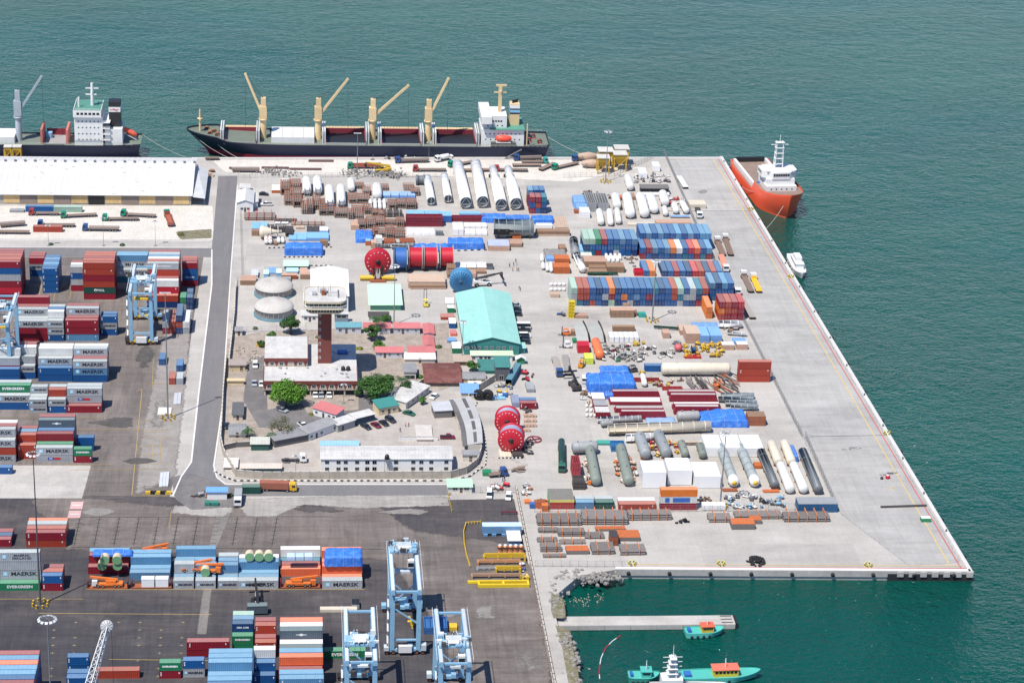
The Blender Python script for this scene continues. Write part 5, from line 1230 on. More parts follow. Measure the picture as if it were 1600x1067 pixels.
# domed tanks
for cx,cy,lab in((470,318,'domed pale tank, the rear one of two'),(470,488,'domed pale tank, the front one beside the dark tree')):
	p=zg('I',cx,cy);t=thing('domed_tank',lab,'storage tank',p,0,'domed tanks');r=7.4;dm=paint((.48,.455,.42),.8,dirt=.25,var=.02,scale=.2)
	mb=MB();mb.lathe([(r+.5,0),(r+.5,.9),(r,.9)],40);mb.build('base_ring',paint((.08,.17,.21),.7),t)
	mb=MB();mb.lathe([(r,.9),(r,3.3),(r+.3,3.35),(r+.3,3.6)],40);mb.build('wall',paint((.30,.295,.285),.8,dirt=.3),t)
	mb=MB();mb.lathe([(r+.3,3.6)]+[((r+.2)*math.cos(a),3.6+2.6*math.sin(a))for a in(.1,.3,.5,.75,1.0,1.3)]+[(0,6.2)],40);d=mb.build('dome',dm,t)
	for k in range(20):
		a=k*math.pi/10;mb=MB();q=[(r+.25)*1.0*math.cos(x)for x in(.05,.3,.6,.9,1.2)]
		pts=[((r+.2)*math.cos(x)*math.cos(a),(r+.2)*math.cos(x)*math.sin(a),3.66+2.6*math.sin(x))for x in(.05,.35,.7,1.05,1.35)]
		for u,v in zip(pts[:-1],pts[1:]):mb.bar(u,v,.12,.1)
		mb.build('rib',dm,d)
	for k in range(24):
		a=k*math.pi/12;mb=MB();mb.bar(((r+.05)*math.cos(a),(r+.05)*math.sin(a),.9),((r+.05)*math.cos(a),(r+.05)*math.sin(a),3.3),.22);mb.build('stave',paint((.34,.335,.32),.8),t)
# office building with the brick tower
P0,P1=zg('K',437,312),zg('K',1217,312);W0=P1.x-P0.x;hF=5.6
t=thing('office_building','low white-roofed office block with brown band and cream triangles','building',(P0.x,P0.y,0));off=t
dF=13.5;dB=Y(*zp('I',400,735),hF)-P0.y
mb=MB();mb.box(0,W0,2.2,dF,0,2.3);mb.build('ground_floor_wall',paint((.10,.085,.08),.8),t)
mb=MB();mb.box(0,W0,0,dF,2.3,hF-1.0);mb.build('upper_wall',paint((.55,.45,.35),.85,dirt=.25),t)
mb=MB();mb.box(-.25,W0+.25,-.25,.15,hF-1.0,hF+.25);mb.box(-.25,.1,.15,dF,hF-1.0,hF+.25);mb.box(W0-.1,W0+.25,.15,dF,hF-1.0,hF+.25);mb.build('brick_band',brick_m,t)
mb=MB();mb.box(0,W0,.15,dB,hF-.1,hF+.1);mb.build('flat_roof',roofw,t);mb=MB();mb.box(W0*.45,W0,dF,dB,0,hF-.1);mb.build('rear_wall',whitew,t)
for i in range(11):     # cream bays between downward brown triangles
	x=W0*(i+.5)/10.5-1.2;s=1.0
	if x>W0-1:continue
	mb=MB();mb.add([(x-s*.75,-.12,hF-1.0),(x+s*.75,-.12,hF-1.0),(x,-.12,2.45),(x-s*.75,.0,hF-1.0),(x+s*.75,.0,hF-1.0),(x,.0,2.45)],[(0,2,1),(3,4,5),(0,1,4,3),(0,3,5,2),(1,2,5,4)]);mb.build('brick_triangle',brick_m,t)
xs=[W0*(i+1)/10.5-1.2 for i in range(10)]
facade(t,W0,hF,0,xs,[3.1],1.35,1.15)
for i in range(9):mb=MB();x=.4+(W0-.8)*i/8;mb.box(x-.22,x+.22,.3,.7,0,2.3);mb.build('column',paint((.50,.45,.38),.8),t)
U0,U1=0.2,W0*.467;yU=dF-.2;hU=3.3
mb=MB();mb.box(U0,U1,yU,dB-.2,hF+.1,hF+hU-1);mb.build('upper_storey_wall',paint((.52,.43,.34),.85),t);mb=MB();mb.box(U0-.25,U1+.25,yU-.25,yU+.1,hF+hU-1.2,hF+hU+.1);mb.box(U1,U1+.25,yU+.1,dB,hF+hU-1.2,hF+hU+.1);mb.build('brick_band',brick_m,t)
mb=MB();mb.box(U0-.1,U1,yU+.1,dB,hF+hU-1,hF+hU-.05);mb.build('flat_roof',roofw,t)
for i in range(5):
	x=U0+(U1-U0)*(i*.225+.05);mb=MB();mb.add([(x-.7,yU-.1,hF+hU-1.2),(x+.7,yU-.1,hF+hU-1.2),(x,yU-.1,hF+.2),(x-.7,yU-.0,hF+hU-1.2),(x+.7,yU-.0,hF+hU-1.2),(x,yU-.0,hF+.2)],[(0,2,1),(3,4,5),(0,1,4,3),(0,3,5,2),(1,2,5,4)]);mb.build('brick_triangle',brick_m,t)
facade(t,0,0,yU,[U0+(U1-U0)*k for k in(.17,.39,.5,.72,.83)],[hF+.7],1.2,1.0)
def water_tank(x,y,z,lab,col=black_m,s=1.0):
	t2=thing('water_tank',lab,'water tank',(x,y,z),0,'roof water tanks');mb=MB();mb.lathe([(0,0),(.75*s,0),(.8*s,.5*s),(.75*s,1.0*s),(.78*s,1.05*s),(.7*s,1.35*s),(.3*s,1.6*s),(0,1.62*s)],14);mb.build('drum',col,t2);mb=MB();mb.lathe([(.28*s,1.55*s),(.3*s,1.72*s),(0,1.75*s)],10);mb.build('lid',col,t2)
for i,x in enumerate((1046,1088)):
	q=zg('I',x,955,hF);water_tank(q.x,q.y,hF+.1,'black water tank on office roof, %s of two'%('left','right')[i])
q=zg('I',1040,812,hF);t2=thing('roof_machine','blue machine unit on the office roof right of the tower','machine',(q.x,q.y,hF+.1));mb=MB();mb.box(-1.8,1.8,-1.2,1.2,.1,.9);mb.build('casing',blue_m,t2);mb=MB()
for k in range(5):mb.box(-1.9+k*.95,-1.8+k*.95,-1.5,1.5,0,.12)
mb.bar((-2.5,-.5,.3),(-4,1,.3),.1);mb.bar((2,.2,.4),(3.4,1.2,.3),.1);mb.build('frame',dsteel_m,t2)
rnd=random.Random(4)
for i in range(14):
	q=zg('I',rnd.uniform(400,1140),930+rnd.uniform(0,105),hF);mb=MB();mb.box(-.35,.35,-.25,.25,0,.45);tag(mb.build('roof_vent',grey_m,None,(q.x,q.y,hF+.1),rnd.uniform(0,3)),'small grey vent box on the white office roof','vent','vents on the office roof')
# tower
q0,q1=zg('I',835,895,hF+.1),zg('I',948,895,hF+.1);tw=q1.x-q0.x;cx=(q0.x+q1.x)/2;ty=q0.y+tw/2
lo,hi=hF,60.0
for _ in range(40):
	m_=(lo+hi)/2
	if pix((cx,q0.y,m_))[1]>400+455/5.333:lo=m_
	else:hi=m_
hT=lo
t=thing('control_tower','brick control tower with wide cream lookout cabin on top','tower',(cx,ty,0));b=tw/2
mb=MB();mb.box(-b,b,-b,b,0,hT);mb.build('shaft',brick_m,t)
for i in range(7):
	z=hF+2+(hT-hF-3)*i/6.5;mb=MB();mb.box(-b*.72-.38,-b*.72+.38,-b-.05,-b+.01,z,z+.95);w1=mb.build('window',white_m,t);mb=MB();mb.box(-b*.72-.24,-b*.72+.24,-b-.07,-b-.04,z+.15,z+.8);mb.build('pane',glass_m,w1)
def rsq(r,c,z,n=6):
	o=[]
	for sx,sy,a0 in((1,1,0),(-1,1,90),(-1,-1,180),(1,-1,270)):
		for k in range(n+1):a=R(a0+90*k/n);o.append((sx*(r-c)+c*math.cos(a),sy*(r-c)+c*math.sin(a),z))
	return o
def rings(mb,prof,cap=True):
	L=[rsq(r,c,z)for r,c,z in prof];n=len(L[0]);vs=[v for l in L for v in l]
	fs=[(i*n+k,i*n+(k+1)%n,(i+1)*n+(k+1)%n,(i+1)*n+k)for i in range(len(L)-1)for k in range(n)]
	mb.add(vs,fs+([tuple(range(len(vs)-n,len(vs))),tuple(reversed(range(n)))]if cap else[]));return mb
rc=(zg('I',1080,455,hT).x-zg('I',716,455,hT).x)/2;cr_=paint((.60,.53,.40),.7,dirt=.25,var=.02)
rings(MB(),[(rc*.72,1.2,hT),(rc*.86,2.4,hT+.9),(rc*.86,2.4,hT+1.0)]).build('cabin_floor',cr_,t)
rings(MB(),[(rc*.82,2.3,hT+1.0),(rc*.82,2.3,hT+1.95)]).build('lower_window_band',glass_m,t)
for k in range(12):x=-rc*.75+rc*1.5*k/11;mb=MB();mb.box(x-.16,x+.16,-rc*.835,-rc*.81,hT+1.0,hT+1.95);mb.build('mullion',cr_,t)
rings(MB(),[(rc*.9,2.6,hT+1.95),(rc*1.0,3,hT+2.4),(rc*1.0,3,hT+2.55)]).build('balcony',cr_,t)
mb=MB();L=rsq(rc*.99,3,hT+3.6)
for k in range(len(L)):mb.bar(L[k],L[(k+1)%len(L)],.16);mb.bar((L[k][0],L[k][1],hT+3.1),(L[(k+1)%len(L)][0],L[(k+1)%len(L)][1],hT+3.1),.08);mb.bar(L[k],(L[k][0],L[k][1],hT+2.5),.12)
for sx in(-1,1):
	for k in range(7):v=-rc*.6+rc*1.2*k/6;mb.bar((v,sx*rc*.99,hT+2.5),(v,sx*rc*.99,hT+3.6),.08);mb.bar((sx*rc*.99,v,hT+2.5),(sx*rc*.99,v,hT+3.6),.08)
mb.build('railing',whitew,t)
rings(MB(),[(rc*.78,2.4,hT+2.55),(rc*.86,2.4,hT+4.7)]).build('lookout_glazing',paint((.02,.05,.06),.15),t)
for k in range(8):x=-rc*.68+rc*1.36*k/7;mb=MB();mb.bar((x,-rc*.79,hT+2.55),(x*1.08,-rc*.87,hT+4.7),.16);mb.build('mullion',cr_,t)
rings(MB(),[(rc*.97,2.8,hT+4.7),(rc*.97,2.8,hT+5.5),(rc*.93,2.7,hT+5.5),(rc*.93,2.7,hT+5.15)]).build('roof_parapet',cr_,t)
mb=MB();v=rsq(rc*.925,2.7,hT+5.2);mb.add(v,[tuple(range(len(v)))]);mb.build('roof_deck',roofw,t)
mb=MB();mb.box(-1.8,.6,1,3.2,hT+5.2,hT+6.6);mb.box(-4.6,-3,-1,1.4,hT+5.2,hT+6);mb.build('roof_plant',grey_m,t);mb=MB();mb.box(-1.2,0,-.8,.6,hT+5.2,hT+6.9);mb.build('rusty_unit',rust_m,t)
mb=MB()
for x,y,h_ in((-.5,2,5),(2,2.5,3),(1.2,-1,3.2),(-2.4,2.6,4.5)):mb.tube([(x,y,hT+5.2),(x,y,hT+5.2+h_)],.07,5)
mb.bar((1,-1.5,hT+6.4),(4.5,-.5,hT+6.4),.12)
for k in range(6):mb.box(4.6,5.1,-3+k*1.2,-2.5+k*1.2,hT+5.2,hT+5.8)
mb.build('aerial',steel_m,t)
# sheds and houses: (frame, x0, x1, foot, eave, back eave, label, wall, roof, ...)
shed('I',782,1088,470,330,112,'large white gabled hall behind the lookout cabin',whitew,paint((.74,.73,.71),.6,dirt=.12),kind='gable_y',rise=1.6,door=False,name='hall',cat='hall')
shed('I',700,838,548,495,465,'low white annexe left of the tower shaft',whitew,roofw,kind='mono',rise=.6,wins=(.25,.75),name='annexe')
shed('I',975,1088,550,482,470,'grey-blue garage right of the tower shaft',paint((.18,.24,.30),.7),roofw,kind='flat',door=False,name='garage',wins=(.5,),ww=3.6,wh=1.2,wz=1.6)
shed('I',985,1195,647,592,570,'white cabin with teal roof right of the tower shaft',cabinw,paint((.12,.28,.32),.6),kind='mono',rise=.9,wins=(.17,.7),door=.42,name='cabin')
shed('I',555,750,110,82,55,'pale green lean-to roof by the tank domes',paint((.12,.16,.18),.8),greenroof,kind='mono',rise=1.0,door=False,name='shelter')
for a in[(285,335,185,160,120,'small white booth by tank domes, leftmost',whitew,cabinw),(385,425,190,150,120,'pale cyan booth by tank domes',skyb_m,paint((.5,.68,.75),.6)),(420,495,180,140,105,'blue-roofed booth by tank domes',cabinw,bluebox_m),(490,530,185,140,115,'pale cyan booth right of the blue-roofed one',skyb_m,paint((.55,.7,.75),.6)),(575,670,150,130,105,'pale blue roofed booth beside green lean-to',skyb_m,paint((.4,.6,.78),.6)),(690,745,180,140,105,'tan booth at right end of the booths',pine_m,ply_m)]:shed('I',*a,kind='mono',rise=.4,door=False,name='booth',cat='booth',group='booths behind the tank domes',over=.15)
crate('I',190,320,245,205,160,'long brown crate with plywood lid left of the domes',wood_m,ply_m);crate('I',530,660,195,160,140,'rust-red crate behind the domes',rust_m,ply_m);crate('I',690,775,195,155,130,'brown crate right of the domes',wood_m,ply_m);crate('I',430,610,215,190,170,'grey flat crate behind the rear dome',grey_m,grey_m)
shed('J',100,352,560,508,345,'green shed with pale green roof and long shadow',paint((.14,.34,.22),.7),greenroof,kind='mono_x',rise=-.1,door=False,over=.8);
shed('J',88,250,650,608,570,'small hut with dark grey roof behind the palm',cabinw,dsteel_m,kind='gable_x',rise=.6,name='hut')
for a in[(45,265,755,705,672,'pink-roofed cabin, rear row, left one behind palm'),(297,512,757,705,672,'pink-roofed cabin, rear row, right one'),(145,366,957,908,872,'pink-roofed cabin, front row, left one'),(415,632,945,905,868,'pink-roofed cabin, front row, right one')]:shed('J',*a,cabinw,pinkroof,kind='mono',rise=.5,wins=(.18,.52,.84),door=.34,name='cabin',cat='cabin',group='pink-roofed cabins',ww=.8,wh=.8,wz=1.1)
for a in[(548,630,770,750,672,'pink-roofed cabin end-on, rear of two by the wall'),(546,630,870,850,770,'pink-roofed cabin end-on, front of two by the wall')]:shed('J',*a,cabinw,pinkroof,kind='gable_y',rise=.4,door=False,name='cabin',cat='cabin',group='pink-roofed cabins')
shed('J',388,638,1000,965,912,'cabin with broad cream flat roof',plaster,paint((.66,.60,.54),.7),kind='flat',name='cabin',cat='cabin');shed('L',380,478,175,112,45,'grey open garage below cream-roofed cabin',plaster,greyroof,kind='flat',door=False,name='garage',wins=(.5,),ww=3.6,wh=1.5,wz=.2)  # the garage's dark pane stands in for the shade of its open front
shed('L',560,850,232,195,40,'house with rusty brown sheet roof in the middle of the compound',paint((.20,.16,.14),.9),brownroof,kind='gable_x',rise=1.4,over=.7,name='house',cat='house')
shed('L',875,1055,205,165,112,'cream house with dark grey curved roof',creamw,greyroof,kind='gable_x',rise=.8,wins=(.35,),name='house',cat='house');shed('L',858,1000,345,285,215,'kiosk with bright blue roof against the curved wall',plaster,bluebox_m,kind='mono',rise=.3,name='kiosk',cat='kiosk');shed('L',925,1020,240,225,180,'small white sheet-roofed lean-to beside blue-roofed kiosk',plaster,white_m,kind='mono',rise=.3,name='lean_to')
shed('L',1010,1145,130,100,20,'open shed with dark green roof, left of the pair',tealwall,dgreenroof,kind='mono',rise=.6,door=False);shed('L',1145,1258,190,70,-8,'tall dark shed with green roof near the teal container',paint((.10,.095,.10),.8),dgreenroof,kind='mono',rise=.4,wins=(.4,),ww=1.6,wh=2.0,wz=.3,door=False)
shed('J',800,942,1020,985,935,'tan timber enclosure left of the pale-green-roofed cabins',wood_m,paint((.40,.31,.25),.9),kind='flat',door=False,name='enclosure')
# teal hall
x,y,w_,d,h=fit('J',880,1338,930,832,415);
shed('J',880,1338,930,832,415,'large hall with pale teal gabled roof',tealwall,tealroof,kind='gable_y',rise=2.6,door=False,over=.5,name='hall',cat='hall',wins=(.05,.12,.2,.27,.4,.5,.62,.72,.85),ww=1.0,wh=.7,wz=2.6)
shed('J',1340,1388,920,872,835,'pale teal lean-to at the right corner of the hall',tealwall,tealroof,kind='mono',rise=.3,door=False,name='lean_to')
shed('J',940,1138,985,932,905,'white cabin with pale green roof before the hall, left',whitew,paint((.50,.62,.42),.6),kind='mono',rise=.4,wins=(.1,.4,.75),name='cabin',cat='cabin',group='pale-green-roofed cabins',door=.6);shed('J',1146,1282,985,932,905,'white cabin with pale green roof before the hall, right',whitew,paint((.50,.62,.42),.6),kind='mono',rise=.4,wins=(.3,.75),name='cabin',cat='cabin',group='pale-green-roofed cabins')
shed('J',1320,1385,1008,960,955,'green booth with white tent roof by the hall corner',green_m,whitew,kind='gable_y',rise=.9,door=False,over=.6,name='booth',cat='booth')
for a in[(728,800,512,498,452,'container with white roof, topmost in the strip left of the hall','w'),(742,800,582,540,515,'green container with white roof in the strip left of the hall','e'),(686,798,640,615,585,'rust-red container lying across the strip left of the hall','o'),(756,812,712,668,620,'blue container with white roof in the strip left of the hall','b'),(766,818,775,755,720,'red container with pink roof in the strip left of the hall','c'),(740,815,830,812,785,'blue-roofed container in the strip left of the hall','B'),(782,855,920,875,822,'green container with cream roof, lowest in the strip left of the hall','e')]:
	crate('J',*a[:6],cont_paint(CCOL[a[6]][1]),{'w':whitew,'e':whitew,'o':cont_paint((.45,.2,.16)),'b':whitew,'c':pinkroof,'B':bluebox_m}[a[6]],cat='container',group='containers left of the teal hall',name='store_container',batten=False,body='wall')
A_,B_=zg('L',1250,235),zg('L',1330,95)
L_=(B_-A_).length
o=container('t',L_,3.0,((A_.x+B_.x)/2,(A_.y+B_.y)/2,0),math.atan2((B_-A_).y,(B_-A_).x)+math.pi,'long teal container with white roof standing askew outside the curved wall','containers outside the compound',doors=False)
# long white two-storey building and neighbours
x,y,w_,d,h=fit('Z',501.5,706,737.5,716.3,697)
t=thing('long_building','long white two-storey building with rows of dark windows','building',(x,y,0));mb=MB();mb.box(0,w_,0,d,0,h);mb.build('wall',whitew,t)
corr_roof(t,[(-.3,-.4,h-.1),(w_+.3,-.4,h-.1),(w_+.3,d/2,h+.7),(-.3,d/2,h+.7)],roofw);corr_roof(t,[(w_+.3,d+.4,h-.1),(-.3,d+.4,h-.1),(-.3,d/2+.01,h+.7),(w_+.3,d/2+.01,h+.7)],roofw)
xs=[X(*zp('K',v,940))-x for v in(965,1060,1120,1215,1300,1360,1540)]+[X(*zp('L',v,940))-x for v in(72,132,310,455,522,605,730)]
facade(t,w_,h,0,xs,[.75,h-1.9],1.25,1.0,frame=grey_m)
mb=MB()
for s in(-1,1):
	for k in range(3):mb.bar((X(*zp('K',1462,940))-x+s*.7,-.9,0),(X(*zp('K',1462,940))-x+s*.7,-.9,h+.2),.1)
mb.box(X(*zp('K',1462,940))-x-.9,X(*zp('K',1462,940))-x+.9,-1.8,0,h+.1,h+.22);mb.build('tank_stand',steel_m,t);water_tank(x+X(*zp('K',1462,940))-x,y-.9,h+.22,'black water tank on a stand against the long white building')
shed('K',915,1225,745,720,692,'low lean-to with bright blue roof behind the long white building',whitew,paint((.25,.45,.75),.6),kind='mono',rise=.2,door=False,name='lean_to');wall_run('L',[(345,685),(660,685)],1.6,'low white wall behind the long white building',whitew)
def oblong(f,ax,ay,bx,by,dep,h,lab,wall,roof,rise=.6,name='shed',cat='shed',wins=(),door=None,group=None,over=.35,flat=False):
	"""shed along the ground line a-b (its front foot), dep metres deep to the back"""
	A,B=zg(f,ax,ay),zg(f,bx,by);v=B-A;L=v.length;t=thing(name,lab,cat,A,math.atan2(v.y,v.x),group)
	mb=MB();mb.box(0,L,0,dep,0,h)
	if not flat:mb.extr([(0,h-.02),(dep,h-.02),(dep,h+rise-.06)],.02,L-.02,'x')
	mb.build('wall',wall,t);corr_roof(t,[(-over,-over,h),(L+over,-over,h),(L+over,dep+over,h+rise),(-over,dep+over,h+rise)],roof)
	facade(t,L,h,0,[L*s for s in wins],[1.0],1.0,.9)
	if door:mb=MB();mb.box(L*door-.45,L*door+.45,-.05,.02,.02,2.0);mb.build('door',dsteel_m,t)
	return t
oblong('K',812,690,1050,600,5.0,3.0,'white-walled shed with grey roof in the diagonal row, middle',whitew,greyroof,.5,wins=(.1,.45,.92),door=.28,group='diagonal row of sheds');oblong('K',530,745,812,690,5.0,2.8,'grey-roofed open stall in the diagonal row below the bare tree',paint((.1,.1,.1),.9),greyroof,.4,group='diagonal row of sheds');oblong('K',332,768,480,768,4.5,2.6,'dark green stall with pale roof at left end of the row',paint((.02,.08,.06),.8),paint((.45,.45,.40),.8),.4,group='diagonal row of sheds')
oblong('K',1055,618,1198,572,4.2,2.9,'white-roofed shed with red door in the diagonal row',paint((.33,.33,.33),.8),roofw,.3,group='diagonal row of sheds',door=.3);oblong('K',1202,560,1362,520,4.0,2.8,'dark blue cabin with white roof beside the parked cars',paint((.045,.08,.12),.7),roofw,.2,group='diagonal row of sheds')
oblong('K',848,470,1040,528,5.0,2.9,'white cabin with pink roof set askew below the trees',whitew,pinkroof,.7,wins=(.15,.7,.9),door=.45,name='cabin',cat='cabin');oblong('K',1398,478,1560,450,5.5,3.0,'yellow hut with teal hipped roof beside parked cars',creamw,paint((.05,.24,.22),.6),.9,wins=(.2,.78),door=.52,name='hut',cat='hut')
oblong('L',395,425,590,285,7.5,2.8,'long pale-roofed shed running diagonally behind the yellow hut',plaster,roofw,.3,wins=(.1,.3,.5,.7,.9))
shed('K',180,262,515,470,368,'small house with dark grey roof near the roadside wall',paint((.55,.50,.42),.8),paint((.10,.10,.105),.8),kind='flat',name='house',cat='house',group='small houses beside the road');shed('K',150,285,660,632,545,'shed with worn dark roof and pale patches near roadside wall',plaster,greyroof,kind='gable_x',rise=.8,name='house',cat='house',group='small houses beside the road');shed('K',152,285,106,55,10,'cream guard house at the roadside wall',creamw,paint((.34,.29,.26),.9),kind='flat',door=.75,name='guard_house',cat='guard house');shed('K',140,270,218,185,172,'low cream wall building beside the car park gate',creamw,creamw,kind='flat',door=False,name='guard_house',cat='guard house')
shed('K',110,215,925,905,832,'gate shelter with pale sheet roof in the corner of the wall',paint((.2,.18,.17),.9),paint((.60,.55,.50),.7),kind='flat',door=False,name='shelter',cat='shelter');shed('K',250,580,952,912,880,'long low shelter with dark teal front along the front wall',paint((.03,.10,.11),.6),paint((.55,.48,.42),.8),kind='mono',rise=.2,door=False,name='shelter',cat='shelter')
shed('I',150,205,665,620,590,'tiny grey hut beside rubble near the roadside',plaster,greyroof,kind='gable_x',rise=.5,name='hut',cat='hut')
# curved shed with skylights
pts=[(800,400),(850,500),(885,590),(905,680),(915,790)]
t=thing('curved_shed','long curving grey-roofed shed with dark roof strips','shed',zg('L',900,600));o0=t.location.copy();P=[zg('L',a,b)-o0 for a,b in pts];Q=[zg('L',a+125-i*4,b-8)-o0 for i,(a,b)in enumerate(pts)];hh=3.2
mb=MB()
for i in range(4):mb.prism([(v.x,v.y)for v in(P[i],Q[i],Q[i+1],P[i+1])],0,hh-.1)
mb.build('wall',plaster,t)
for i in range(4):corr_roof(t,[P[i]+Vector((-.4,0,hh)),P[i+1]+Vector((-.4,0,hh)),Q[i+1]+Vector((.4,0,hh+.5)),Q[i]+Vector((.4,0,hh+.5))],paint((.40,.395,.39),.75,dirt=.3),thick=.1)
for i in range(4):
	a,b,c,d_=[v+Vector((0,0,hh+.27))for v in(P[i].lerp(Q[i],.42),P[i+1].lerp(Q[i+1],.42),P[i+1].lerp(Q[i+1],.66),P[i].lerp(Q[i],.66))];mb=MB();a2,b2,c2,d2=a.lerp(b,.12),a.lerp(b,.88),d_.lerp(c,.88),d_.lerp(c,.12)
	mb.add([a2,b2,c2,d2,a2+Vector((0,0,.14)),b2+Vector((0,0,.14)),c2+Vector((0,0,.14)),d2+Vector((0,0,.14))],[(4,5,6,7),(0,1,5,4),(1,2,6,5),(2,3,7,6),(3,0,4,7)]);mb.build('roof_strip',paint((.10,.095,.095),.8),t)
	mb=MB();e0,e1=P[i],P[i+1];s0=Vector((-2.0,0,0));mb.add([e0+s0+Vector((0,0,2.6)),e1+s0+Vector((0,0,2.6)),e1+Vector((-.5,0,2.9)),e0+Vector((-.5,0,2.9)),e0+s0+Vector((0,0,2.5)),e1+s0+Vector((0,0,2.5)),e1+Vector((-.5,0,2.8)),e0+Vector((-.5,0,2.8))],[(0,1,2,3),(7,6,5,4),(0,4,5,1),(2,6,7,3)]);mb.bar(e0+s0+Vector((0,0,0)),e0+s0+Vector((0,0,2.5)),.1);mb.build('side_canopy',paint((.12,.115,.115),.8),t)
shed('L',775,905,400,375,340,'small pale-roofed outhouse at the head of the curved shed',plaster,roofw,kind='flat',door=False,name='outhouse');oblong('L',635,500,780,492,6.5,3.0,'patchwork-roofed canopy beside the curved shed',paint((.15,.14,.13),.9),paint((.45,.46,.48),.7),.4,name='canopy',cat='canopy');shed('L',492,612,690,672,560,'square store with broad pale roof beside the maroon car',plaster,paint((.60,.55,.50),.7),kind='flat',door=False,name='store');shed('L',870,1000,860,800,770,'low outhouse at the foot of the curved shed',plaster,greyroof,kind='mono',rise=.3,wins=(.5,),name='outhouse')
# cars
CP='cars parked by the diagonal sheds'
car('K',1255,560,1325,600,'d','dark grey car, nearest the blue cabin',group=CP);car('K',1338,548,1408,588,'m','maroon car between dark cars by the yellow hut',group=CP);car('K',1408,530,1470,572,'k','black car right of the maroon car',group=CP);car('K',1462,505,1526,542,'d','dark grey car, rightmost beside the yellow hut','suv',group=CP)
car('L',375,455,468,480,'e','dark green car in front of the yellow hut');car('L',662,305,602,350,'w','white car near the long diagonal shed');car('L',688,668,795,668,'m','maroon pickup beside the curved shed','pickup');car('K',728,545,800,595,'w','white pickup near the bare tree','pickup');car('K',368,40,366,95,'w','white car driving by the office, upper one','suv',group='cars beside the office');car('K',358,185,360,250,'s','grey car beside the office, lower one',group='cars beside the office');car('K',420,195,422,250,'w','white car against the office corner',group='cars beside the office');car('K',132,545,132,600,'d','dark car beside the worn-roofed shed',group='cars beside the office');car('K',548,425,635,455,'s','silver car in the shade of the round tree')
for i,x in enumerate((865,915,980)):car('K',x,300,x+4,330,'ws'[i%2],'%s car under the office overhang, %s of three'%(('white','silver')[i%2],ORDW[i]),group='cars under the office')
HC='vehicles parked along the right side of the teal hall'
for a in[(1345,530,1262,520,'s','silver car, rearmost beside the teal hall','saloon'),(1350,562,1268,556,'k','black car beside the teal hall','saloon'),(1352,605,1275,598,'d','dark grey car beside the teal hall','suv'),(1285,712,1408,712,'w','white bus beside the teal hall','bus'),(1432,735,1325,728,'d','dark pickup just below the white bus','pickup'),(1335,785,1425,785,'w','white van below the white bus','van'),(1420,810,1335,805,'k','black car near the hall corner','suv'),(1420,838,1342,830,'d','dark grey car nearest the hall corner','suv')]:car('J',*a[:6],a[6],group=HC)
truck('K',795,862,585,862,'w','white cab lorry with bare chassis in the courtyard','bare',group=None);crate('I',322,395,755,735,728,'yellow skip beside the office',yel_m,yel_m,cat='skip',name='skip',group=None,batten=False)
# trees
tree('K',625,400,6.6,9.5,'broad bright green tree in front of the office',(.085,.20,.02),4600,.55,.3,seed=5);tree('K',1375,345,7.0,11.0,'large deep green tree right of the office',(.045,.115,.022),5200,.5,.24,seed=8);tree('I',612,650,4.0,8.2,'dark tree beside the front domed tank',(.035,.085,.02),2600,.5,.25,seed=9);tree('I',450,705,1.9,4.2,'small tree left of the dark tree by the domes',(.055,.12,.025),800,.38,.3,seed=10)
tree('I',1285,700,3.4,7.4,'leafy tree under the palm right of the tower',(.04,.10,.02),2000,.45,.2,seed=11);tree('I',1345,780,2.6,4.2,'low bushy tree right of the office corner',(.06,.15,.02),1100,.42,.2,seed=12);tree('I',1400,560,2.2,3.6,'small round tree by dark-roofed hut',(.055,.13,.025),800,.4,.25,seed=13);tree('K',580,650,5.2,7.6,'thin grey-green half-bare tree among the diagonal sheds',(.11,.12,.05),900,.32,.3,seed=14);tree('L',950,105,2.4,4.4,'small green tree by the dark green sheds',(.05,.13,.025),1000,.4,.25,seed=15)
palm('I',1325,650,6.5,'tall palm between the green shed and pink cabins',18,3.6,3);palm('K',305,655,2.8,'short palm beside the worn-roofed shed',16,3.0,4);palm('L',360,265,4.4,'palm right of the large deep green tree',18,3.4,5,(.035,.08,.025));palm('K',500,700,3.0,'small palm behind the open stall',12,2.4,6)
for i,(f_,x,y,r,lab,c)in enumerate([('L',580,90,1.9,'green bush above the rusty-roofed house',(.06,.15,.02)),('L',515,160,1.6,'green bush left of the rusty-roofed house',(.07,.17,.02)),('I',315,610,1.3,'low bush left of the front domed tank',(.05,.10,.03)),('I',830,680,.9,'small bush at the foot of the tower',(.06,.12,.03)),('I',1190,775,1.3,'yellow-green hedge at the office corner',(.16,.20,.02)),('I',1160,775,1.1,'yellow-green shrub left of the hedge',(.16,.20,.02)),('J',670,870,1.5,'bush beside the end-on pink cabins',(.06,.13,.03)),('K',835,470,1.0,'yellow-green conifer at the corner of the pink cabin',(.13,.15,.02)),('R',1440,700,1.3,'bush beside the blue-roofed kiosk on the road',(.05,.09,.03)),('P',320,130,1.2,'small bush on the kerb of the gravel yard, left',(.05,.10,.04)),('P',765,135,1.3,'small bush on the kerb of the gravel yard, right',(.05,.10,.04)),('P',1130,70,1.8,'dry bush at the corner of the gravel yard',(.12,.12,.04))]):bush(f_,x,y,r,lab,c,seed=20+i)
for x,y,c,po,lab in[(348,615,'k','stand','person in dark clothes standing in the courtyard'),(392,570,'w','walk','person in white walking in the courtyard'),(418,570,'r','walk','person in red walking in the courtyard')]:person(zg('L',x,y),c,po,lab,group='people in the courtyard')
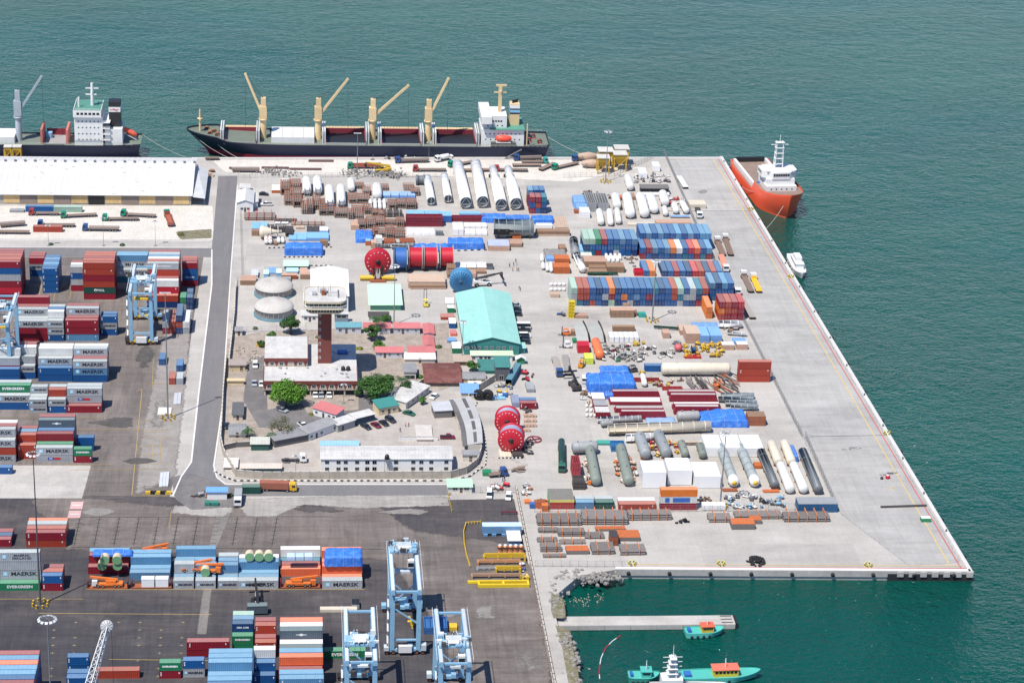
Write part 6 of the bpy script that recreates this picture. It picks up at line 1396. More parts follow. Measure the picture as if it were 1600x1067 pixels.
for i,(x,y,r,h,lab,c)in enumerate([(610,640,1.6,3.4,'small tree right of the rusty-roofed house',(.05,.12,.025)),(560,620,1.8,3.8,'small tree behind the cream-roofed cabin',(.05,.12,.03)),(660,632,1.5,3.2,'small tree left of the rusty-roofed house',(.06,.15,.025)),(408,542,1.6,3.0,'small tree left of the office roof',(.06,.12,.03)),(634,615,2.6,5.2,'dark tree right of the large deep green tree',(.035,.085,.022)),(588,512,1.8,3.6,'small tree right of the tower at the cabins',(.05,.12,.03)),(420,690,1.6,2.8,'small tree by the worn-roofed shed',(.08,.12,.03))]):tree('Z',x,y,r,h,lab,c,700,.4,.25,seed=40+i)
# ------------------------------------------------------------------ pier cargo yard
PX_='boxes and crates on the pier'
def cp(f,x0,x1,yb,yf,yt,lab,mat=None,lid=None,**k):return crate(f,x0,x1,yb,yf,yt,lab,mat,lid,group=PX_,**k)
def clutter(f,x0,x1,y0,y1,n,lab,cols,seed,hmax=1.8,kind='machine part',name='machine_part',group=None,smin=.5):
	"""loose pieces of equipment, each its own small assembly: base frame, body, pipe and flange"""
	for w_,nm_ in(('stand part','steel stand'),('pump','pump'),('winch','winch'),('scrap','scrap piece'),('fitting','pipe fitting'),('frame part','frame part'),('rig part','rig part')):
		if w_ in lab:kind=nm_;name=nm_.replace(' ','_');break
	rnd=random.Random(seed)
	for i in range(n):
		p=zg(f,rnd.uniform(x0,x1),rnd.uniform(y0,y1));s=rnd.uniform(smin,1.0);c=cols[rnd.randrange(len(cols))];c2=cols[rnd.randrange(len(cols))]
		t=thing(name,lab,kind,p,rnd.choice((0,1.57,.3,-.4,2.1)),group);k=rnd.randrange(4);h=hmax*s
		mb=MB();mb.box(-1.3*s,1.3*s,-.7*s,.7*s,0,.2*s)
		for x in(-1.15,1.15):mb.box(x*s-.08,x*s+.08,-.65*s,.65*s,.2*s,.4*s)
		mb.build('base_frame',dsteel_m,t);mb=MB()
		if k==0:mb.lathe([(0,-1.1*s),(.5*s,-1.05*s),(.55*s,-.6*s),(.55*s,.6*s),(.5*s,1.05*s),(0,1.1*s)],12,(0,0,.4*s+.55*s),'x');mb.tube([(0,0,s),(0,0,h)],.2*s,8)
		elif k==1:mb.box(-.9*s,.3*s,-.55*s,.55*s,.25*s,h*.8);mb.tube([(.3*s,0,h*.4),(1.2*s,0,h*.4),(1.2*s,0,h)],.18*s,8)
		elif k==2:mb.lathe([(0,.2*s),(.6*s,.2*s),(.6*s,.35*s),(.35*s,.4*s),(.35*s,h*.7),(.6*s,h*.72),(.6*s,h*.8),(.25*s,h),(0,h)],12)
		else:
			mb.tube([(-1.2*s,-.4*s,.5*s),(1.3*s,-.4*s,.5*s)],.26*s,8);mb.tube([(-1.2*s,.3*s,.5*s),(.2*s,.3*s,.5*s),(.7*s,.3*s,h)],.22*s,8)
		mb.build('body',c,t);mb=MB();mb.lathe([(0,0),(.42*s,0),(.42*s,.12*s),(0,.12*s)],10,(rnd.uniform(-.8,.8)*s,rnd.uniform(-.3,.3)*s,h*.8));mb.build('flange',c2,t)
# left cluster beside the far containers
tarp('C',88,222,250,228,192,'grey sheet over goods at the back of the orange crates',paint((.26,.245,.23),.8),.5,group=None,name='sheeted_cargo',cat='sheeted cargo');cp('C',96,146,275,258,236,'blue case left of orange slatted crates',bluebox_m,bluebox_m);cp('C',148,238,290,258,232,'orange slatted crate, rear of two beside white drums',rusto_m,rusto_m);cp('C',140,240,352,310,282,'orange slatted crate, front of two beside white drums',rusto_m,rusto_m)
cp('C',175,218,215,190,165,'brown open frame crate behind the grey sheet',rust_m,wood_m);tank('C',262,175,276,262,1.9,'dark grey cylinder lying behind the white blue-ended tube',paint((.22,.235,.24),.6),False,3,True,'grey_cylinder','tank',nozzle=False);t=tank('C',282,262,322,352,1.45,'white tube with blue open end beside the wooden crates',white_m,False,3,True,'white_tube','tube',nozzle=False)
for i,(x,y0,y1)in enumerate(((72,300,332),(98,308,345),(122,300,350),(66,250,285))):tank('C',x,y0,x+3,y1,.75,'white drum, %s of four left of the orange slatted crates'%ORDW[i],white_m,True,1,True,'white_drum','drum','white drums left of the orange crates')
cp('C',302,380,262,238,205,'grey case at the left end of the far containers',paint((.42,.42,.38),.7),paint((.5,.5,.46),.7));cp('C',332,470,312,275,238,'brown timber crate behind two cream planks packs',wood_m,ply_m);cp('C',280,325,240,205,165,'pale blue case against the far containers',skyb_m,skyb_m);planks('C',362,470,330,312,288,'pack of cream planks, short one in front of brown crate');planks('C',345,480,358,342,318,'pack of cream planks, long one in front of brown crate');cp('C',472,582,346,308,280,'brown slatted crate right of the cream planks',wood_m,wood_m)
for i in range(7):x=468+i*14;tank('C',x,240+(i%2)*14,x+3,268+(i%2)*14,.7,'small white drum in the pile behind the brown slatted crate',white_m,True,1,False,'white_drum','drum','pile of white drums',nozzle=False,z=.72)
clutter('C',585,660,245,330,7,'small white and brown machine part by the red frame',[white_m,wood_m,grey_m],31,1.6,group='machine parts by the red frame');framestack('C',645,702,366,335,312,2,'bright red square frame before the middle container row',red_m)
tank('C',352,362,540,362,.55,'dark green pipe lying above the long container row',paint((.02,.09,.05),.6),False,2,True,'green_pipe','pipe',nozzle=False)
for i in range(8):x,y=125+(i%4)*26,425+(i//4)*32;p=zg('C',x,y);mb=MB();mb.ball((0,0,.62),(.85,.7,.66),9,5);tag(mb.build('white_sack',wrap_m,None,p),'bulging white sack left of the long container row','sack','white sacks left of the long row')
cp('C',120,176,500,480,460,'tan crate below the white sacks',pine_m)
def column_frame(f,x,yb,yt,w_,lab,m):
	p=zg(f,x,yb);a,b=zp(f,x,yb);h=HGT(a,b,zp(f,x,yt)[1]);t=thing('yellow_frame',lab,'steel frame',p);mb=MB()
	for sx in(-1,1):
		for sy in(-1,1):mb.box(sx*w_-.15,sx*w_+.15,sy*w_-.15,sy*w_+.15,0,h)
	mb.build('upright',m,t);mb=MB()
	for k in range(6):
		z=h*k/5.2;mb.box(-w_,w_,-w_-.12,-w_+.12,z,z+.25);mb.box(-w_,w_,w_-.12,w_+.12,z,z+.25);mb.bar((-w_,-w_,z),(w_,-w_,min(h,z+h/5)),.15);mb.bar((w_,-w_,z),(w_,w_,min(h,z+h/5)),.15)
	mb.build('brace',m,t);mb=MB();mb.box(-w_+.1,w_-.1,-w_+.1,w_-.1,.2,h*.95);mb.build('panel',m,t);return t
column_frame('C',249,622,520,1.0,'tall yellow steel frame left of the long container row',paint((.72,.52,.02),.5));cp('C',276,352,630,612,595,'low pink timber pallet right of the yellow frame',ply_m);clutter('C',170,205,605,618,2,'small dark blue machine left of the yellow frame',[blue_m,dgrey_m],32,1.2,group='dark blue machines by the yellow frame')
cp('C',496,642,626,580,560,'long brown crate before the long container row',wood_m,ply_m);cp('C',610,662,616,590,575,'small brown crate behind the teal bin',wood_m);cp('C',672,716,626,602,588,'teal bin right of the long brown crate',paint((.03,.32,.26),.6));cp('C',572,616,555,535,525,'small tan box against the long container row',ply_m)
tank('C',1172,690,1312,690,1.35,'white tube lying below the red container block',white_m,False,3,True,'white_tube','tube',nozzle=False)
tarp('C',1012,1170,690,676,652,'flat pale blue sheet over goods behind the blue crates',paint((.16,.33,.62),.6),.15,group=None)
forklift(zg('C',215,735),R(180),'orange forklift with black mast, upper of two near grey plates',orange_m,3.6);forklift(zg('C',222,812),R(180),'white forklift with black mast, lower of two near grey plates',white_m,4.6);cp('C',252,285,740,712,695,'brown box beside the orange forklift',wood_m);cp('C',260,284,785,765,750,'green box beside the white forklift',green_m)
for i,(a,b,c,d,lab)in enumerate([(285,672,372,782,'curved grey steel plate leaning on ribs, left of two'),(375,672,470,784,'curved grey steel plate leaning on ribs, right of two')]):
	p,q,r_=zg('C',a,d),zg('C',c,d),zg('C',a-6,b+22);W_=q.x-p.x;D_=r_.y-p.y;t=thing('curved_plate',lab,'steel plate',p,0,'curved grey plates');mb=MB();vs=[];n=8
	for j in range(n+1):
		s=j/n;z=.4+2.3*math.sin(math.pi*.5*s);vs+=[(0,D_*s,z),(W_*.86,D_*s,z),(0,D_*s,z-.12),(W_*.86,D_*s,z-.12)]
	mb.add(vs,[f for j in range(n)for f in((4*j,4*j+1,4*j+5,4*j+4),(4*j+2,4*j+6,4*j+7,4*j+3),(4*j,4*j+4,4*j+6,4*j+2),(4*j+1,4*j+3,4*j+7,4*j+5))]);mb.build('plate',paint((.34,.345,.32),.6),t);mb=MB()
	for j in range(n):
		for x0 in(W_*.88,):s0,s1=j/n,(j+1)/n;mb.add([(x0+.1-1.2*s0*s0,D_*s0,0),(x0+.1-1.2*s1*s1,D_*s1,0),(x0+.1-1.2*s1*s1,D_*s1,.9+2.6*math.sin(1.57*s1)),(x0+.1-1.2*s0*s0,D_*s0,.9+2.6*math.sin(1.57*s0)),(x0+.4-1.2*s0*s0,D_*s0,0),(x0+.4-1.2*s1*s1,D_*s1,0),(x0+.4-1.2*s1*s1,D_*s1,.9+2.6*math.sin(1.57*s1)),(x0+.4-1.2*s0*s0,D_*s0,.9+2.6*math.sin(1.57*s0))],[(0,1,2,3),(7,6,5,4),(3,2,6,7)])
	mb.build('rib',black_m,t)
cp('C',510,646,712,682,670,'brown crate behind the row of white bags',wood_m)
for i in range(6):p=zg('C',505+i*31,768);sheetpack('C',488+i*31,517+i*31,782,742,712,'white wrapped bale, %s of six from the left'%ORDW[i],1,group='row of white bales')
cp('C',824,866,756,722,696,'small plywood crate in the open beside the lamp mast',ply_m);tank('C',765,694,948,706,.45,'dark green pipe beside the small plywood crate',paint((.02,.09,.05),.6),False,2,True,'green_pipe','pipe',nozzle=False)
cp('C',966,1052,786,725,672,'tall tan crate left of two blue crates',ply_m,pine_m);cp('C',930,975,735,705,665,'tan crate behind the tall tan crate',ply_m,pine_m);cp('C',1050,1112,786,738,680,'tall blue-wrapped crate, left of two',bluebox_m,paint((.20,.38,.72),.6));cp('C',1118,1188,786,738,680,'tall blue-wrapped crate, right of two',bluebox_m,paint((.20,.38,.72),.6));cp('C',1192,1268,828,795,775,'pale crate with white lid below the blue-wrapped crates, left',ply_m,white_m);cp('C',1284,1352,826,792,772,'pale crate with white lid below the blue-wrapped crates, right',ply_m,white_m);cp('C',1266,1345,790,775,750,'blue-topped flat case by the pier fence',bluebox_m,bluebox_m);tank('C',1225,735,1345,745,.6,'white pipe by the fence below the white tube',white_m,False,2,True,'white_pipe','pipe',nozzle=False)
clutter('C',1185,1290,690,725,6,'dark mixed machine part below the white tube',[dsteel_m,wood_m,grey_m],33,1.4,group='machine parts below the white tube')
cp('C',290,362,848,800,770,'bright red box beside the orange capsule',red_m,red_m,batten=False);t=tank('C',398,800,428,895,1.65,'orange lifeboat-like capsule lying beside the red box',paint((.75,.16,.05),.4),True,2,True,'orange_capsule','capsule',None,nozzle=False);cp('C',336,388,918,880,845,'yellow-green box in front of the orange capsule',paint((.55,.62,.08),.5),paint((.55,.62,.08),.5))
clutter('C',440,700,795,905,50,'grey or green machine part in the litter of equipment behind the blue container',[grey_m,dsteel_m,white_m,green_m,dgrey_m,maroon_m,steel_m],34,1.5,group='litter of equipment');clutter('C',700,930,785,880,26,'white or black machine part in the litter of equipment behind the blue container',[white_m,dsteel_m,white_m,steel_m,dgrey_m,black_m],35,1.5,group='litter of equipment');clutter('C',630,710,785,800,4,'yellow machine part at the back of the equipment litter',[yel_m],36,1.6,group='yellow machine parts')
p=zg('C',918,835);t=thing('pink_buoy','round pink buoy beside the yellow pipework','buoy',p);mb=MB();mb.ball((0,0,1.6),(1.6,1.6,1.5),18,10);mb.build('float',paint((.60,.12,.13),.5),t);mb=MB();mb.lathe([(1.2,0),(1.2,.5),(.9,.5)],16);mb.build('base',dsteel_m,t)
clutter('C',955,1195,795,875,40,'yellow valve assembly in the heap of yellow pipework',[yel_m,yel_m,paint((.55,.30,.03),.5)],37,2.0,'valve assembly','valve_assembly','heap of yellow pipework');p=zg('C',1012,845);t=thing('blue_winch','dark blue round winch amid the yellow pipework','winch',p);mb=MB();mb.lathe([(1.5,-.8),(1.5,-.6),(.9,-.6),(.9,.6),(1.5,.6),(1.5,.8)],16,(0,0,1.5),'x');mb.build('drum',paint((.02,.08,.18),.5),t);mb=MB();mb.box(-1.2,1.2,-1,1,0,.3);mb.build('base',dsteel_m,t)
framestack('C',960,1062,882,868,852,1,'low red steel frame in front of yellow pipework',paint((.4,.02,.03),.5))
# middle of the pier
stack(*zp('D',668,404),F,['b'],'lying left of cream tank',group='containers on the pier')
t=tank('D',768,425,1202,425,2.25,'huge cream cylinder lying crosswise beside blue container',cream_m,True,6,True,nozzle=True)
tarp('D',398,575,418,398,362,'blue tarpaulin with white net, rear step of the big sheeted heap',lump=.3);tarp('D',318,612,535,470,405,'big blue tarpaulin heap, largest on the pier',lump=.6)
tarp('D',418,475,575,545,525,'blue tarpaulin corner hanging out before the big heap',lump=.3)
reach_stacker(zg('D',232,505),R(100),'black reach stacker left of the big tarpaulin heap',dsteel_m,black_m);car('D',292,500,288,425,'w','white van parked against the big tarpaulin heap','van')
truck('D',138,440,105,325,'b','blue cab flatbed lorry facing the camera, left of two','flat',paint((.30,.27,.24),.8));trailer('D',190,432,170,315,'grey flatbed trailer beside blue cab lorry',paint((.30,.28,.26),.8));forklift(zg('D',272,372),R(70),'orange and black forklift below the yellow-green box',paint((.6,.25,.02),.5),3.2);forklift(zg('D',592,405),R(200),'dark loader behind the big tarpaulin heap',dsteel_m,2.4)
oA=zg('D',545,350);t=thing('crane_boom','slender cream lattice boom lying askew above the big tarpaulin','crane boom',oA);d_=zg('D',662,295)-oA;mb=MB()
for s in(-.35,.35):
	for z in(.5,1.1):mb.bar((s*.5,s,z),(d_.x+s*.5,d_.y+s,z+.6),.1)
for k in range(14):a_,b_=d_*(k/14),d_*((k+1)/14);mb.bar((a_.x,a_.y-.35,.5+.6*k/14),(b_.x,b_.y+.35,1.1+.6*k/14),.07);mb.bar((a_.x,a_.y+.35,.5+.6*k/14),(b_.x,b_.y-.35,1.1+.6*k/14),.07)
mb.build('lattice',cream_m,t)
clutter('D',690,905,455,500,16,'yellow or brown machine part below the cream cylinder',[yel_m,wood_m,maroon_m,rust_m,white_m],41,1.5,group='machine parts below the cream cylinder');tank('D',655,445,668,505,1.0,'white tank with rounded ends right of the big tarpaulin heap',white_m,True,2,True);clutter('D',640,672,412,430,2,'yellow machine right of the big tarpaulin heap',[yel_m],42,1.8,group='yellow machine parts')
framestack('D',600,762,468,450,436,1,'low red pipe frame right of the big tarpaulin heap',paint((.3,.03,.03),.6));framestack('D',780,905,520,502,490,1,'low red pipe frame below the cream cylinder',paint((.3,.03,.03),.6))
def pile(f,x0,x1,y0,y1,n,L,lab,mats,seed,dirn,group=None):
	rnd=random.Random(seed);a,b=zg(f,(x0+x1)/2,(y0+y1)/2),0;t=thing('pipe_heap',lab,'pipe heap',a,0,group)
	for i in range(n):
		p=zg(f,rnd.uniform(x0,x1),rnd.uniform(y0,y1))-a;an=dirn+rnd.gauss(0,.12);l=L*rnd.uniform(.6,1.1)/2;z=.3+rnd.random()*1.1;mb=MB();mb.tube([(p.x-l*math.cos(an),p.y-l*math.sin(an),z),(p.x+l*math.cos(an),p.y+l*math.sin(an),z+rnd.uniform(-.1,.1))],rnd.uniform(.18,.32),7);mb.build('pipe',mats[i%len(mats)],t)
	return t
pile('D',945,1080,455,505,26,7.5,'heap of grey-brown pipes under the cream cylinder',[pipe_m,steel_m,dsteel_m],43,1.75);pile('D',1110,1255,440,535,30,6.5,'mixed heap of dark pipes and orange fittings near the rust-red stack',[dsteel_m,pipe_m,rust_m],44,2.0);clutter('D',1100,1160,465,510,7,'orange fitting on the mixed pipe heap',[rusto_m,orange_m],45,1.8,group='orange fittings on the pipe heap')
mr=paint((.24,.014,.03),.5,dirt=.25);lidg=paint((.42,.39,.37),.7,dirt=.3)
def longbox(f,x0,x1,yb,yf,yt,lab,mat,lid,group='long dark red boxes on the pier'):
	x,y,w_,d,h=fit(f,x0,x1,yb,yf,yt);t=thing('long_box',lab,'steel box',(x+w_/2,y+d/2,0),random.uniform(-.01,.01),group)
	mb=MB();n=int(w_/1.6);mb.box(-w_/2,w_/2,-d/2,d/2,.3,h-.2)
	for i in range(n+1):xx=-w_/2+w_*i/n;mb.box(xx-.08,xx+.08,-d/2-.08,-d/2,.3,h-.2)
	mb.build('side',mat,t);mb=MB();mb.box(-w_/2+.1,w_/2-.1,-d/2+.25,d/2-.25,h-.2,h);mb.build('top_sheet',lid,t);mb=MB()
	for s in(-1,1):y0,y1=sorted((s*d/2,s*(d/2-.22)));mb.box(-w_/2,w_/2,y0,y1,h-.2,h+.08);x0_,x1_=sorted((s*w_/2,s*(w_/2+.5)));mb.box(x0_,x1_,-d/2,d/2,.2,h*.6)
	mb.build('rim',mat,t)
	for s in(-.4,-.13,.13,.4):mb=MB();mb.box(w_*s-.12,w_*s+.12,-d/2-.02,d/2+.02,0,.3);mb.build('bearer',dsteel_m,t)
for a in[(468,752,562,526,512,'long dark red box with grey lid, rear left',mr,lidg),(458,770,612,592,560,'long dark red box under white sheets, middle left',mr,wrap_m),(490,782,660,632,612,'long dark red box with grey lid, left third row',mr,lidg),(522,792,702,652,638,'long dark red box with grey lid, front left',mr,lidg),(820,1106,552,528,512,'long dark red box with grey lid, rear right',mr,lidg),(832,1112,592,548,534,'long dark red box with grey lid, second right',mr,lidg),(850,1135,640,605,590,'long dark red box with white lid, third right',mr,white_m),(860,1130,672,622,606,'long dark red box with grey lid, front right',mr,lidg)]:longbox('D',*a)
for i,(yb,yf,yt,c)in enumerate(((598,572,532,white_m),(648,612,578,grey_m),(695,655,620,paint((.5,.49,.47),.7)))):cp('D',342+i*10,420+i*14,yb,yf,yt,'dark red case with pale lid left of the long red boxes, %s of three'%('rear','middle','front')[i],mr,c)
for i in range(9):x,y=300+(i%3)*26,622+(i//3)*30;tank('D',x,y,x+16,y+4,.6,'small white drum at the left edge of the red boxes',white_m,True,1,False,'white_drum','drum','white drums left of the red boxes',nozzle=False,z=.6)
clutter('D',275,335,525,620,9,'brown or white small machine part at the left edge of the red boxes',[wood_m,white_m,rust_m,pine_m],46,1.5,group='machine parts left of the red boxes')
for i,(x0,x1,y,r)in enumerate(((1145,1350,572,.95),(1128,1345,595,.95),(1172,1368,620,1.0),(1205,1372,645,1.0))):tank('D',x0,y,x1,y,r,'grey flanged pipe right of the red boxes, %s from the back'%ORDW[i],paint((.36,.40,.40),.5),False,4,True,'grey_pipe','pipe','grey flanged pipes',nozzle=True,bandm=grey_m)
tank('D',866,715,1012,712,1.75,'grey and white tank with rounded end left of the netted tarpaulin',paint((.34,.335,.33),.5),True,3,True);tarp('D',682,862,725,712,682,'flat blue and white sheet behind the long cream tube',paint((.28,.42,.68),.6),.2)
tank('D',372,725,645,715,1.0,'thin silver pipe with rings above the long cream tube',paint((.5,.5,.49),.4),False,7,True,'silver_pipe','pipe',nozzle=False);tank('D',392,752,470,745,1.1,'short grey cylinder at the left end of the long cream tube',grey_m,True,2,True);tank('D',440,800,1075,778,1.85,'very long cream tube lying crosswise on the pier',cream_m,False,9,True,nozzle=False)
tarp('D',1020,1312,752,705,632,'blue netted tarpaulin with a sloping nose beside brown crate',lump=.25,nose=-1);cp('D',1312,1422,742,682,650,'brown slatted crate right of the netted tarpaulin',paint((.30,.10,.05),.85),wood_m)
# near the front: vessels, wrapped boxes, tubes
olive=paint((.20,.225,.19),.6,dirt=.3);vgrey=paint((.25,.27,.275),.55,dirt=.3);cone_y=paint((.72,.48,.04),.5)
for a in[(258,285,292,455,1.75,'olive vessel lying away from camera, left of two',olive),(412,280,455,455,1.8,'olive vessel lying away from camera, right of two',olive),(505,222,540,322,1.95,'speckled grey vessel behind white boxes, left of two',vgrey),(598,212,645,318,1.95,'speckled grey vessel behind white boxes, right of two',vgrey),(715,250,738,312,1.35,'grey-green vessel with yellow band behind white boxes',olive),(808,262,826,318,1.35,'grey-green vessel with black ring behind white boxes',olive)]:
	t=tank('E',*a[:5],a[5],a[6],True,5,True,group='vessels lying away from camera',legm=rusto_m,bandm=a[6])
clutter('E',235,300,300,440,26,'orange stand part along the left olive vessel',[orange_m,white_m,wood_m],47,1.7,group='orange stands along the olive vessels');clutter('E',385,500,310,440,32,'orange stand part along the right olive vessel',[orange_m,rust_m,white_m,pine_m],48,1.7,group='orange stands along the olive vessels');clutter('E',560,700,230,300,24,'yellow or red fitting between the speckled vessels',[yel_m,white_m,rust_m,red_m],49,1.7,group='fittings between the speckled vessels')
tank('E',168,285,300,280,2.0,'grey tank with white right half at the back of the vessels',grey_m,True,2,True);tank('E',440,228,585,222,1.4,'white tube lying behind the vessels',white_m,False,3,True,'white_tube','tube',nozzle=False);cp('E',300,365,242,232,215,'teal flat crate beside the grey and white tank',paint((.05,.30,.24),.7));framestack('E',368,438,275,245,215,2,'blue open frame beside the teal flat crate',paint((.03,.16,.36),.5));clutter('E',375,430,250,275,5,'dark fitting in front of the blue open frame',[dsteel_m,rust_m,blue_m],50,1.3,group='fittings before the blue frame')
truck('E',120,382,118,245,'e','long dark green tank lorry alone on the pier roadway','tank',paint((.012,.05,.04),.5));framestack('E',172,212,402,330,290,2,'red lattice frame left of the olive vessels',paint((.36,.05,.06),.6));framestack('E',178,235,465,420,390,3,'dark grey lattice frame below the red one',dsteel_m)
for a in[(522,640,458,372,316,'white wrapped cube, front row left'),(648,770,442,362,302,'white wrapped cube, front row middle'),(782,914,458,392,322,'crumpled white wrapped cube, front row right'),(838,925,300,250,186,'white wrapped box, back row left'),(930,1020,300,250,186,'white wrapped box, back row middle'),(1026,1128,302,252,186,'white wrapped box, back row right')]:sheetpack('E',*a[:6],1,group='white wrapped cubes')
for i,(a,b,c,d_)in enumerate(((912,275,980,455),(1008,275,1085,455))):
	t=tank('E',a,b,c,d_,1.7,'grey-green banded tube with white and yellow end, %s of two'%('left','right')[i],paint((.37,.405,.39),.5),True,6,True,'banded_tube','tube','banded tubes',nozzle=False,bandm=dgrey_m,legm=black_m)
	L_=(zg('E',a,b)-zg('E',c,d_)).length;mb=MB();mb.lathe([(1.72,L_/2-2.6),(1.78,L_/2-2.5),(1.78,L_/2-.2),(1.2,L_/2+.5),(0,L_/2+.6)],20,(0,0,2.2),'x');mb.build('white_end',wrap_m,t);mb=MB();mb.lathe([(0,L_/2+.62),(.85,L_/2+.62),(.85,L_/2+.9),(0,L_/2+.9)],16,(0,0,2.2),'x');mb.build('yellow_cap',cone_y,t)
for a in[(1108,285,1185,468,1.55,'plain dark grey tube right of the banded tubes',dgrey_m,False,2),(1322,300,1402,492,1.6,'plain dark grey tube next to the pier fence',dgrey_m,False,2),(1165,258,1202,355,1.6,'cream tube section, rear of the left pair',cream_m,True,3),(1210,365,1262,492,1.6,'white tube section with stains, front of the left pair',white_m,True,3),(1230,255,1268,355,1.6,'cream tube section, rear of the right pair',cream_m,True,3),(1276,365,1330,492,1.6,'white tube section with yellow spots, front of the right pair',white_m,True,3)]:tank('E',*a[:5],a[5],a[6],a[7],a[8],True,'tube_section','tube','tubes near the pier fence',nozzle=False,legm=rust_m)
tarp('E',1250,1302,325,295,238,'blue sheeted goods between the cream tubes and fence',lump=.2);clutter('E',1312,1340,278,290,2,'dark green machine at the head of the last grey tube',[green_m],51,1.4,group='dark green machines');planks('E',1130,1210,480,472,460,'orange timbers under the foot of the grey tube',mat=rusto_m);planks('E',925,1000,475,468,455,'rust-red timbers under the foot of the banded tube',mat=rust_m);cp('E',1085,1130,360,345,325,'orange pallet between the tubes',rusto_m)
pile('E',690,780,235,245,6,5,'cream and pink pipes lying behind the grey-green vessels',[cream_m,pine_m],52,.05)
# row of containers along the pier fence
stack(*zp('E',190,562),T,['l','g'],'blue one in the fence row',group='containers on the pier',H=2.6);stack(*zp('E',288,562),T,['E','g'],'green one in the fence row',group='containers on the pier',H=2.6)
stack(*zp('E',406,571),F,['o.d','w'],'long red one in the fence row',group='containers on the pier');stack(*zp('E',610,566),F,['r w O'],'orange-topped stack in the fence row',group='containers on the pier',H=2.5)
pz=zg('E',610,566);mb=MB();mb.box(4.2,9.8,-.06,-.01,3.0,4.5);mb.box(1.6,3.0,-.06,-.01,3.0,4.5);tag(mb.build('container_banner',paint((.03,.12,.42),.5),None,pz),'blue banner panels on the white container of the fence row','banner')
t=cp('E',60,182,562,515,458,'open-topped red and yellow container with green end, full of scrap',cont_paint((.34,.035,.03)),paint((.2,.19,.17),.9),cat='container',name='open_container',batten=False);mb=MB();x,y,w_,d,h=fit('E',60,182,562,515,458);mb.box(-w_/2,w_/2,-d/2-.06,-d/2-.01,h-.9,h+.1);mb.build('yellow_band',paint((.6,.5,.15),.6),t);mb=MB();mb.box(-w_/2-.06,-w_/2-.01,-d/2,d/2,.2,h+.1);mb.build('green_end',paint((.2,.42,.22),.6),t);clutter('E',80,160,470,480,1,'scrap part on the open container',[dsteel_m],53,1)
cp('E',0,40,560,530,510,'orange mesh skip left of the open-topped container',rusto_m,rust_m);cp('E',22,52,575,545,525,'orange bin left of the open-topped container',orange_m);sheetpack('E',822,940,568,540,522,'row of white square tanks by the fence',3);clutter('E',945,1095,500,560,22,'pale blue or white pump part by the fence',[skyb_m,white_m,grey_m,steel_m],54,1.6,group='pump parts by the fence');clutter('E',1110,1235,505,555,16,'grey or black winch part by the fence',[grey_m,black_m,skyb_m,dsteel_m],55,1.6,group='winch parts by the fence');clutter('E',810,860,500,530,7,'black winch part right of the orange-topped stack',[black_m,dsteel_m,wood_m],56,1.6,group='winch parts by the fence')
cp('E',1302,1498,578,535,500,'long blue flat rack at the corner of the fence',paint((.02,.10,.22),.6),grey_m,cat='flat rack',name='flat_rack');clutter('E',1310,1430,508,520,8,'brown bundle lying at the blue flat rack',[wood_m,pine_m,white_m],57,1.0,group='bundles at the blue flat rack')
# racks of pipes along the front of the pier
PR='racks of pipes at the front of the pier'
dp=paint((.19,.17,.16),.7,dirt=.5,var=.2,scale=1.5);of=paint((.62,.20,.06),.7,dirt=.3)
for a in[(0,220,646,612,566,'wide rack of dark pipes, first in the row by the open container'),(224,450,642,598,552,'wide rack of dark pipes, second in the row'),(452,668,620,582,555,'rack of dark pipes, third in the row, before the red container'),(856,968,630,598,566,'short rack of pipes, left of the right-hand group'),(988,1222,614,590,562,'long low rack of pipes, middle of the right-hand group'),(1232,1462,628,592,556,'long rack of dark pipes below the blue flat rack'),(5,102,682,665,645,'low rack, left end of the lower group'),(102,235,700,672,648,'rack behind the orange-covered ones, lower group left'),(235,335,712,690,660,'rack in the middle of the lower group'),(0,100,728,712,690,'pale rack at the left edge of the lower group'),(15,118,778,745,722,'red framed rack at the left edge of the lower group'),(110,240,738,722,700,'low rack amid the lower group'),(272,386,790,762,716,'brown slatted rack in the lower group'),(415,540,794,765,726,'rack at the right end of the lower group'),(28,142,806,790,775,'lowest rack of the lower group')]:rack('E',*a,'x',dp,of,PR)
for a in[(970,1086,664,635,606,'rack under rusty orange sheet in the right-hand group'),(1062,1120,636,615,592,'small orange rack in the right-hand group'),(144,256,788,768,742,'rack under rusty orange sheet in the lower group'),(400,512,722,702,664,'large rack under rusty orange sheet in the lower group'),(290,440,672,660,645,'flat rusty orange sheet pack in the lower group')]:crate('E',*a[:6],dp,rusto_m,cat='pipe rack',group=PR,name='covered_rack')
cp('E',362,402,745,700,668,'rusty wire cage in the lower group',rust_m,dsteel_m)
def tyre_heap(f,cx,cy,rx,ry,n,lab,seed):
	c=zg(f,cx,cy);t=thing('tyre_heap',lab,'tyre heap',c);rnd=random.Random(seed);m=wheel_mesh(.55,.35,tyre_m)
	for i in range(n):
		a=rnd.uniform(0,6.28);q=rnd.random()**.5;o=ob('tyre',m,t,(q*rx*math.cos(a),q*ry*math.sin(a),.3+(1-q)*1.5*rnd.uniform(.4,1)));o.rotation_euler=(rnd.choice((1.57,1.2,.4,1.9)),rnd.uniform(0,1),rnd.uniform(0,6))
tyre_heap('E',1095,825,3.0,3.0,60,'heap of black tyres near the front edge of the pier',61);tyre_heap('E',722,628,2.2,1.4,9,'scatter of black tyres between the pipe racks',62)
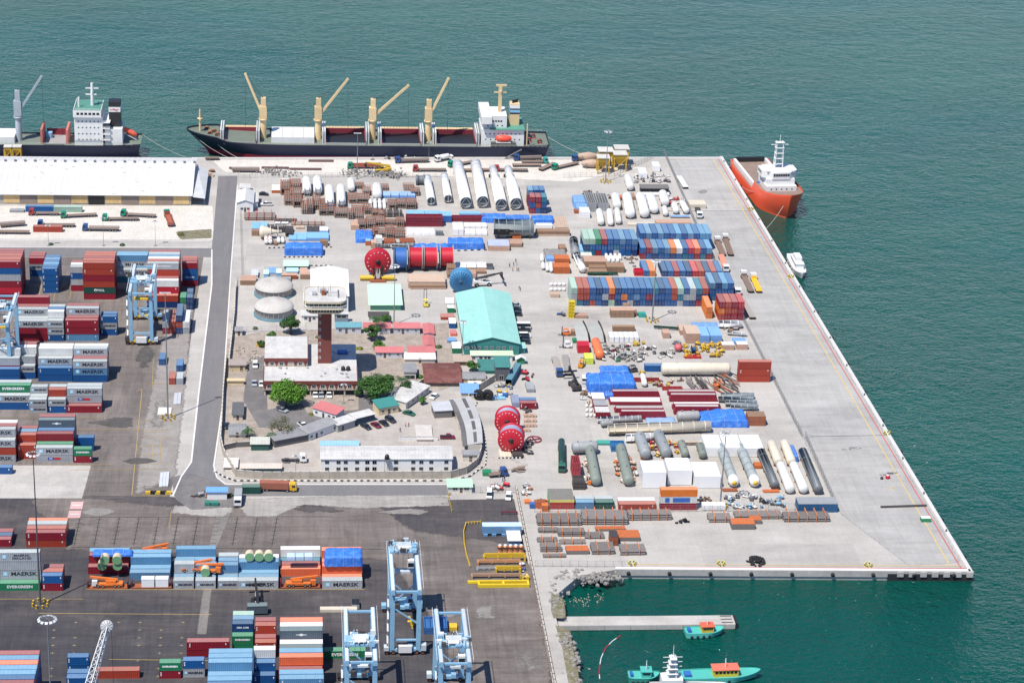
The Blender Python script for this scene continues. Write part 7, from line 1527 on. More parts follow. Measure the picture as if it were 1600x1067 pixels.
# white tanks and clutter at the far end of the pier
for i,a in enumerate([(395,460,418,575,2.2,'large white tank with domed ends, left of the middle pair'),(478,460,508,572,2.2,'large white tank with domed ends, right of the middle pair'),(322,455,336,520,1.9,'white domed tank left of the middle pair'),(540,455,568,545,2.0,'white domed tank right of the middle pair'),(618,440,636,500,2.0,'white domed tank, upper right of the group'),(630,520,640,560,1.2,'small white tank with dark end below the upper right one'),(690,500,705,545,1.3,'small white tank at the right of the group'),(740,490,770,545,1.4,'white tank at the right edge of the group'),(222,545,236,618,1.5,'white tank, first of the small front three'),(286,540,296,620,1.3,'white tank, second of the small front three'),(334,535,346,610,1.3,'white tank, third of the small front three'),(400,335,420,400,1.7,'white tank standing apart at the back of the group')]):tank('F',*a[:5],a[5],white_m if i%3 else wrap_m,True,3,True,group='white tanks at the far end of the pier')
tarp('F',66,140,500,458,418,'blue sheeted box left of the white tanks, rear',bluebox_m,.12,group='blue sheeted boxes by the white tanks');tarp('F',82,160,525,495,462,'blue sheeted box left of the white tanks, front',bluebox_m,.12,group='blue sheeted boxes by the white tanks');cp('F',108,166,566,525,495,'white sheeted crate left of the small white tanks',wrap_m,wrap_m);cp('F',70,110,536,520,505,'rust-red pallet left of the white sheeted crate',rust_m)
framestack('F',150,205,525,470,400,1,'grey ramp frame left of the white tanks, first',grey_m);framestack('F',215,285,520,470,405,1,'grey ramp frame left of the white tanks, second',grey_m);clutter('F',130,300,400,450,14,'brown or grey frame part at the back of the ramp frames',[rust_m,grey_m,dsteel_m],63,1.5,group='frame parts by the ramps');cp('F',345,385,455,435,420,'rusty crate behind the white tanks',rust_m,rusto_m);cp('F',388,450,452,430,405,'brown slatted crate behind the white tanks',wood_m)
p,q=zg('F',488,425),zg('F',660,425);t=thing('work_barge','black open work float with white pontoon at the far end','work float',p);W_=q.x-p.x;mb=MB();mb.box(0,W_,1.5,6.5,.6,3.0);mb.build('hull',black_m,t);mb=MB();mb.box(-.3,W_+.3,1.2,6.8,3.0,3.3);mb.build('deck',paint((.16,.15,.14),.8),t);mb=MB();mb.tube([(0,0,.9),(W_,0,.9)],.9,14);mb.build('pontoon',wrap_m,t)
clutter('F',450,665,300,345,24,'grey or white rig part behind the black float',[grey_m,white_m,dsteel_m,steel_m],64,2.2,group='rig parts behind the float');sheetpack('F',475,525,320,280,245,'white sheeted pack, left of two behind the float',1);sheetpack('F',560,605,275,235,210,'white sheeted pack, right of two behind the float',1)
planks('F',582,802,612,592,570,'long pink timbers in front of white tanks');planks('F',405,570,612,602,588,'pale timbers in front of the large white tanks',mat=cream_m);cp('F',672,790,565,555,545,'blue-topped flat case right of white tanks',wood_m,bluebox_m);clutter('F',640,780,440,480,10,'red or grey fitting right of the white tanks',[rust_m,grey_m,white_m,red_m],65,1.5,group='fittings right of the white tanks');planks('F',602,820,640,632,622,'low pink planks above the far containers',mat=ply_m)
# lorries and trailers on the open roadway
RW='lorries parked on the pier roadway'
trailer('F',765,385,722,315,'white flatbed trailer near the fence at the far end',white_m);truck('F',852,570,838,512,'w','white lorry facing camera beside the fence at the far end','flat',dsteel_m,group=RW);cp('F',790,892,505,480,450,'broad flat stack of cream slabs on the roadway',cream_m,cream_m)
truck('F',958,712,1000,805,'w','blue and white lorry with brown bed, left of the upper pair','flat',paint((.2,.13,.1),.8),group=RW);truck('F',1008,695,1048,805,'w','white lorry with brown bed, right of the upper pair','flat',paint((.2,.13,.1),.8),group=RW);truck('F',1018,905,985,805,'w','white lorry with coral bed facing camera by the containers','flat',paint((.6,.25,.17),.7),group=RW);truck('F',1122,925,1175,1035,'w','blue and white lorry with brown bed, left of the lower pair','flat',paint((.2,.14,.11),.8),group=RW);truck('F',1182,940,1225,1035,'w','lorry with bright yellow bed, right of the lower pair','flat',paint((.75,.42,.02),.5),group=RW);truck('C',1292,492,1282,452,'w','white lorry squeezed behind the red container block','flat',group=RW);trailer('C',1385,640,1318,525,'worn grey flatbed trailer standing by the pier fence',paint((.34,.31,.28),.8))
FN=paint((.20,.205,.21),.7)
fence('Z',[(1037,240),(1083,345),(1160,500)],2.6,'long wire fence between pier cargo and roadway, upper length',FN);fence('Z',[(1160,500),(1252,682)],2.6,'long wire fence between pier cargo and roadway, middle length',FN);fence('Z',[(1258,684),(1308,797),(1200,797)],2.6,'long wire fence between pier cargo and roadway, lower length and corner',FN)
fence('Z',[(835,800),(1200,799)],2.4,'wire fence behind the pipe racks at the front',FN);fence('Z',[(836,885),(985,886)],2.2,'wire fence at the front edge of the pier beside the rocks',FN);fence('Z',[(372,278),(690,277)],2.4,'wire fence behind the middle yard',FN);fence('Z',[(880,278),(960,276),(1020,248)],2.4,'wire fence behind the far end of the pier',FN);fence('Z',[(375,330),(378,430)],2.2,'wire fence on the left side of the middle yard',FN);fence('Z',[(372,440),(362,520),(478,516)],2.2,'wire fence round the tank domes',FN);fence('Z',[(413,424),(452,424)],2.0,'wire fence behind the tank domes',FN);fence('M',[(200,268),(550,268)],2.2,'wire fence right of the pale green booth',FN)
# stuff on the roadway
p=zg('U',640,690);q=zg('U',852,683);mb=MB();mb.box(0,(q-p).length,-.4,.4,0,.5);tag(mb.build('steel_beam',dsteel_m,None,p,math.atan2((q-p).y,(q-p).x)),'long dark steel beam lying across the empty pier roadway','beam')
t=cp('U',828,872,758,740,728,'green box with white goods near the red line',green_m,white_m);p=zg('U',672,555);t=thing('red_drum','red drum on the open pier roadway','drum',p);mb=MB();mb.lathe([(0,0),(.75,0),(.78,.5),(.75,1.3),(0,1.3)],14);mb.build('barrel',red_m,t);mb=MB();mb.lathe([(0,1.31),(.6,1.31),(.6,1.36),(0,1.37)],14);mb.build('lid',white_m,t);p=zg('U',645,558);mb=MB();mb.lathe([(0,0),(.5,0),(.55,.4),(.4,.8),(0,.85)],12);tag(mb.build('black_drum',black_m,None,p),'small black drum beside the red drum','drum');p=zg('U',692,602);mb=MB();mb.lathe([(.5,0),(.5,.08),(.15,.1),(.05,.8),(0,.8)],10);tag(mb.build('marker_cone',yel_m,None,p),'yellow marker cone on the open roadway','cone')
def hydrant(f,x,y,lab):
	p=zg(f,x,y);t=thing('corner_guard',lab,'guard post',p,0,'yellow and black guard posts on the quay')
	for k in range(6):a=k*math.pi/3;mb=MB();mb.tube([(1.1*math.cos(a),1.1*math.sin(a),0),(1.1*math.cos(a),1.1*math.sin(a),1.2)],.22,8,0);mb.tube([(1.1*math.cos(a),1.1*math.sin(a),.5),(1.1*math.cos(a),1.1*math.sin(a),.9)],.225,8,1);mb.build('post',[paint((.75,.65,.1),.6),black_m],t)
for a in[('U',668,352,'yellow and black guard posts on the right kerb, middle'),('U',582,962,'yellow and black guard posts on the front kerb, right'),('T',1187,300,'yellow and black guard posts on the front kerb, middle'),('T',683,298,'yellow and black guard posts on the front kerb, left'),('W',208,525,'yellow and black guard posts on the right kerb by the orange ship'),('F',1422,935,'yellow and black guard posts on the right kerb by the white yacht')]:hydrant(*a)
ribbon('quay_joint',[(1040,330),(1180,330)],.3,S,drift);ribbon('quay_joint',[(1265,682),(1385,680)],.3,S,drift)
# ------------------------------------------------------------------ outside the curved wall: big red reels and junk
f_='L'
disc_reel(1238,610,4.5,'red flanged reel with grey-blue drum, rear of the pair by the curved wall',red_m,-7,4.2,paint((.30,.33,.45),.6),f='L',inner=.86,holes=18);disc_reel(1270,765,4.6,'red flanged reel with black hub, front of the pair by the curved wall',red_m,-7,4.6,paint((.30,.33,.45),.6),f='L',inner=.88,holes=18)
stack(*zp('L',1345,425),T,['r.d','b'],'beside the big red reels',group='containers outside the compound');cp('L',1282,1345,410,370,300,'grey-blue case left of the red container by the reels',paint((.24,.27,.36),.6));cp('L',1402,1468,285,255,195,'grey flat-roofed case behind the red container',grey_m,grey_m);cp('L',1200,1240,325,300,285,'dark blue box beside the black tyres',blue_m)
for i in range(14):x,y=1380+(i%4)*27,480+(i//4)*40;crate('L',x,x+23,y+14,y-4,y-22,'tan carton in the stack right of the big red reels',pine_m,ply_m,group='tan cartons right of the reels',batten=False,name='carton',cat='carton')
clutter('L',1380,1450,425,470,6,'dark scrap part behind the tan cartons',[dsteel_m,steel_m],71,1.6,group='scrap by the reels');clutter('L',1375,1440,700,800,9,'dark scrap part right of the front red reel',[dsteel_m,steel_m,black_m],72,1.8,group='scrap by the reels')
p=zg('L',1465,680);t=thing('ring_wheel','maroon spoked ring lying flat right of the red reels','ring',p);mb=MB();mb.lathe([(2.3,.1),(2.6,.1),(2.6,.5),(2.3,.5),(2.3,.1)],28);mb.build('rim',maroon_m,t)
for k in range(4):mb=MB();a=k*math.pi/2+.3;mb.bar((0,0,.3),(2.4*math.cos(a),2.4*math.sin(a),.3),.3);mb.build('spoke',maroon_m,t)
for i,x in enumerate((1000,1078)):p=zg('L',x,345);t=thing('large_tyre','huge black tyre outside the curved wall, %s of two'%('left','right')[i],'tyre',p,R(-20));mb=MB();mb.lathe([(1.0,-.6),(1.9,-.6),(2.05,-.4),(2.05,.4),(1.9,.6),(1.0,.6),(1.0,-.6)],22,(0,0,2.05),'y');mb.build('tread',tyre_m,t);mb=MB();mb.lathe([(0,-.2),(1.0,-.25),(1.0,.25),(0,.2)],16,(0,0,2.05),'y');mb.build('rim',dsteel_m,t)
clutter('L',1120,1300,225,340,22,'mixed scrap part between the teal container and red reels',[white_m,grey_m,dsteel_m,yel_m,bluebox_m],73,1.5,group='scrap by the teal container');clutter('L',1370,1460,120,190,8,'red or black scrap part near the teal container',[black_m,red_m,grey_m],74,1.6,group='scrap by the teal container');cp('L',1115,1225,345,335,305,'pale blue sheeted flat pack beside the tyres',skyb_m,skyb_m);planks('L',1178,1275,830,815,755,'cream timber baulks before the front red reel','y',mat=cream_m);cp('L',1285,1370,830,800,775,'dark box before the front red reel',dsteel_m)
blocks('L',[(1150,835),(1370,832)],14,'small black or white kerb stone before the big red reels','kerb stones before the red reels');pile('L',1290,1360,930,950,12,3,'small heap of brown branches on the pale concrete',[wood_m,pipe_m],75,.3)
t=cp('M',290,362,128,95,68,'green skip on the pale concrete below the reels',green_m,green_m,cat='skip',name='skip');truck('M',440,125,390,130,'b','small blue lorry beside the green skip','flat',group=None);person(zg('M',470,165),'k','stand','person in dark clothes standing below the blue lorry',group='people below the reels');person(zg('M',455,175),'b','walk','person in blue top walking below the blue lorry',group='people below the reels')
shed('M',0,198,266,215,158,'gate booth with pale green roof at the yard entrance',plaster,greenroof,kind='mono',rise=.4,wins=(.3,.78),ww=1.6,door=.55,name='booth',cat='booth');car('M',345,262,342,325,'w','white van entering below the gate fence','van',group='vans at the gate');car('M',508,285,500,338,'w','white van at the end of the gate fence','suv',group='vans at the gate')
cp('M',640,690,360,340,315,'orange low bin at the gate corner',orange_m);cp('M',683,722,398,360,340,'blue box at the gate corner',blue_m);cp('M',722,782,395,345,322,'orange mesh cage at the gate corner',rusto_m,rust_m);clutter('M',780,830,330,400,6,'rusty scrap part beside the open container',[rust_m,dsteel_m,orange_m],76,1.4,group='scrap at the gate corner');clutter('M',620,690,200,300,8,'white or orange scrap part at the gate corner',[white_m,orange_m,grey_m],77,1.2,group='scrap at the gate corner');clutter('M',340,520,205,255,7,'pale machine part behind the gate fence',[grey_m,white_m,red_m],78,1.3,group='machine parts behind the gate fence')
mb=MB();a_,b_=zg('M',448,445),zg('M',575,445);mb.bar((0,0,1.0),(b_.x-a_.x,b_.y-a_.y,1.0),.3);mb.box(-.2,.2,-.2,.2,0,1.0);mb.box((b_-a_).x-.2,(b_-a_).x+.2,-.2,.2,0,1.0);tag(mb.build('road_barrier',maroon_m,None,a_),'maroon road barrier at the yard gate','barrier')
wall_run('Z',[(806,764),(838,925),(868,1075)],1.1,'low maroon-stained wall beside the pier road',paint((.22,.13,.12),.9),.3)
# ------------------------------------------------------------------ machines in the crane yard corner
def spreader(f,x0,x1,yb,yf,yt,lab,m,group='crane spreaders on the ground'):
	x,y,w_,d,h=fit(f,x0,x1,yb,yf,yt);t=thing('crane_spreader',lab,'spreader',(x+w_/2,y+d/2,0),0,group);mb=MB();mb.box(-w_/2,w_/2,-d*.3,-d*.1,h*.45,h);mb.box(-w_/2,w_/2,d*.1,d*.3,h*.45,h);mb.build('main_beam',m,t);mb=MB()
	for s in(-.5,-.16,.16,.5):mb.box(w_*s-.22,w_*s+.22,-d/2,d/2,h*.3,h*.7)
	mb.build('cross_beam',m,t);mb=MB()
	for sx in(-1,1):
		for sy in(-1,1):mb.box(sx*w_/2-.3,sx*w_/2+.3,sy*d/2-.25,sy*d/2+.25,0,h*.75)
	mb.build('corner_leg',m,t);return t
x,y,w_,d,h=fit('M',285,612,625,548,512);t=thing('crane_girder','blue steel crane girder lying at the corner of the crane yard','girder',(x+w_/2,y+d/2,0));bl=paint((.13,.26,.42),.5,dirt=.3);mb=MB();mb.box(-w_/2,w_/2,-d/2,d/2,.8,h);mb.build('box_girder',bl,t);mb=MB();mb.box(-w_/2,w_/2,-d/2+.1,d/2-.1,h,h+.12);mb.build('top_plate',paint((.45,.6,.75),.6),t)
for s in(-.42,-.2,.05,.3):mb=MB();mb.box(w_*s-.7,w_*s+.7,-d/2-.5,d/2+.2,0,.8);mb.build('foot',bl,t)
shed('M',505,602,705,662,572,'blue cabin with white roof beside the blue girder',bl,white_m,kind='flat',door=False,name='cabin',cat='cabin')
for i in range(5):p=zg('M',432+i*44,760);t=thing('copper_cylinder','copper-coloured upright cylinder, %s of five in the crane yard'%ORDW[i],'cylinder',p,0,'copper-coloured cylinders');mb=MB();mb.lathe([(0,0),(.95,0),(.95,.3),(.8,.4),(.8,2.0),(.95,2.05),(.9,2.3),(.5,2.5),(0,2.55)],16);mb.build('casing',paint((.45,.20,.10),.45,.3),t);mb=MB();mb.lathe([(.5,2.45),(.5,2.7),(0,2.72)],12);mb.build('cap',white_m,t)
spreader('M',300,640,838,775,762,'yellow spreader frame, rearmost in the crane yard',yel_m);spreader('M',250,600,870,828,815,'copper and yellow spreader frame, second in the crane yard',paint((.48,.24,.12),.5));spreader('M',400,600,940,880,868,'yellow spreader frame on top of rusty beams',yel_m);spreader('M',200,620,985,945,930,'rusty pale spreader beam before the long yellow one',paint((.42,.26,.17),.6));spreader('M',245,400,915,895,875,'grey spreader frame in the crane yard',grey_m)
x,y,w_,d,h=fit('M',250,680,1058,1032,990);t=thing('yellow_beam','long bright yellow lifting beam, nearest in the crane yard','lifting beam',(x+w_/2,y+d/2,0),0);by=paint((.72,.50,.02),.5);mb=MB();mb.box(-w_/2,w_/2,-d/2,-d/2+.8,0,h);mb.box(-w_/2,w_/2,d/2-.8,d/2,0,h);mb.build('beam',by,t);mb=MB()
for s in(-.48,0,.48):mb.box(w_*s-.3,w_*s+.3,-d/2+.8,d/2-.8,0,h-.1)
mb.box(-w_/2-3,-w_/2,d/2-.9,d/2-.1,.2,h-.1);mb.build('tie',by,t)
clutter('M',600,660,870,940,5,'red or blue machine part amid the spreaders',[red_m,blue_m,white_m],79,1.8,group='machine parts amid the spreaders');clutter('M',610,670,960,985,4,'yellow machine part at the end of the long yellow beam',[yel_m,cream_m],80,1.6,group='machine parts amid the spreaders')
PTS=[(270,520),(150,530),(130,600),(135,700),(155,800),(185,895)]
for(a,b),(c,d_)in zip(PTS[:-1],PTS[1:]):
	for k in range(5):p=zg('M',a+(c-a)*k/5,b+(d_-b)*k/5);mb=MB();mb.tube([(0,0,0),(0,0,.9)],.16,8);mb.tube([(0,0,.9),(0,0,1.0)],.2,8);tag(mb.build('bollard',yel_m,None,p),'yellow bollard in the curved line round the spreaders','bollard','yellow bollards round the spreaders')
mb=MB()
P_=[zg('M',a,b)for a,b in PTS]
for a,b in zip(P_[:-1],P_[1:]):mb.bar((a.x,a.y,.8),(b.x,b.y,.8),.18)
tag(mb.build('guard_rail',yel_m),'yellow guard rail curving round the spreaders','guard rail')
for i in range(6):p=zg('M',2+i*6,290+i*26);mb=MB();mb.tube([(0,0,0),(0,0,.95)],.17,8);tag(mb.build('bollard',yel_m,None,p),'yellow bollard in the short line below the gate booth','bollard','yellow bollards below the gate booth')
# ------------------------------------------------------------------ ships and boats
navy_m=paint((.012,.017,.04),.45,dirt=.3);boot_m=paint((.42,.02,.05),.5,dirt=.3);olive_m=paint((.16,.19,.15),.7,dirt=.35);tan_m=paint((.68,.50,.27),.55,dirt=.25);maroon_h=paint((.20,.02,.035),.7,dirt=.3);gdeck=paint((.08,.24,.18),.7,dirt=.3);ored=paint((.94,.12,.05),.4,dirt=.1);teal_h=paint((.08,.42,.36),.5,dirt=.2)
def hull(t,L,B,D,hm,bm,dm,sheer=2.0,full=.72,bulw=.9,rake=.05,sternw=.8,boot=.7,raise_at=None,raise_h=0):
	"""lofted hull, bow towards +X, waterline at z=0"""
	N=26;prof=[]
	def hb(s,k):
		a=sternw+(1-sternw)*min(1,s/.18)**.6 if s<.18 else 1.0
		if s>full:u=(s-full)/(1-full);a*=max(.012,(1-u**(2.3 if k>.5 else 1.6))**(.62 if k>.5 else .95))
		return B/2*a
	lev=[(-2.5,0,bm),(boot,.15,bm),(D*.55,.5,hm),(1,1,hm),(2,1,hm)];G_=[]
	for i in range(N+1):
		s=1-(1-i/N)**1.7;zd=D+sheer*max(0,(s-.7)/.3)**2+sheer*.25*max(0,(.15-s)/.15)
		if raise_at is not None and s>=raise_at:zd+=raise_h
		row=[]
		for z,k,m in lev:
			zz=zd if z==1 else(zd+bulw if z==2 else z);x=s*L;q=min(1,max(0,zz/(D+sheer)))
			x-=rake*L*(1-q)*max(0,(s-.6)/.4);x+=.02*L*(1-q)*max(0,(.12-s)/.12)
			row.append((x,hb(s,k)*(1 if z!=-2.5 else .92),zz))
		G_.append(row)
	for(lo,hi,m,nm)in((0,1,bm,'boot_top'),(1,4,hm,'hull_side')):
		mb=MB();K=hi-lo+1
		for sg in(-1,1):
			vs=[(x,sg*y,z)for row in G_ for x,y,z in row[lo:hi+1]]
			mb.add(vs,[(i*K+k,(i+1)*K+k,(i+1)*K+k+1,i*K+k+1)for i in range(N)for k in range(K-1)],0,True)
		st=G_[0];en=G_[-1];mb.add([(st[k][0],sg*st[k][1],st[k][2])for k in range(lo,hi+1)for sg in(-1,1)],[(2*k,2*k+1,2*k+3,2*k+2)for k in range(K-1)]);mb.add([(en[k][0],sg*en[k][1],en[k][2])for k in range(lo,hi+1)for sg in(-1,1)],[(2*k,2*k+1,2*k+3,2*k+2)for k in range(K-1)])
		mb.build(nm,m,t)
	mb=MB();mb.add([(r[3][0],sg*(r[3][1]-.02),r[3][2])for r in G_ for sg in(-1,1)],[(2*i,2*i+1,2*i+3,2*i+2)for i in range(N)]);mb.build('deck',dm,t)
	return G_
def rail(mb,pts,h=1.0):
	for a,b in zip(pts[:-1],pts[1:]):
		a,b=Vector(a),Vector(b);n=max(1,int((b-a).length/2.2))
		for z in(h*.5,h):mb.bar(a+Vector((0,0,z)),b+Vector((0,0,z)),.08)
		for i in range(n+1):p=a.lerp(b,i/n);mb.bar(p,p+Vector((0,0,h)),.08)
def bx(t,name,m,*b):mb=MB();mb.box(*b);return mb.build(name,m,t)
def winrow(t,x0,x1,y,z,n,w_=.7,h=.7,nm='window',side='y'):
	for i in range(n):
		x=x0+(x1-x0)*(i+.5)/n;bx(t,nm,glass_m,*((x-w_/2,x+w_/2,y-.05,y+.05,z,z+h)if side=='y' else(y-.05,y+.05,x-w_/2,x+w_/2,z,z+h)))
def ship_crane(t,x,y,zb,ph,tip,m,name='deck_crane'):
	p=MB();p.tube([(x,y,zb),(x,y,zb+ph*.45)],[1.55,1.4],12);p.lathe([(1.2,0),(2.1,.2),(2.1,.8),(1.3,.9)],14,(x,y,zb+ph*.45));c=p.build(name,m,t)
	mb=MB();mb.box(x-1.7,x+1.7,y-1.6,y+1.6,zb+ph*.5,zb+ph*.8);mb.box(x-1.3,x+1.0,y-1.2,y+1.2,zb+ph*.8,zb+ph);mb.build('crane_house',m,c)
	j=Vector((x,y,zb+ph*.55));q=Vector(tip);mb=MB();d=Vector((0,.55,0))
	mb.bar(j+d,q+d*.3,.8,1.0);mb.bar(j-d,q-d*.3,.8,1.0)
	for k in range(1,9):mb.bar(j.lerp(q,k/9)+d*.8,j.lerp(q,k/9)-d*.8,.3)
	mb.build('jib',m,c);mb=MB();mb.bar((x,y,zb+ph),q,.13);mb.bar((x,y,zb+ph),q.lerp(j,.35),.13);mb.bar(q,(q.x,q.y,zb+ph*.2),.12);mb.build('cable',black_m,c)
# bulk carrier: bow to the left (local +X points to the photograph's left)
yq=Y(560,246.5)+2.2;zs=SEA_Z;D_=7.4;B_=25.0
xb,xst=X(291,214,6),X(857,222,4);L_=xst-xb
t=thing('bulk_carrier','dark hulled bulk carrier with four tan cranes and open holds','ship',(xst,yq+B_/2,zs),math.pi,'ships beyond the quay');bc=t
hull(t,L_,B_,D_,navy_m,boot_m,olive_m,2.6,.8,.9,.07,.8,3.0,.9,1.4)
lx=lambda px:xst-X(px,222,D_+zs);yN=B_/2      # local -Y is away from the camera after the half turn
for i,(a,b,closed)in enumerate(((351,399,0),(424,491,1),(510,570,0),(597,655,0),(682,741,0))):
	x1,x0=lx(a),lx(b);hh=D_+2.0;w_=9.2
	if closed:q=bx(t,'hatch_cover',white_m,x0,x1,-w_+.5,w_-2,D_,hh+1.0);mb=MB();[mb.box(x0+(x1-x0)*k/4-.1,x0+(x1-x0)*k/4+.1,-w_+.4,w_-1.9,hh+1.0,hh+1.12)for k in range(5)];mb.build('seam',grey_m,q);continue
	q=bx(t,'hold_floor_or_shade',black_m,x0,x1,-w_,w_,D_+.05,D_+.12);mb=MB();mb.box(x0,x1,-w_-.4,-w_,D_,hh+.4);mb.box(x0-.4,x0,-w_-.4,w_,D_,hh);mb.box(x1,x1+.4,-w_-.4,w_,D_,hh);mb.build('coaming',maroon_h,q);bx(q,'near_coaming',paint((.30,.31,.28),.7),x0-.4,x1+.4,w_,w_+.4,D_,D_+1.2)  # black sheet at deck level stands for the dark of the open hold
	mb=MB();mb.box(x0,x1,-w_-3.0,-w_-.5,hh+.2,hh+.5);[mb.box(x0+(x1-x0)*k/12-.1,x0+(x1-x0)*k/12+.1,-w_-2.9,-w_-.4,D_,hh+.5)for k in range(13)];mb.build('far_walkway',tan_m,q)
	for x in(x0-1.2,x1+1.2):
		for k in(-.5,.5):mb=MB();mb.box(x+k-.3,x+k+.3,-w_+1,w_-1.5,D_,D_+6.2);mb.build('folded_hatch_cover',paint((.55,.57,.56),.6,dirt=.4),q)
def local(t,px,py,y):
	"""point of the vertical plane local y = const seen at a photograph position"""
	inv=t.matrix_world.inverted()if False else(Matrix.Translation(t.location)@Matrix.Rotation(t.rotation_euler.z,4,'Z')).inverted()
	o=inv@CAM;d=inv.to_3x3()@(fwd*FPX+right*(px-800)-up*(py-533.5));k=(y-o.y)/d.y;return o+d*k
for px,tp in((411,(383,115)),(497,(544,123)),(582,(639,133)),(669,(701,122))):ship_crane(t,lx(px),0,D_,20,tuple(local(t,tp[0],tp[1],0)),tan_m)
mb=MB();rail(mb,[(2,yN-.3,D_+.9),(L_*.8,yN-.3,D_+.9)]);rail(mb,[(2,-yN+.3,D_+.9),(L_*.78,-yN+.3,D_+.9)]);mb.build('railing',paint((.5,.5,.44),.6),t)
x1,x0=lx(750),lx(816);w0=9
q=bx(t,'accommodation',white_m,x0,x1,-w0,w0,D_,D_+8.5);bx(q,'boat_deck',gdeck,x0-.2,x1-4,-w0-1.0,w0+1.0,D_+8.5,D_+8.75);s2=bx(t,'upper_house',white_m,x1-12,x1-.2,-w0+1,w0-2,D_+8.5,D_+14.5);bx(t,'bridge_wing',white_m,x1-4.5,x1+.4,-yN+.5,yN-.5,D_+12,D_+15.4)
winrow(q,x0+1,x1-1,w0,D_+6,9,.6,.6);winrow(q,x0+1,x1-1,w0,D_+3.2,8,.6,.6);winrow(s2,x1-10,x1-5,w0-2,D_+11.5,4,.9,.8);winrow(s2,x1-11,x1-2,w0-2,D_+9.4,4,.7,.6)
mb=MB();mb.bar((x1-9,0,D_+14.5),(x1-9,0,D_+27),1.6,1.6);mb.bar((x1-9,-3,D_+25),(x1-9,3,D_+25),.5);mb.bar((x1-12,0,D_+24),(x1-6,0,D_+24),.5);mb.box(x1-12,x1-7,-.5,.5,D_+27,D_+27.8);mb.build('mast',tan_m,t)
fn=bx(t,'funnel',tan_m,x0+2,x0+6.5,-3,3,D_+8.7,D_+19);
for z0,z1,m in((14.2,15,black_m),(15,16.3,skyb_m),(16.3,17,black_m),(17,18.6,white_m)):bx(fn,'funnel_band',m,x0+1.95,x0+6.55,-3.05,3.05,D_+z0,D_+z1)
mb=MB();[mb.tube([(x0+3+k,-1+k*.7,D_+19),(x0+3+k,-1+k*.7,D_+20.4)],.5,8)for k in range(3)];mb.build('exhaust',black_m,fn)
mb=MB();mb.lathe([(0,-4),(1.1,-3.2),(1.5,-1.5),(1.5,1.5),(1.1,3.2),(0,4)],12,(lx(784),w0+1.6,D_+4.6),'x');lb=mb.build('lifeboat',paint((.8,.08,.04),.4),t);bx(lb,'davit',white_m,lx(784)-3.4,lx(784)+3.4,w0,w0+2.6,D_+2.6,D_+3)
bx(t,'side_gallery',paint((.08,.09,.08),.8),x0+4,lx(765),w0,w0+2.5,D_+.1,D_+2.6)
mb=MB();mb.tube([(lx(312),0,D_+3),(lx(312),0,D_+14)],[.6,.35],8);mb.bar((lx(312),-2,D_+9),(lx(312),2,D_+9),.5);mb.lathe([(0,0),(1.3,0),(1.3,.4),(0,.4)],10,(lx(312),0,D_+9.3));mb.build('foremast',tan_m,t)
for k in range(5):mb=MB();mb.lathe([(1.2,-1),(1.2,-.8),(.6,-.8),(.6,.8),(1.2,.8),(1.2,1)],12,(lx(322+k*6),(-4,3,0,5,-2)[k],D_+3.2),'y');mb.build('winch',paint((.3,.12,.06),.7),t)
for k in range(3):mb=MB();mb.lathe([(1.2,-1),(1.2,-.8),(.6,-.8),(.6,.8),(1.2,.8),(1.2,1)],12,(lx(826+k*8),(3,-3,5)[k],D_+1.4),'y');mb.build('winch',paint((.25,.06,.05),.7),t)
mb=MB();mb.bar((lx(820),yN-2,D_),(lx(820),yN-2,D_+12),.5);mb.build('stern_post',tan_m,t);mb=MB();mb.bar((lx(812),yN+.3,D_),(lx(786),yN+2.0,3.4),.8,.3);mb.build('gangway',steel_m,t)
# general cargo ship at the upper left, only its stern half in view
xs2=X(221,225,4);L2=118.0;D2=7.2;B2=19.0;yq2=Y(120,245)+2
t=thing('cargo_ship','dark blue cargo ship with white bridge and black funnel behind the warehouse','ship',(xs2,yq2+B2/2,zs),math.pi,'ships beyond the quay');hull(t,L2,B2,D2,navy_m,boot_m,olive_m,1.5,.82,.8,.05,.85,1.2)
lx=lambda px:xs2-X(px,222,D2+zs)
x1,x0=lx(119),lx(163);q=bx(t,'accommodation',white_m,x0,x1,-7.5,7.5,D2,D2+14);b2=bx(t,'bridge',white_m,x0+.5,x1+.3,-8.6,8.6,D2+14,D2+17.2);bx(b2,'monkey_deck',gdeck,x0+.8,x1,-8,8,D2+17.2,D2+17.35);winrow(b2,x0+1,x1-1,8.6,D2+15.2,6,1.3,1.1)
for z in(11.5,8.5,5.5,2.8):winrow(q,x0+1,x1-1,7.5,D2+z,6,.6,.6)
for z in(2.8,5.6,8.4,11.2):bx(q,'side_deck',white_m,x0-3.4,x0,-7,8.2,D2+z,D2+z+.2);mb=MB();rail(mb,[(x0-3.3,8.1,D2+z+.2),(x1,8.1,D2+z+.2)])if z<4 else rail(mb,[(x0-3.3,8.1,D2+z+.2),(x0,8.1,D2+z+.2)]);mb.build('rail',white_m,q)
mb=MB();mb.tube([(x0+5,0,D2+17),(x0+5,0,D2+28)],[.9,.6],10);mb.bar((x0+5,-3,D2+24),(x0+5,3,D2+24),.4);mb.bar((x0+2,0,D2+25.5),(x0+8,0,D2+25.5),.4);mb.bar((x0+3,0,D2+22.5),(x0+8,0,D2+22.5),.5);mb.tube([(x1-2,3,D2+17),(x1-2,3,D2+22)],.5,8);rail(mb,[(x0+1,8.5,D2+17.2),(x1,8.5,D2+17.2),(x1,-8.5,D2+17.2)]);mb.build('mast',white_m,t)
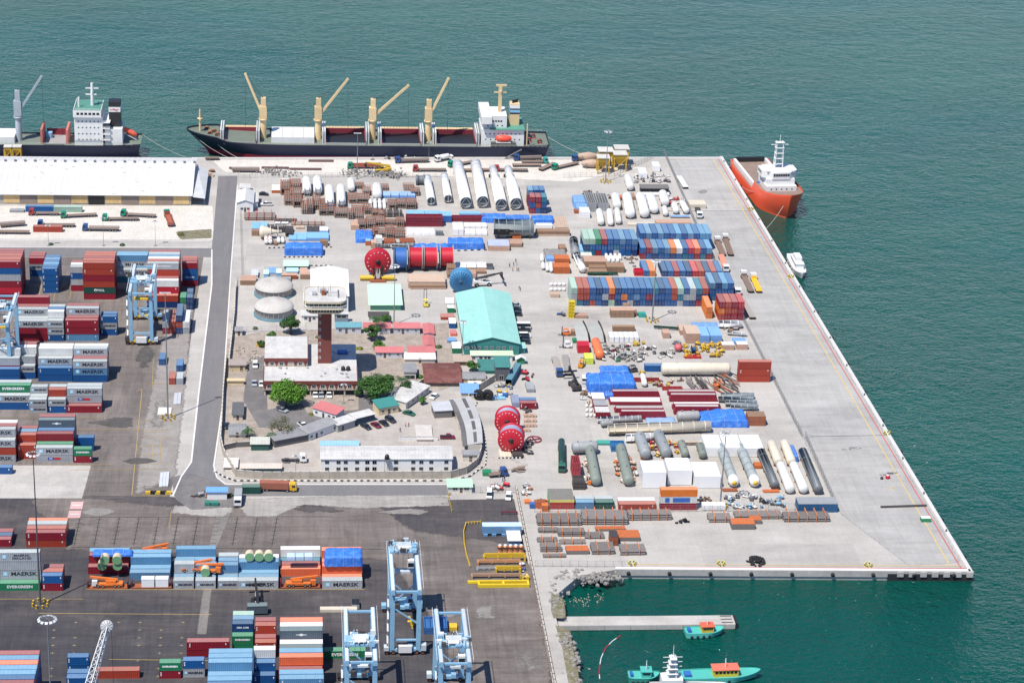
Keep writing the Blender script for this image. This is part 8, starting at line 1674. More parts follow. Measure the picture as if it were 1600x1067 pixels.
a,b=lx(190),lx(172);fn=bx(t,'funnel',black_m,a,b,-2.5,3.5,D2+8,D2+20);bx(fn,'funnel_band',white_m,a-.05,b+.05,-2.55,3.55,D2+15.2,D2+17.6);mb=MB();mb.box(a+.6,b-.6,3.56,3.6,D2+16.1,D2+16.4);mb.bar(((a+b)/2-1.2,3.6,D2+15.7),((a+b)/2+.6,3.6,D2+17.1),.4,.1);mb.build('emblem',red_ink,fn);bx(t,'aft_house',white_m,lx(193),lx(166),-6,7,D2,D2+8)
lb=thing('free_fall_boat','orange and white free-fall lifeboat on the stern of the dark blue ship','lifeboat',(xs2-5.5,yq2+B2/2+1,zs+D2+4.2));mb=MB();M_=Matrix.Rotation(R(30),4,'Y');mb.lathe([(0,-3.8),(1,-3),(1.35,-1),(1.35,1.5),(.9,3.2),(0,4)],12,(0,0,0),'x',M=M_);mb.build('boat_hull',paint((.75,.12,.06),.4),lb);mb=MB();mb.bar((-4,-1.2,.5),(3,-1.2,-3.4),.3);mb.bar((-4,1.2,.5),(3,1.2,-3.4),.3);mb.build('ramp',white_m,lb)
a,b=lx(103),lx(70);q=bx(t,'hold_floor_or_shade',paint((.34,.33,.33),.8),a,b,-8,8,D2+.05,D2+.12);bx(q,'coaming',maroon_h,a,b,-8.4,-8,D2,D2+3.2);bx(q,'near_coaming',olive_m,a,b,7.6,8,D2,D2+1);bx(q,'cargo_grab',skyb_m,(a+b)/2+2,(a+b)/2+5,-6,-3,D2+.1,D2+2.6)
for x in(a-1,b+1):bx(q,'folded_hatch_cover',paint((.5,.16,.13),.7),x-.5,x+.5,-7,6,D2,D2+7)
bx(t,'hatch_cover',white_m,lx(24),lx(-60),-7,6,D2,D2+3.4);ship_crane(t,lx(29),0,D2,24,tuple(local(t,65,119,0)),paint((.36,.40,.42),.6));mb=MB();rail(mb,[(4,9.2,D2+.8),(L2*.8,9.2,D2+.8)]);mb.build('railing',paint((.4,.45,.4),.6),t)
# orange supply ship, bow to the camera
pa,pb=G(1159,262,zs+2),G(1213,347,zs);L3=(pb-pa).length;an=math.atan2((pb-pa).y,(pb-pa).x)
t=thing('supply_ship','orange-red offshore supply ship with white bridge moored bow-on at the pier','ship',(pa.x+3.4,pa.y,zs),an+R(2),'ships beyond the quay');hull(t,L3,19.2,4.6,ored,ored,paint((.26,.19,.15),.8,dirt=.5),2.6,.72,1.1,.08,.96,.5,.6,4.4)
q=bx(t,'forecastle_house',white_m,L3*.62,L3*.78,-7,7,8.8,11.5);s2=bx(t,'mid_house',white_m,L3*.58,L3*.75,-6.5,6.5,11.5,14.2);b2=MB();b2.prism([(L3*.60,-8.2),(L3*.70,-8.2),(L3*.755,-4),(L3*.755,4),(L3*.70,8.2),(L3*.60,8.2)],14.2,17.4);b2=b2.build('bridge',white_m,t);bx(t,'bridge_roof',white_m,L3*.6,L3*.74,-6.5,6.5,17.4,17.9);bx(t,'fore_deck',paint((.10,.28,.17),.7),L3*.785,L3*.86,-6.2,6.2,8.95,9.1)
winrow(b2,-3.8,3.8,L3*.756,15.6,7,.85,1.1,side='x');winrow(b2,L3*.61,L3*.69,-8.2,15.6,4,1.0,1.1);winrow(q,-6,6,L3*.78,9.8,5,.6,.6,side='x')
mb=MB()
for sx in(-1,1):
	for y in(-1.8,1.8):mb.bar((L3*.66+sx*1.2,y,17.9),(L3*.66+sx*.9,y*.8,30),.35)
for k in range(5):z=19.5+k*2.5;mb.box(L3*.66-1.3,L3*.66+1.3,-2,2,z,z+.2)
mb.bar((L3*.66,-4,28.5),(L3*.66,4,28.5),.3);mb.bar((L3*.66,0,30),(L3*.66,0,33),.2);mb.build('lattice_mast',white_m,t)
for s in(-1,1):bx(t,'side_rail_box',white_m,1,L3*.55,*sorted((s*7.0,s*8.1)),4.7,7.0);bx(t,'funnel',white_m,L3*.54,L3*.58,s*5-1.2,s*5+1.2,9,14.5)
bx(t,'stern_roller',black_m,-.3,1.2,-7,7,4.7,7.4);bx(t,'deck_winch',blue_m,L3*.5,L3*.53,-6,-3.5,4.7,7.2)
def boat(f,sx,sy,bx_,by_,B,D,lab,hm,dm,cab,roof,kind='pilot',zz=0,name='pilot_boat'):
	A,Bp=zg(f,sx,sy,zs),zg(f,bx_,by_,zs);v=Bp-A;L=v.length;t=thing(name,lab,'boat',A,math.atan2(v.y,v.x),'small boats by the pier');hull(t,L,B,D,hm,dark_rub,dm,D*.5,.55,.4,.06,.85,.3)
	c0,c1=(L*.42,L*.72)if kind=='pilot' else(L*.25,L*.7);h=1.9 if L<15 else 2.2;q=bx(t,'cabin',cab,c0,c1,-B*.3,B*.3,D,D+h);bx(t,'cabin_roof',roof,c0-.3,c1+.3,-B*.34,B*.34,D+h,D+h+.2);winrow(q,c0+.3,c1-.3,-B*.3,D+h*.5,6,(c1-c0)/9,h*.35);winrow(q,c0+.3,c1-.3,B*.3,D+h*.5,6,(c1-c0)/9,h*.35)
	mb=MB();mb.tube([((c0+c1)/2,0,D+h),((c0+c1)/2,0,D+h+3)],.12,6);mb.bar(((c0+c1)/2,-.8,D+h+2),((c0+c1)/2,.8,D+h+2),.1);mb.build('mast',white_m,t)
	if kind!='pilot':bx(t,'upper_cabin',cab,c0+L*.08,c1-L*.12,-B*.24,B*.24,D+h+.2,D+h+1.9)
	for k in range(4):mb=MB();mb.lathe([(.2,-.12),(.45,-.12),(.45,.12),(.2,.12)],10,(L*(.15+.15*k),-B*.5,D*.5),'y');mb.build('fender',black_m,t)
	bx(t,'stern_locker',blue_m,L*.08,L*.16,-B*.2,B*.2,D,D+.9);return t
boat('Z',1069,993,1130,990,4.6,1.5,'small teal boat with orange cabin alongside the concrete jetty',teal_h,teal_h,paint((.62,.38,.05),.5),paint((.65,.12,.06),.5));boat('Z',1058,1063,1187,1058,5.8,1.7,'long teal boat with yellow cabin and coral roof, bow to the right',teal_h,teal_h,paint((.60,.45,.05),.5),paint((.75,.16,.10),.5));boat('Z',980,1063,1030,1063,5.0,1.8,'teal work boat with square wheelhouse at the bottom edge',paint((.03,.24,.19),.5),teal_h,teal_h,teal_h)
boat('Z',1237,405,1254,438,5.6,2.0,'white motor yacht moored bow-on at the right side of the pier',white_m,white_m,white_m,white_m,'yacht',name='motor_yacht')
t=thing('patrol_boat','white vessel with tall lattice mast at the bottom edge','boat',zg('Z',1015,1085,zs),0,'small boats by the pier');hull(t,22,6,2.2,white_m,dark_rub,grey_m,1,.55,.4);q=bx(t,'wheelhouse',white_m,3,9,-2.2,2.2,2.2,6);mb=MB()
for sx in(-1,1):
	for sy in(-1,1):mb.bar((6+sx*1.2,sy*1.2,6),(6+sx*.4,sy*.4,13),.25)
for k in range(4):mb.box(4.4+k*.2,7.6-k*.2,-1.4,1.4,7.3+k*1.6,7.5+k*1.6);mb.bar((3.2,-.5+k*.3,7.6+k*1.5),(8.8,.5,7.6+k*1.5),.15)
mb.tube([(6,0,13),(6,0,16)],.1,6);mb.build('lattice_mast',white_m,t)
def rope(a,b,lab,sag=1.0):
	a,b=Vector(a),Vector(b);pts=[a.lerp(b,k/8)-Vector((0,0,sag*4*(k/8)*(1-k/8)))for k in range(9)];mb=MB();mb.tube(pts,.09,5);tag(mb.build('mooring_rope',paint((.45,.43,.38),.8)),lab,'rope','mooring ropes')
rope(G(303,212,6),G(358,247),'mooring rope from the bow of the bulk carrier, long one');rope(G(330,217,5),G(375,248),'mooring rope from the bow of the bulk carrier, short one');rope(G(856,214,5),G(925,246),'mooring rope from the stern of the bulk carrier');rope(G(222,210,5),G(290,246),'mooring rope from the stern of the dark blue ship');rope(G(1224,322,5),G(1193,361),'mooring rope from the bow of the orange ship');rope(G(1190,300,5),G(1160,292),'mooring rope from the side of the orange ship')
# jetty, rocks, floating boom
JZ=-1.4;a,b=G(862,977,JZ),G(1150,977,JZ);bk=G(862,963,JZ).y
t=thing('jetty','narrow pale concrete jetty reaching into the water','jetty',(a.x,a.y,JZ));bx(t,'deck_slab',paleconc,0,b.x-a.x,0,bk-a.y,-.9,.02);n=7
for k in range(n):w_=(b.x-a.x)/n;bx(t,'face_panel',paleconc,w_*k+.05,w_*(k+1)-.05,-.15,-.005,-1.6,-.05);bx(t,'pile',drift,w_*k+w_*.4,w_*k+w_*.6,.5,bk-a.y-.5,-5,-.9)
bx(t,'end_fender',black_m,b.x-a.x,b.x-a.x+.8,.2,bk-a.y-.2,-2.6,.2)
for k in range(4):bx(t,'end_slot',black_m,b.x-a.x-4,b.x-a.x-.6,.8+k*1.9,1.2+k*1.9,.03,.08)
def rocks(lab_,pts,n,r0,r1,z0,z1,col,seed,spread):
	rnd=random.Random(seed);mb=MB();P=[zg('Z',*p)for p in pts]
	for i in range(n):
		k=rnd.randrange(len(P)-1);p=P[k].lerp(P[k+1],rnd.random())+Vector((rnd.gauss(0,spread),rnd.gauss(0,spread),rnd.uniform(z0,z1)));r=rnd.uniform(r0,r1);vs=[]
		for a,e in[(0,-90)]+[(q*72+rnd.uniform(-20,20),-25)for q in range(5)]+[(q*72+36+rnd.uniform(-20,20),35)for q in range(5)]+[(0,90)]:rr=r*rnd.uniform(.7,1.15);vs.append(p+Vector((rr*math.cos(R(a))*math.cos(R(e)),rr*math.sin(R(a))*math.cos(R(e)),rr*.8*math.sin(R(e)))))
		mb.add(vs,[(0,1+(q+1)%5,1+q)for q in range(5)]+[(11,6+q,6+(q+1)%5)for q in range(5)]+[(1+q,1+(q+1)%5,6+q)for q in range(5)]+[(1+(q+1)%5,6+(q+1)%5,6+q)for q in range(5)])
	struct(mb.build(lab_,col),'stuff')
rk_m=paint((.27,.255,.235),.9,dirt=.6,scale=.8);rocks('riprap',[(876,897),(962,899)],260,.35,.95,-1.6,.15,rk_m,81,1.5);rocks('riprap',[(870,905),(866,930),(872,955)],150,.35,.9,-2.6,.2,rk_m,82,1.1);rocks('riprap',[(876,990),(892,1010),(905,1090)],240,.35,.95,-2.4,.3,rk_m,83,1.2);rocks('rubble',[(405,268),(460,272)],160,.2,.6,0,.8,rk_m,84,2.5);rocks('rubble',[(540,272),(600,272),(620,276)],260,.2,.7,0,1.6,rk_m,85,2.5);rocks('rubble',[(370,545),(400,560),(375,580)],90,.2,.6,0,.5,paint((.42,.36,.3),.9),86,1.6);rocks('rubble',[(560,600),(620,590)],80,.2,.6,0,.6,paint((.48,.40,.32),.9),87,1.6);rocks('floating_debris',[(888,920),(915,926),(940,918)],60,.08,.28,SEA_Z-.02,SEA_Z+.05,paint((.45,.36,.26),.9),88,1.5)
BP=[(937,1060),(936,1046),(939,1028),(946,1012),(957,1001),(970,992)]
for k,(p_,q_)in enumerate(zip(BP[:-1],BP[1:])):
	for h_ in range(2):u,v=zg('Z',*p_,SEA_Z).lerp(zg('Z',*q_,SEA_Z),h_*.5),zg('Z',*p_,SEA_Z).lerp(zg('Z',*q_,SEA_Z),h_*.5+.46);mb=MB();mb.tube([u,v],.15,8);tag(mb.build('boom_float',red_m if(k+h_)%2 else white_m),'red or white float of the curved boom on the water','float','floating boom')
# ------------------------------------------------------------------ warehouse, lorries, apron
x1=X(*zp('O',1195,917));yf=Y(*zp('O',600,920));x0=X(-40,320);t=thing('warehouse','very long white-roofed warehouse with yellow and grey doors','warehouse',(0,yf,0));he,hr,d1,d2=4.9,9.6,31,19
mb=MB();mb.extr([(0,0),(d1+d2,0),(d1+d2,5),(d1,hr-.2),(0,he-.2)],x0,x1,'x');mb.build('wall',paint((.36,.34,.31),.85,dirt=.4),t);wr=ground('warehouse_roof',(.58,.57,.555),(.53,.52,.505),(.61,.60,.585),.03,.12,(1,.5,1),.25,(.40,.39,.37),track=.04)
k_=(hr-he)/d1;corr_roof(t,[(x0-1,-1.1,he-1.1*k_),(x1+.8,-1.1,he-1.1*k_),(x1+.8,d1,hr),(x0-1,d1,hr)],wr,rib=2.4);corr_roof(t,[(x1+.8,d1+d2+1,4.8),(x0-1,d1+d2+1,4.8),(x0-1,d1+.02,hr),(x1+.8,d1+.02,hr)],wr,rib=2.4)
yd,gd=paint((.58,.40,.18),.7,dirt=.35),paint((.27,.205,.165),.8,dirt=.4)
for i,z0 in enumerate(range(25,1190,106)):
	a,b=X(*zp('O',z0,915)),X(*zp('O',z0+100,915));c=black_m if i==5 else(yd if i%2==0 else gd);lo=.6 if i%2==0 and i!=5 else 0;q=bx(t,'door_or_shade_slab',c,a,b,-.18,-.02,lo,4.25)  # the black one paints the shade inside an open doorway
	if lo:mb=MB();[mb.box(a+(b-a)*k/4-.05,a+(b-a)*k/4+.05,-.24,-.18,lo,4.25)for k in range(5)];mb.build('door_rib',c,q)
for i in range(21):x=X(*zp('O',-20+i*62,625),hr);bx(t,'ridge_vent',dgrey_m,x-.5,x+.5,d1-1.3,d1-.2,hr-.3,hr+.6)
rnd=random.Random(6)
for i in range(26):s=rnd.random();x=rnd.uniform(x0,x1-4);y=d1*s;bx(t,'roof_patch',paint((.60,.585,.56),.6),x,x+1.2,y,y+1.5,he+k_*y+.08,he+k_*y+.13+.06)
a=X(*zp('O',1285,850),4);corr_roof(t,[(a,-1,3.6),(a,d1+6,3.6),(x1+.9,d1+6,6.5),(x1+.9,-1,4.3)],paint((.55,.55,.55),.6),'side_canopy')
for k in range(5):mb=MB();mb.bar((a-.5,1+k*8,0),(a-.5,1+k*8,3.6),.3);mb.build('canopy_post',steel_m,t)
AP='lorries on the north apron and gravel yard'
def tk(*a,**k):truck(*a,group=AP,**k)
for a in[('O',180,985,372,985,'r','red lorry with flat trailer below the warehouse','flat'),('O',380,1003,605,992,'g','green lorry with long flatbed, left one below the warehouse','flat'),('O',638,1020,868,1018,'g','green lorry with long flatbed, lower one below the warehouse','flat'),('O',755,990,975,1000,'g','green lorry with long flatbed, upper one below the warehouse','flat'),('O',1040,985,1070,1062,'g','green lorry turned away at the end of the warehouse','tip'),('P',516,42,742,45,'b','blue lorry with pipes at the edge of the gravel yard','pipes'),
		  ('O',235,1058,470,1058,'b','blue lorry behind the pink container in the gravel yard','flat'),('H',1052,695,1262,692,'g','green lorry with dark load left of the rubble','tip'),('H',1350,660,1556,655,'b','blue lorry with maroon pipes before the bulk carrier','pipes'),('G',340,712,548,712,'r','red lorry behind the first white tubes','flat'),('G',482,655,566,640,'w','white lorry with rounded tank before the bulk carrier','tank'),('G',565,688,752,655,'g','green lorry behind the wide white tubes','flat'),('G',846,712,1058,714,'r','red lorry right of the wide white tubes','flat'),('G',972,645,1140,640,'b','blue lorry under the stern of the bulk carrier','pipes'),('G',1185,662,1020,662,'t','teal lorry under the stern of the bulk carrier','flat'),('G',1215,705,1372,668,'g','pale green lorry with slanting flatbed near the hoppers','flat'),('G',1338,650,1440,640,'b','blue lorry beside the hoppers','flat')]:tk(*a[:6],a[6],a[7])
for i,a in enumerate([('O',0,1062,155,1050,'flat trailer at the left edge of the gravel yard, rear'),('P',-20,60,185,62,'flat trailer at the left edge of the gravel yard, front'),('G',960,682,1140,682,'empty flatbed trailer below the stern'),('G',1135,712,1228,672,'brown trailer set askew near the hoppers'),('G',655,715,830,712,'long trailer behind the stepped tubes'),('H',160,640,250,640,'dark trailer at the right end of the warehouse'),('H',330,715,500,718,'dark trailer with pipes left on the apron')]):trailer(*a[:5],a[5],load='pipes' if i in(0,6)else None)
for a in[(312,500,700,'dark pipe bundle lying on the white apron, first'),(515,685,698,'dark pipe bundle lying on the white apron, second'),(690,890,706,'dark pipe bundle lying on the white apron, third'),(810,965,655,'thin dark pipe bundle near the quay edge')]:rack('H',a[0],a[1],a[2],a[2]-7,a[2]-18,a[3],'x',paint((.11,.05,.045),.7,dirt=.5),group='pipe bundles on the apron',straps=False)
stack(*zp('O',160,966),F,['b'],'before the warehouse doors',group='containers below the warehouse');stack(*zp('O',335,968),F,['p'],'before the warehouse doors',group='containers below the warehouse');stack(*zp('P',206,52),F,['o'],'among trailers in gravel yard',group='containers below the warehouse');crate('O',60,150,970,955,942,'grey pallet left of the blue container below the warehouse',grey_m,grey_m)
reach_stacker(zg('H',1275,718),R(190),'yellow wheel loader on the rubble of the apron',yel_m,yel_m)
# loading hoppers
def hopper(f,x0,x1,yb,yt,lab):
	(a,b),(c,_)=zp(f,x0,yb),zp(f,x1,yb);p=G(a,b);w_=G(c,b).x-p.x;h=HGT(a,b,zp(f,x0,yt)[1]);t=thing('loading_hopper',lab,'hopper',(p.x+w_/2,p.y+w_/2,0),0,'yellow loading hoppers');r=w_/2;ym=paint((.55,.34,.04),.6,dirt=.4);mb=MB()
	for sx in(-1,1):
		for sy in(-1,1):mb.box(sx*r*.85-.25,sx*r*.85+.25,sy*r*.85-.25,sy*r*.85+.25,0,h*.75)
	mb.build('leg',ym,t);mb=MB();mb.lathe([(r*.3,h*.3),(r*1.2,h*.72),(r*1.2,h*.9)],4,M=Matrix.Rotation(R(45),4,'Z'),smooth=False);mb.build('funnel_body',ym,t);bx(t,'grating',paint((.50,.48,.44),.8),-r,r,-r,r,h*.9,h*.9+.3);mb=MB();[mb.bar((-r*.85,s*r*.85,.3),(r*.85,s*r*.85,h*.7),.25)for s in(-1,1)];mb.build('brace',ym,t)
for a in[('F',318,410,240,125,'yellow hopper with white top, rear right of four'),('F',218,312,255,140,'yellow hopper with white top, rear left of four'),('F',310,398,275,160,'yellow hopper with white top, front right of four'),('F',210,290,290,182,'yellow hopper with white top, front left of four'),('O',25,75,640,555,'orange hopper with white top behind the warehouse, left'),('O',78,135,640,555,'orange hopper with white top behind the warehouse, right')]:hopper(*a)
for i,(x,y)in enumerate(((155,205),(180,250))):p=zg('F',x,y);t=thing('old_boat','weathered tan grab bucket lying left of the yellow hoppers, %s of two'%('rear','front')[i],'grab bucket',p);mb=MB();mb.lathe([(0,-5.5),(1.3,-4.5),(2.1,0),(1.3,4.5),(0,5.5)],12,(0,0,2.2),'x');mb.build('shell',paint((.45,.32,.24),.8,dirt=.5),t);mb=MB();[mb.bar((s,q,0),(s,q,3),.2)for s in(-3,3)for q in(-1.8,1.8)];mb.build('stand',steel_m,t)
clutter('H',1160,1720,610,640,16,'small dark gear part along the quay edge',[dsteel_m,white_m,wood_m],91,1.2,group='gear along the quay edge');clutter('O',1290,1340,690,760,8,'orange and brown scrap part at the warehouse end',[rusto_m,wood_m,pine_m],92,1.4,group='scrap at the warehouse end')
shed('H',362,462,965,905,832,'white gabled gatehouse beside the main road',whitew,paint((.56,.56,.55),.6),kind='gable_y',rise=1.2,wins=(.3,.7),name='gatehouse',cat='gatehouse');shed('H',440,490,940,900,850,'low annexe of the gatehouse with grey roof',whitew,roofw,kind='mono',rise=.3,door=False,name='annexe');shed('H',382,440,850,815,790,'small white store behind the gatehouse',whitew,roofw,kind='flat',door=False,name='store');car('H',508,860,545,862,'k','black car near the gatehouse',group='cars near the gatehouse');car('H',582,925,510,925,'w','white pickup near the gatehouse','pickup',group='cars near the gatehouse')
shed('R',1295,1418,722,672,650,'white kiosk with bright blue roof beside the lower road',whitew,paint((.16,.36,.70),.6),kind='mono',rise=.3,door=False,name='kiosk',cat='kiosk');stack(*zp('N',312,207),T,['E'],'on trailer in lower road',group='containers on the lower road');truck('N',655,188,425,182,'y','yellow cab lorry with brown flatbed on the lower road','box',paint((.30,.10,.06),.8,dirt=.4),group='lorries on the lower road');truck('N',285,292,292,225,'w','grey box lorry end-on beside the blue-roofed kiosk','box',grey_m,group='lorries on the lower road');cp('N',80,112,283,262,245,'green skip beside the kiosk, left of two',paint((.03,.2,.15),.6));cp('N',118,165,283,262,248,'green skip beside the kiosk, right of two',paint((.03,.2,.15),.6))
clutter('N',0,90,205,225,9,'dark scrap part left of the blue-roofed kiosk',[dsteel_m,grey_m,rust_m],93,1.0,group='scrap by the kiosk')
ends='containers near the yard mast'
endstack(248,571,T,['b'],'blue box upper in open bay',group=ends);endstack(275.5,581,T,['b'],'blue box in open bay',group=ends);endstack(264,601,T,['o'],'rust-red box in open bay',group=ends);endstack(275.5,601,T,['g'],'grey box in open bay',group=ends)
for a in[('R',992,1050,645,636,548,'stack of pale steel sheets in the marked yard bay','y'),('R',1082,1128,130,122,52,'stack of pale steel sheets near the yard mast','y')]:planks(*a[:7],a[7],mat=paint((.5,.52,.53),.5),group='stacks of pale sheets')
cp('R',985,1068,196,188,145,'flat white concrete slab left of the yard mast',white_k,white_k,batten=False)
for i in range(5):p=zg('R',928+i*31,685);bx(None,'concrete_block',yel_m if i%2==0 else black_m,p.x-1,p.x+1,p.y-.5,p.y+.5,0,.9);o=C.objects[-1];tag(o,'yellow or black concrete block in the row by the steel sheets','concrete block','concrete blocks by the steel sheets')
for i,(a,b)in enumerate(((480,760),(466,816))):p=zg('R',a,b);mb=MB();mb.box(-2,2,-2.5,2.5,.05,.25);mb.box(-1.5,1.5,-.3,.3,.25,.3,1);tag(mb.build('ground_panel',[paint((.55,.35,.33),.8),white_k],None,p),'pink and white panel lying on the yard, %s of two'%('upper','lower')[i],'panel','pink panels on the yard')
# ------------------------------------------------------------------ row of flat racks and open-top boxes
FRW='open-top and flat-rack units in the lower yard'
def fr(px,py,L,rows,where):stack(px,py,L,rows,where,group=FRW)
fr(271,920,T,['g.M','l','g g','l l'],'open-top group, left');fr(305.5,920,T,['g.M','l','g l'],'open-top group, middle');fr(340,920,T,['g.M','l','g.M l','g l','g g'],'open-top group, right');fr(372,920,F,['g.M','l','B','B B','r w'],'blue-sheeted lettered group');fr(503,920,F,['g.M','c','c c','c c','c c c'],'coral-sheeted lettered group');fr(203,906,F,['l','B','B B','B B'],'blue-sheeted flat group');fr(274,893,F,['l','B','B B'],'blue pair behind orange cranes');fr(438,900,F,['c','r','t.C','l w'],'coral-topped mixed group');fr(138,897,F,['r','r r','B B'],'red group behind mobile crane')
def flatrack(px,py,lab):
	p=G(px,py);t=thing('flat_rack',lab,'flat rack',(p.x+F/2,p.y+1.25,0),0,FRW);bx(t,'floor',rust_m,-F/2,F/2,-1.22,1.22,.15,.55)
	for s in(-1,1):bx(t,'end_wall',maroon_m,*sorted((s*F/2,s*(F/2-.25))),-1.2,1.2,.55,2.6)
	return p
def mobile_crane(loc,z,lab,rz=0,cab=white_m):
	t=thing('mobile_crane',lab,'mobile crane',(loc[0],loc[1],z),rz,'orange machines on flat racks');mb=MB();mb.box(-4.5,3.4,-1.1,1.1,.6,1.3);mb.box(-2.5,.5,-.9,.9,1.3,2.2);mb.build('body',orange_m,t);bx(t,'cab',cab,3.0,4.6,-1.1,1.1,.6,2.3);mb=MB();mb.bar((-3,0,2.2),(5.2,0,3.2),.6,.6);mb.bar((-1,0,1.6),(2,0,2.7),.25);mb.build('boom',orange_m,t)
	for x in(-3.4,-2.2,1.4,2.8):
		for s in(-1,1):ob('wheel',wheel_mesh(),t,(x,s,.5))
p=flatrack(136,921,'rusty flat rack carrying an orange mobile crane');mobile_crane((p.x+F/2,p.y+1.2),.55,'orange mobile crane with white cab on the leftmost flat rack',math.pi);p=flatrack(438,920,'rusty flat rack carrying orange wheeled machines');mobile_crane((p.x+F/2,p.y+1.2),.55,'orange wheeled machine on the flat rack left of the coral sheets',0,orange_m)
for a in[(217,866,2.7,'orange crane boom machine on the rearmost flat',.2),(285,890,2.9,'orange machine, left of two above the open tops',.15),(302,893,2.9,'orange machine, right of two above the open tops',-.2)]:g_=G(a[0],a[1],a[2]);mobile_crane((g_.x+4,g_.y),a[2],a[3],a[4],orange_m)
p=flatrack(205,920,'rusty flat rack carrying two white boxes')
for i in range(2):t=thing('white_box','white box on the flat rack, %s of two'%('left','right')[i],'box',(p.x+5+i*4.2,p.y+1.2,.56));bx(t,'panel',wrap_m,-1.9,1.9,-1.1,1.1,0,2.6);bx(t,'lid',white_m,-1.95,1.95,-1.15,1.15,2.6,2.7)
gr_m=paint((.16,.33,.16),.6)
for i,(px,py,z)in enumerate(((164,879,5.2),(183,879,5.2),(390,874,5.5),(405,874,5.5),(420,874,5.5),(160,888,3),(184,888,3),(321,898,2.9))):
	g_=G(px,py,z);t=thing('cable_drum','green and cream drum on the flat racks, %s from the left'%('rear first','rear second','lettered group first','lettered group second','lettered group third','front first','front second','open-top one')[i],'drum',(g_.x,g_.y,z-.2));mb=MB();mb.lathe([(0,-1.0),(1.4,-1.0),(1.4,-.7)],16,(0,0,1.5),'y',0,False);mb.build('green_flange',gr_m,t);mb=MB();mb.lathe([(1.35,-.7),(1.35,1.6),(0,1.6)],16,(0,0,1.5),'y',0,False);mb.build('cream_drum',paint((.6,.5,.35),.7),t)
g_=G(508,880,5.4);o=tarp('Z',505,563,905,890,875,'rounded blue tarpaulin over a tank on top of the coral group',lump=.2);o.location=(g_.x+5.6,g_.y+1.2,5.3);o=tarp('Z',145,205,870,866,858,'blue tarpaulin at the back of the leftmost flat racks',lump=.3);g_=G(145,868,5.2);o.location=(g_.x+6,g_.y+1,5.2);g_=G(448,874,5.6)
for i in range(3):o=sheetpack('Z',448+i*14,461+i*14,875,868,862,'blue and white package on top of the mixed group, %s of three'%ORDW[i],1,paint((.45,.58,.75),.5));o.location=(g_.x+1.3+i*2.7,g_.y+.5,5.6)
reach_stacker(G(402,948),R(95),'black reach stacker carrying a slate grey container',black_m,black_m);container('G',T,2.6,(G(402,958).x,G(402,958).y,.6),.05,'slate grey container hanging from the black reach stacker',MY)
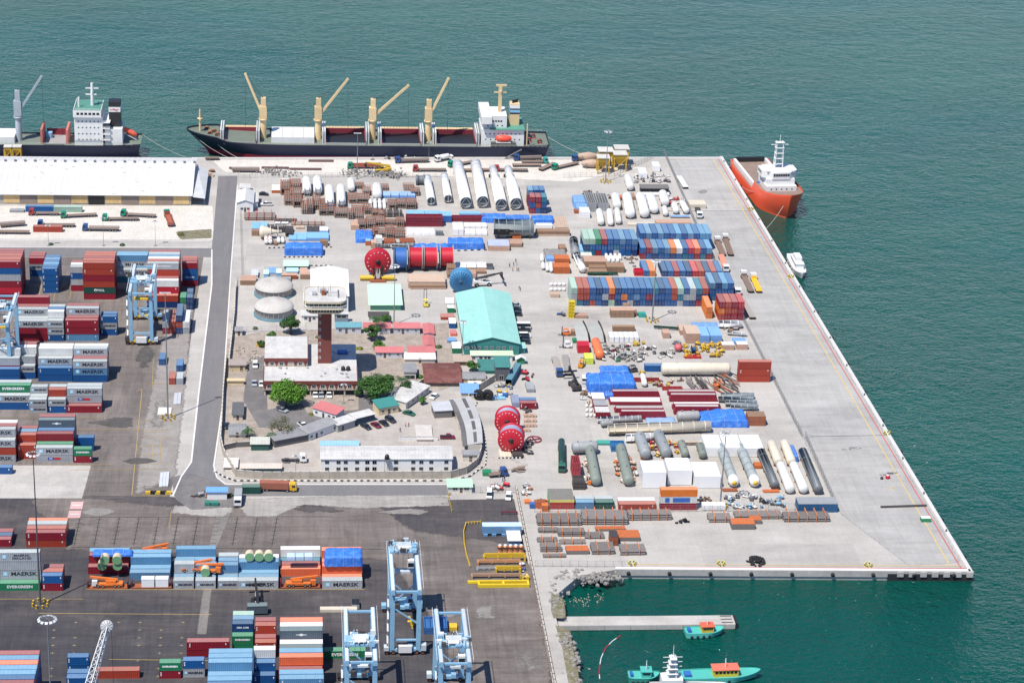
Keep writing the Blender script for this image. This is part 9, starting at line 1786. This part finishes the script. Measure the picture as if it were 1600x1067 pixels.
# ------------------------------------------------------------------ gantry cranes
cb=paint((.24,.43,.58),.45,dirt=.35,var=.03);cs=paint((.52,.56,.58),.4,dirt=.2)
def gantry(fx,fy,lab,trol=.5,W_=7.6,S_=24.5,H_=20.5,z=None):
	p=G(fx,fy);t=thing('gantry_crane',lab,'gantry crane',p,0,'blue rubber-tyred gantry cranes')
	for x in(0,W_):
		for y in(0,S_):mb=MB();mb.bar((x+(.0 if x==0 else .0),y,1.6),(x,y,H_),1.3,1.3);mb.build('leg',cb,t)
		mb=MB();mb.box(x-.6,x+.6,-2.2,S_+2.2,H_,H_+1.5);mb.build('girder',cb,t);mb=MB();mb.box(x-.45,x+.45,-2.2,S_+2.2,H_+1.5,H_+1.72);mb.build('walkway',cs,t);mb=MB();e=-1.1 if x==0 else 1.1;rail(mb,[(x+e,-2,H_+1.2),(x+e,S_+2,H_+1.2)],1.1);mb.build('railing',cs,t)
	for y in(0,S_):
		mb=MB();mb.box(-2.2,W_+2.2,y-.6,y+.6,1.0,1.9);mb.build('sill_beam',cb if z is None else yel_m,t);mb=MB();mb.bar((0,y,4.6),(W_,y,4.6),.5);mb.bar((0,y,2),(W_,y,H_*.45),.3)if y else None;mb.bar((0,y,H_*.7),(W_,y,H_*.7),.3)if y else None;mb.build('tie_beam',cb,t)
		for x in(-1.4,.4,W_-.4,W_+1.4):
			for s in(-.45,.45):ob('wheel',wheel_mesh(.75,.5,paint((.3,.1,.06),.7)),t,(x,y+s,.75)).rotation_euler.z=0
		bx(t,'power_house' if y else 'cabinet',white_m if not y else cb,W_*.25,W_*.75,y-1.6 if not y else y+.7,y-.62 if not y else y+2,1.2,3.4)
	[MB().bar((0,S_*k,H_+.7),(W_,S_*k,H_+.7),.6).build('end_tie',cb,t)for k in(-.06,1.06)]
	c=S_*trol;tr=bx(t,'trolley',cb,-.3,W_+.3,c-2.6,c+2.6,H_+1.9,H_+2.5);bx(tr,'trolley_roof',white_m,2.2,W_-2.4,c-2.6,c-.4,H_+3.2,H_+3.5);bx(tr,'machinery',cs,1.6,W_-1.6,c-1.2,c+1.4,H_+2.5,H_+3.6);mb=MB();mb.lathe([(0,-1),(.8,-1),(.8,1),(0,1)],12,(W_*.4,c+2.2,H_+3.2),'x');mb.build('hoist_drum',dsteel_m,tr);cbn=bx(t,'operator_cab',white_m,W_-2.6,W_-.7,c-3.4,c-1.4,H_-2.6,H_-.2);bx(cbn,'cab_window',glass_m,W_-2.5,W_-.8,c-3.46,c-3.41,H_-2.2,H_-.9)
	mb=MB();[mb.bar((W_*.3+k*W_*.2,c,H_+1.9),(W_*.3+k*W_*.2,c,H_-5),.07)for k in range(3)];mb.build('hoist_rope',black_m,tr);sp=bx(t,'spreader',yel_m if z else cs,W_/2-3,W_/2+3,c-1.1,c+1.1,H_-5.6,H_-5)
	rg=random.Random(int(fx))
	for k in range(22):x,y,s_=rg.uniform(-.8,W_+.8),c+rg.uniform(-3.4,3.4),rg.uniform(.3,.8);bx(tr,'machine_box',rg.choice((cb,cs,dsteel_m,white_m,cb)),x-s_,x+s_,y-s_*.6,y+s_*.6,H_+2.5,H_+2.6+s_*rg.uniform(.6,2.2))
	for k in range(7):x=rg.uniform(0,W_);MB().bar((x,c-3,H_+3.2),(x+rg.uniform(-2,2),c+3,H_+rg.uniform(2.7,4.2)),.16).build('pipe',cs,tr)
	for y in(0,S_):
		for x in(-1.6,W_*.3,W_*.7,W_+1.6):bx(t,'drive_unit',rg.choice((cb,dsteel_m,cs)),x-.7,x+.7,y-1.0,y+1.0,1.5,2.4+rg.random())
	MB().bar((.4,-.3,H_*.74),(W_-.4,-.3,H_*.50),.35).build('brace',cb,t);MB().bar((.4,S_,H_*.5),(W_-.4,S_,H_*.2),.3).build('brace',cb,t)
	mb=MB()
	for k in range(9):mb.bar((-1.3,-.8 if k%2 else .8,2+k*2),(-1.3,.8 if k%2 else-.8,4+k*2),.5,.12)
	mb.build('stair',cs,t);return t
gantry(205.5,538,'blue gantry crane over the left container yard',.35,z=1);gantry(-17,589,'blue gantry crane cut off by the left edge',.45,z=1);gantry(612,1021,'blue gantry crane, rearmost of the three at the bottom',.9);gantry(541,1135,'blue gantry crane, left of the two nearest',.3);gantry(686,1137,'blue gantry crane, right of the two nearest',.3)
framestack('V',702,860,738,690,612,2,'blue spreader frames between the bottom cranes',paint((.04,.13,.33),.5));cp('V',875,925,715,690,660,'yellow frame right of the blue spreader frames',yel_m);clutter('V',595,640,640,710,3,'yellow fitting under the rearmost bottom crane',[yel_m],95,2,group='yellow fittings under the cranes');planks('V',0,250,592,570,548,'long pale lattice pack between containers and left crane',mat=cream_m);cp('V',215,265,570,535,498,'grey cabin at the end of the pale lattice pack',grey_m,black_m)
# lattice boom at the bottom left
tip=G(167,978,30);ft=G(118,1150,3);t=thing('lattice_boom','white lattice crane boom with round sheave head rising from below the frame','crane boom',(ft.x,ft.y,0));mb=MB();o_=Vector((ft.x,ft.y,0));ax=(tip-ft).normalized();u=ax.cross(Vector((0,0,1))).normalized();v=ax.cross(u);N_=16
cor=lambda k,i:ft-o_+(tip-ft)*(k/N_)+(u*(1 if i in(0,3)else-1)+v*(1 if i<2 else-1))*(1.3-.75*k/N_)
for i in range(4):
	mb.bar(cor(0,i),cor(N_,i),.24)
	for k in range(N_):mb.bar(cor(k,i),cor(k+1,(i+1)%4),.13);mb.bar(cor(k,i),cor(k,(i+1)%4),.1)
mb.build('lattice',white_m,t);mb=MB();M_=Matrix.Translation(tip-o_)@Matrix.Rotation(R(-25),4,'X');mb.lathe([(.3,-.3),(1.7,-.3),(1.7,.3),(.3,.3)],22,(0,0,0),'y',M=M_);[mb.bar(M_@Vector((0,-.35,0)),M_@Vector((1.6*math.cos(k*.52),-.4,1.6*math.sin(k*.52))),.16)for k in range(12)];mb.build('sheave',paint((.5,.5,.5),.5),t);mb=MB();mb.box(-2.5,2.5,-3,3,0,3.2);mb.build('crane_base',white_m,t);mb=MB();mb.bar(tip-o_+Vector((1.2,0,0)),tip-o_+Vector((1.2,0,-26)),.08);mb.build('cable',black_m,t)
# ------------------------------------------------------------------ lighting masts
mast(63,945,708,'tall dark mast by the lettered stack with ring of lamps',10,1.5,paint((.09,.085,.085),.5));mast(85,1205,966,'tall pale mast at the bottom left with ring of lamps',12,1.9,galv_m);mast(262.5,654,457,'tall grey mast in the left container yard with lamp bar',6,1.6,galv_m,arms=True);mast(558,280,208,'mast behind the pipe racks with lamp bar',5,1.4,bollards=False,arms=True,r=.26);mast(615.5,507,415,'mast between green shed and pink cabins with lamps',8,1.3,bollards=False,r=.24);mast(1019,502,407,'mast before the long container row with lamps',8,1.3);mast(1125,792,676,'mast beside the white wrapped cubes with lamps',8,1.4);mast(946,285,205,'mast at the yellow hoppers with lamps',6,1.3,r=.26);mast(722,562,502,'mast left of the teal hall with lamps',6,1.0,bollards=False,r=.2)
for i,(x,y,tp)in enumerate(((76,384,352),(162,384,340),(243,384,345),(670,247,222),(537,630,600),(462,745,712))):mast(x,y,tp,'thin lamp post, %s'%('kerb of gravel yard left','kerb of gravel yard middle','kerb of gravel yard right','on the quay by the bulk carrier','before the office block','by the front wall of the compound')[i],2,.5,bollards=False,r=.09,group='thin lamp posts')
finish_rest()
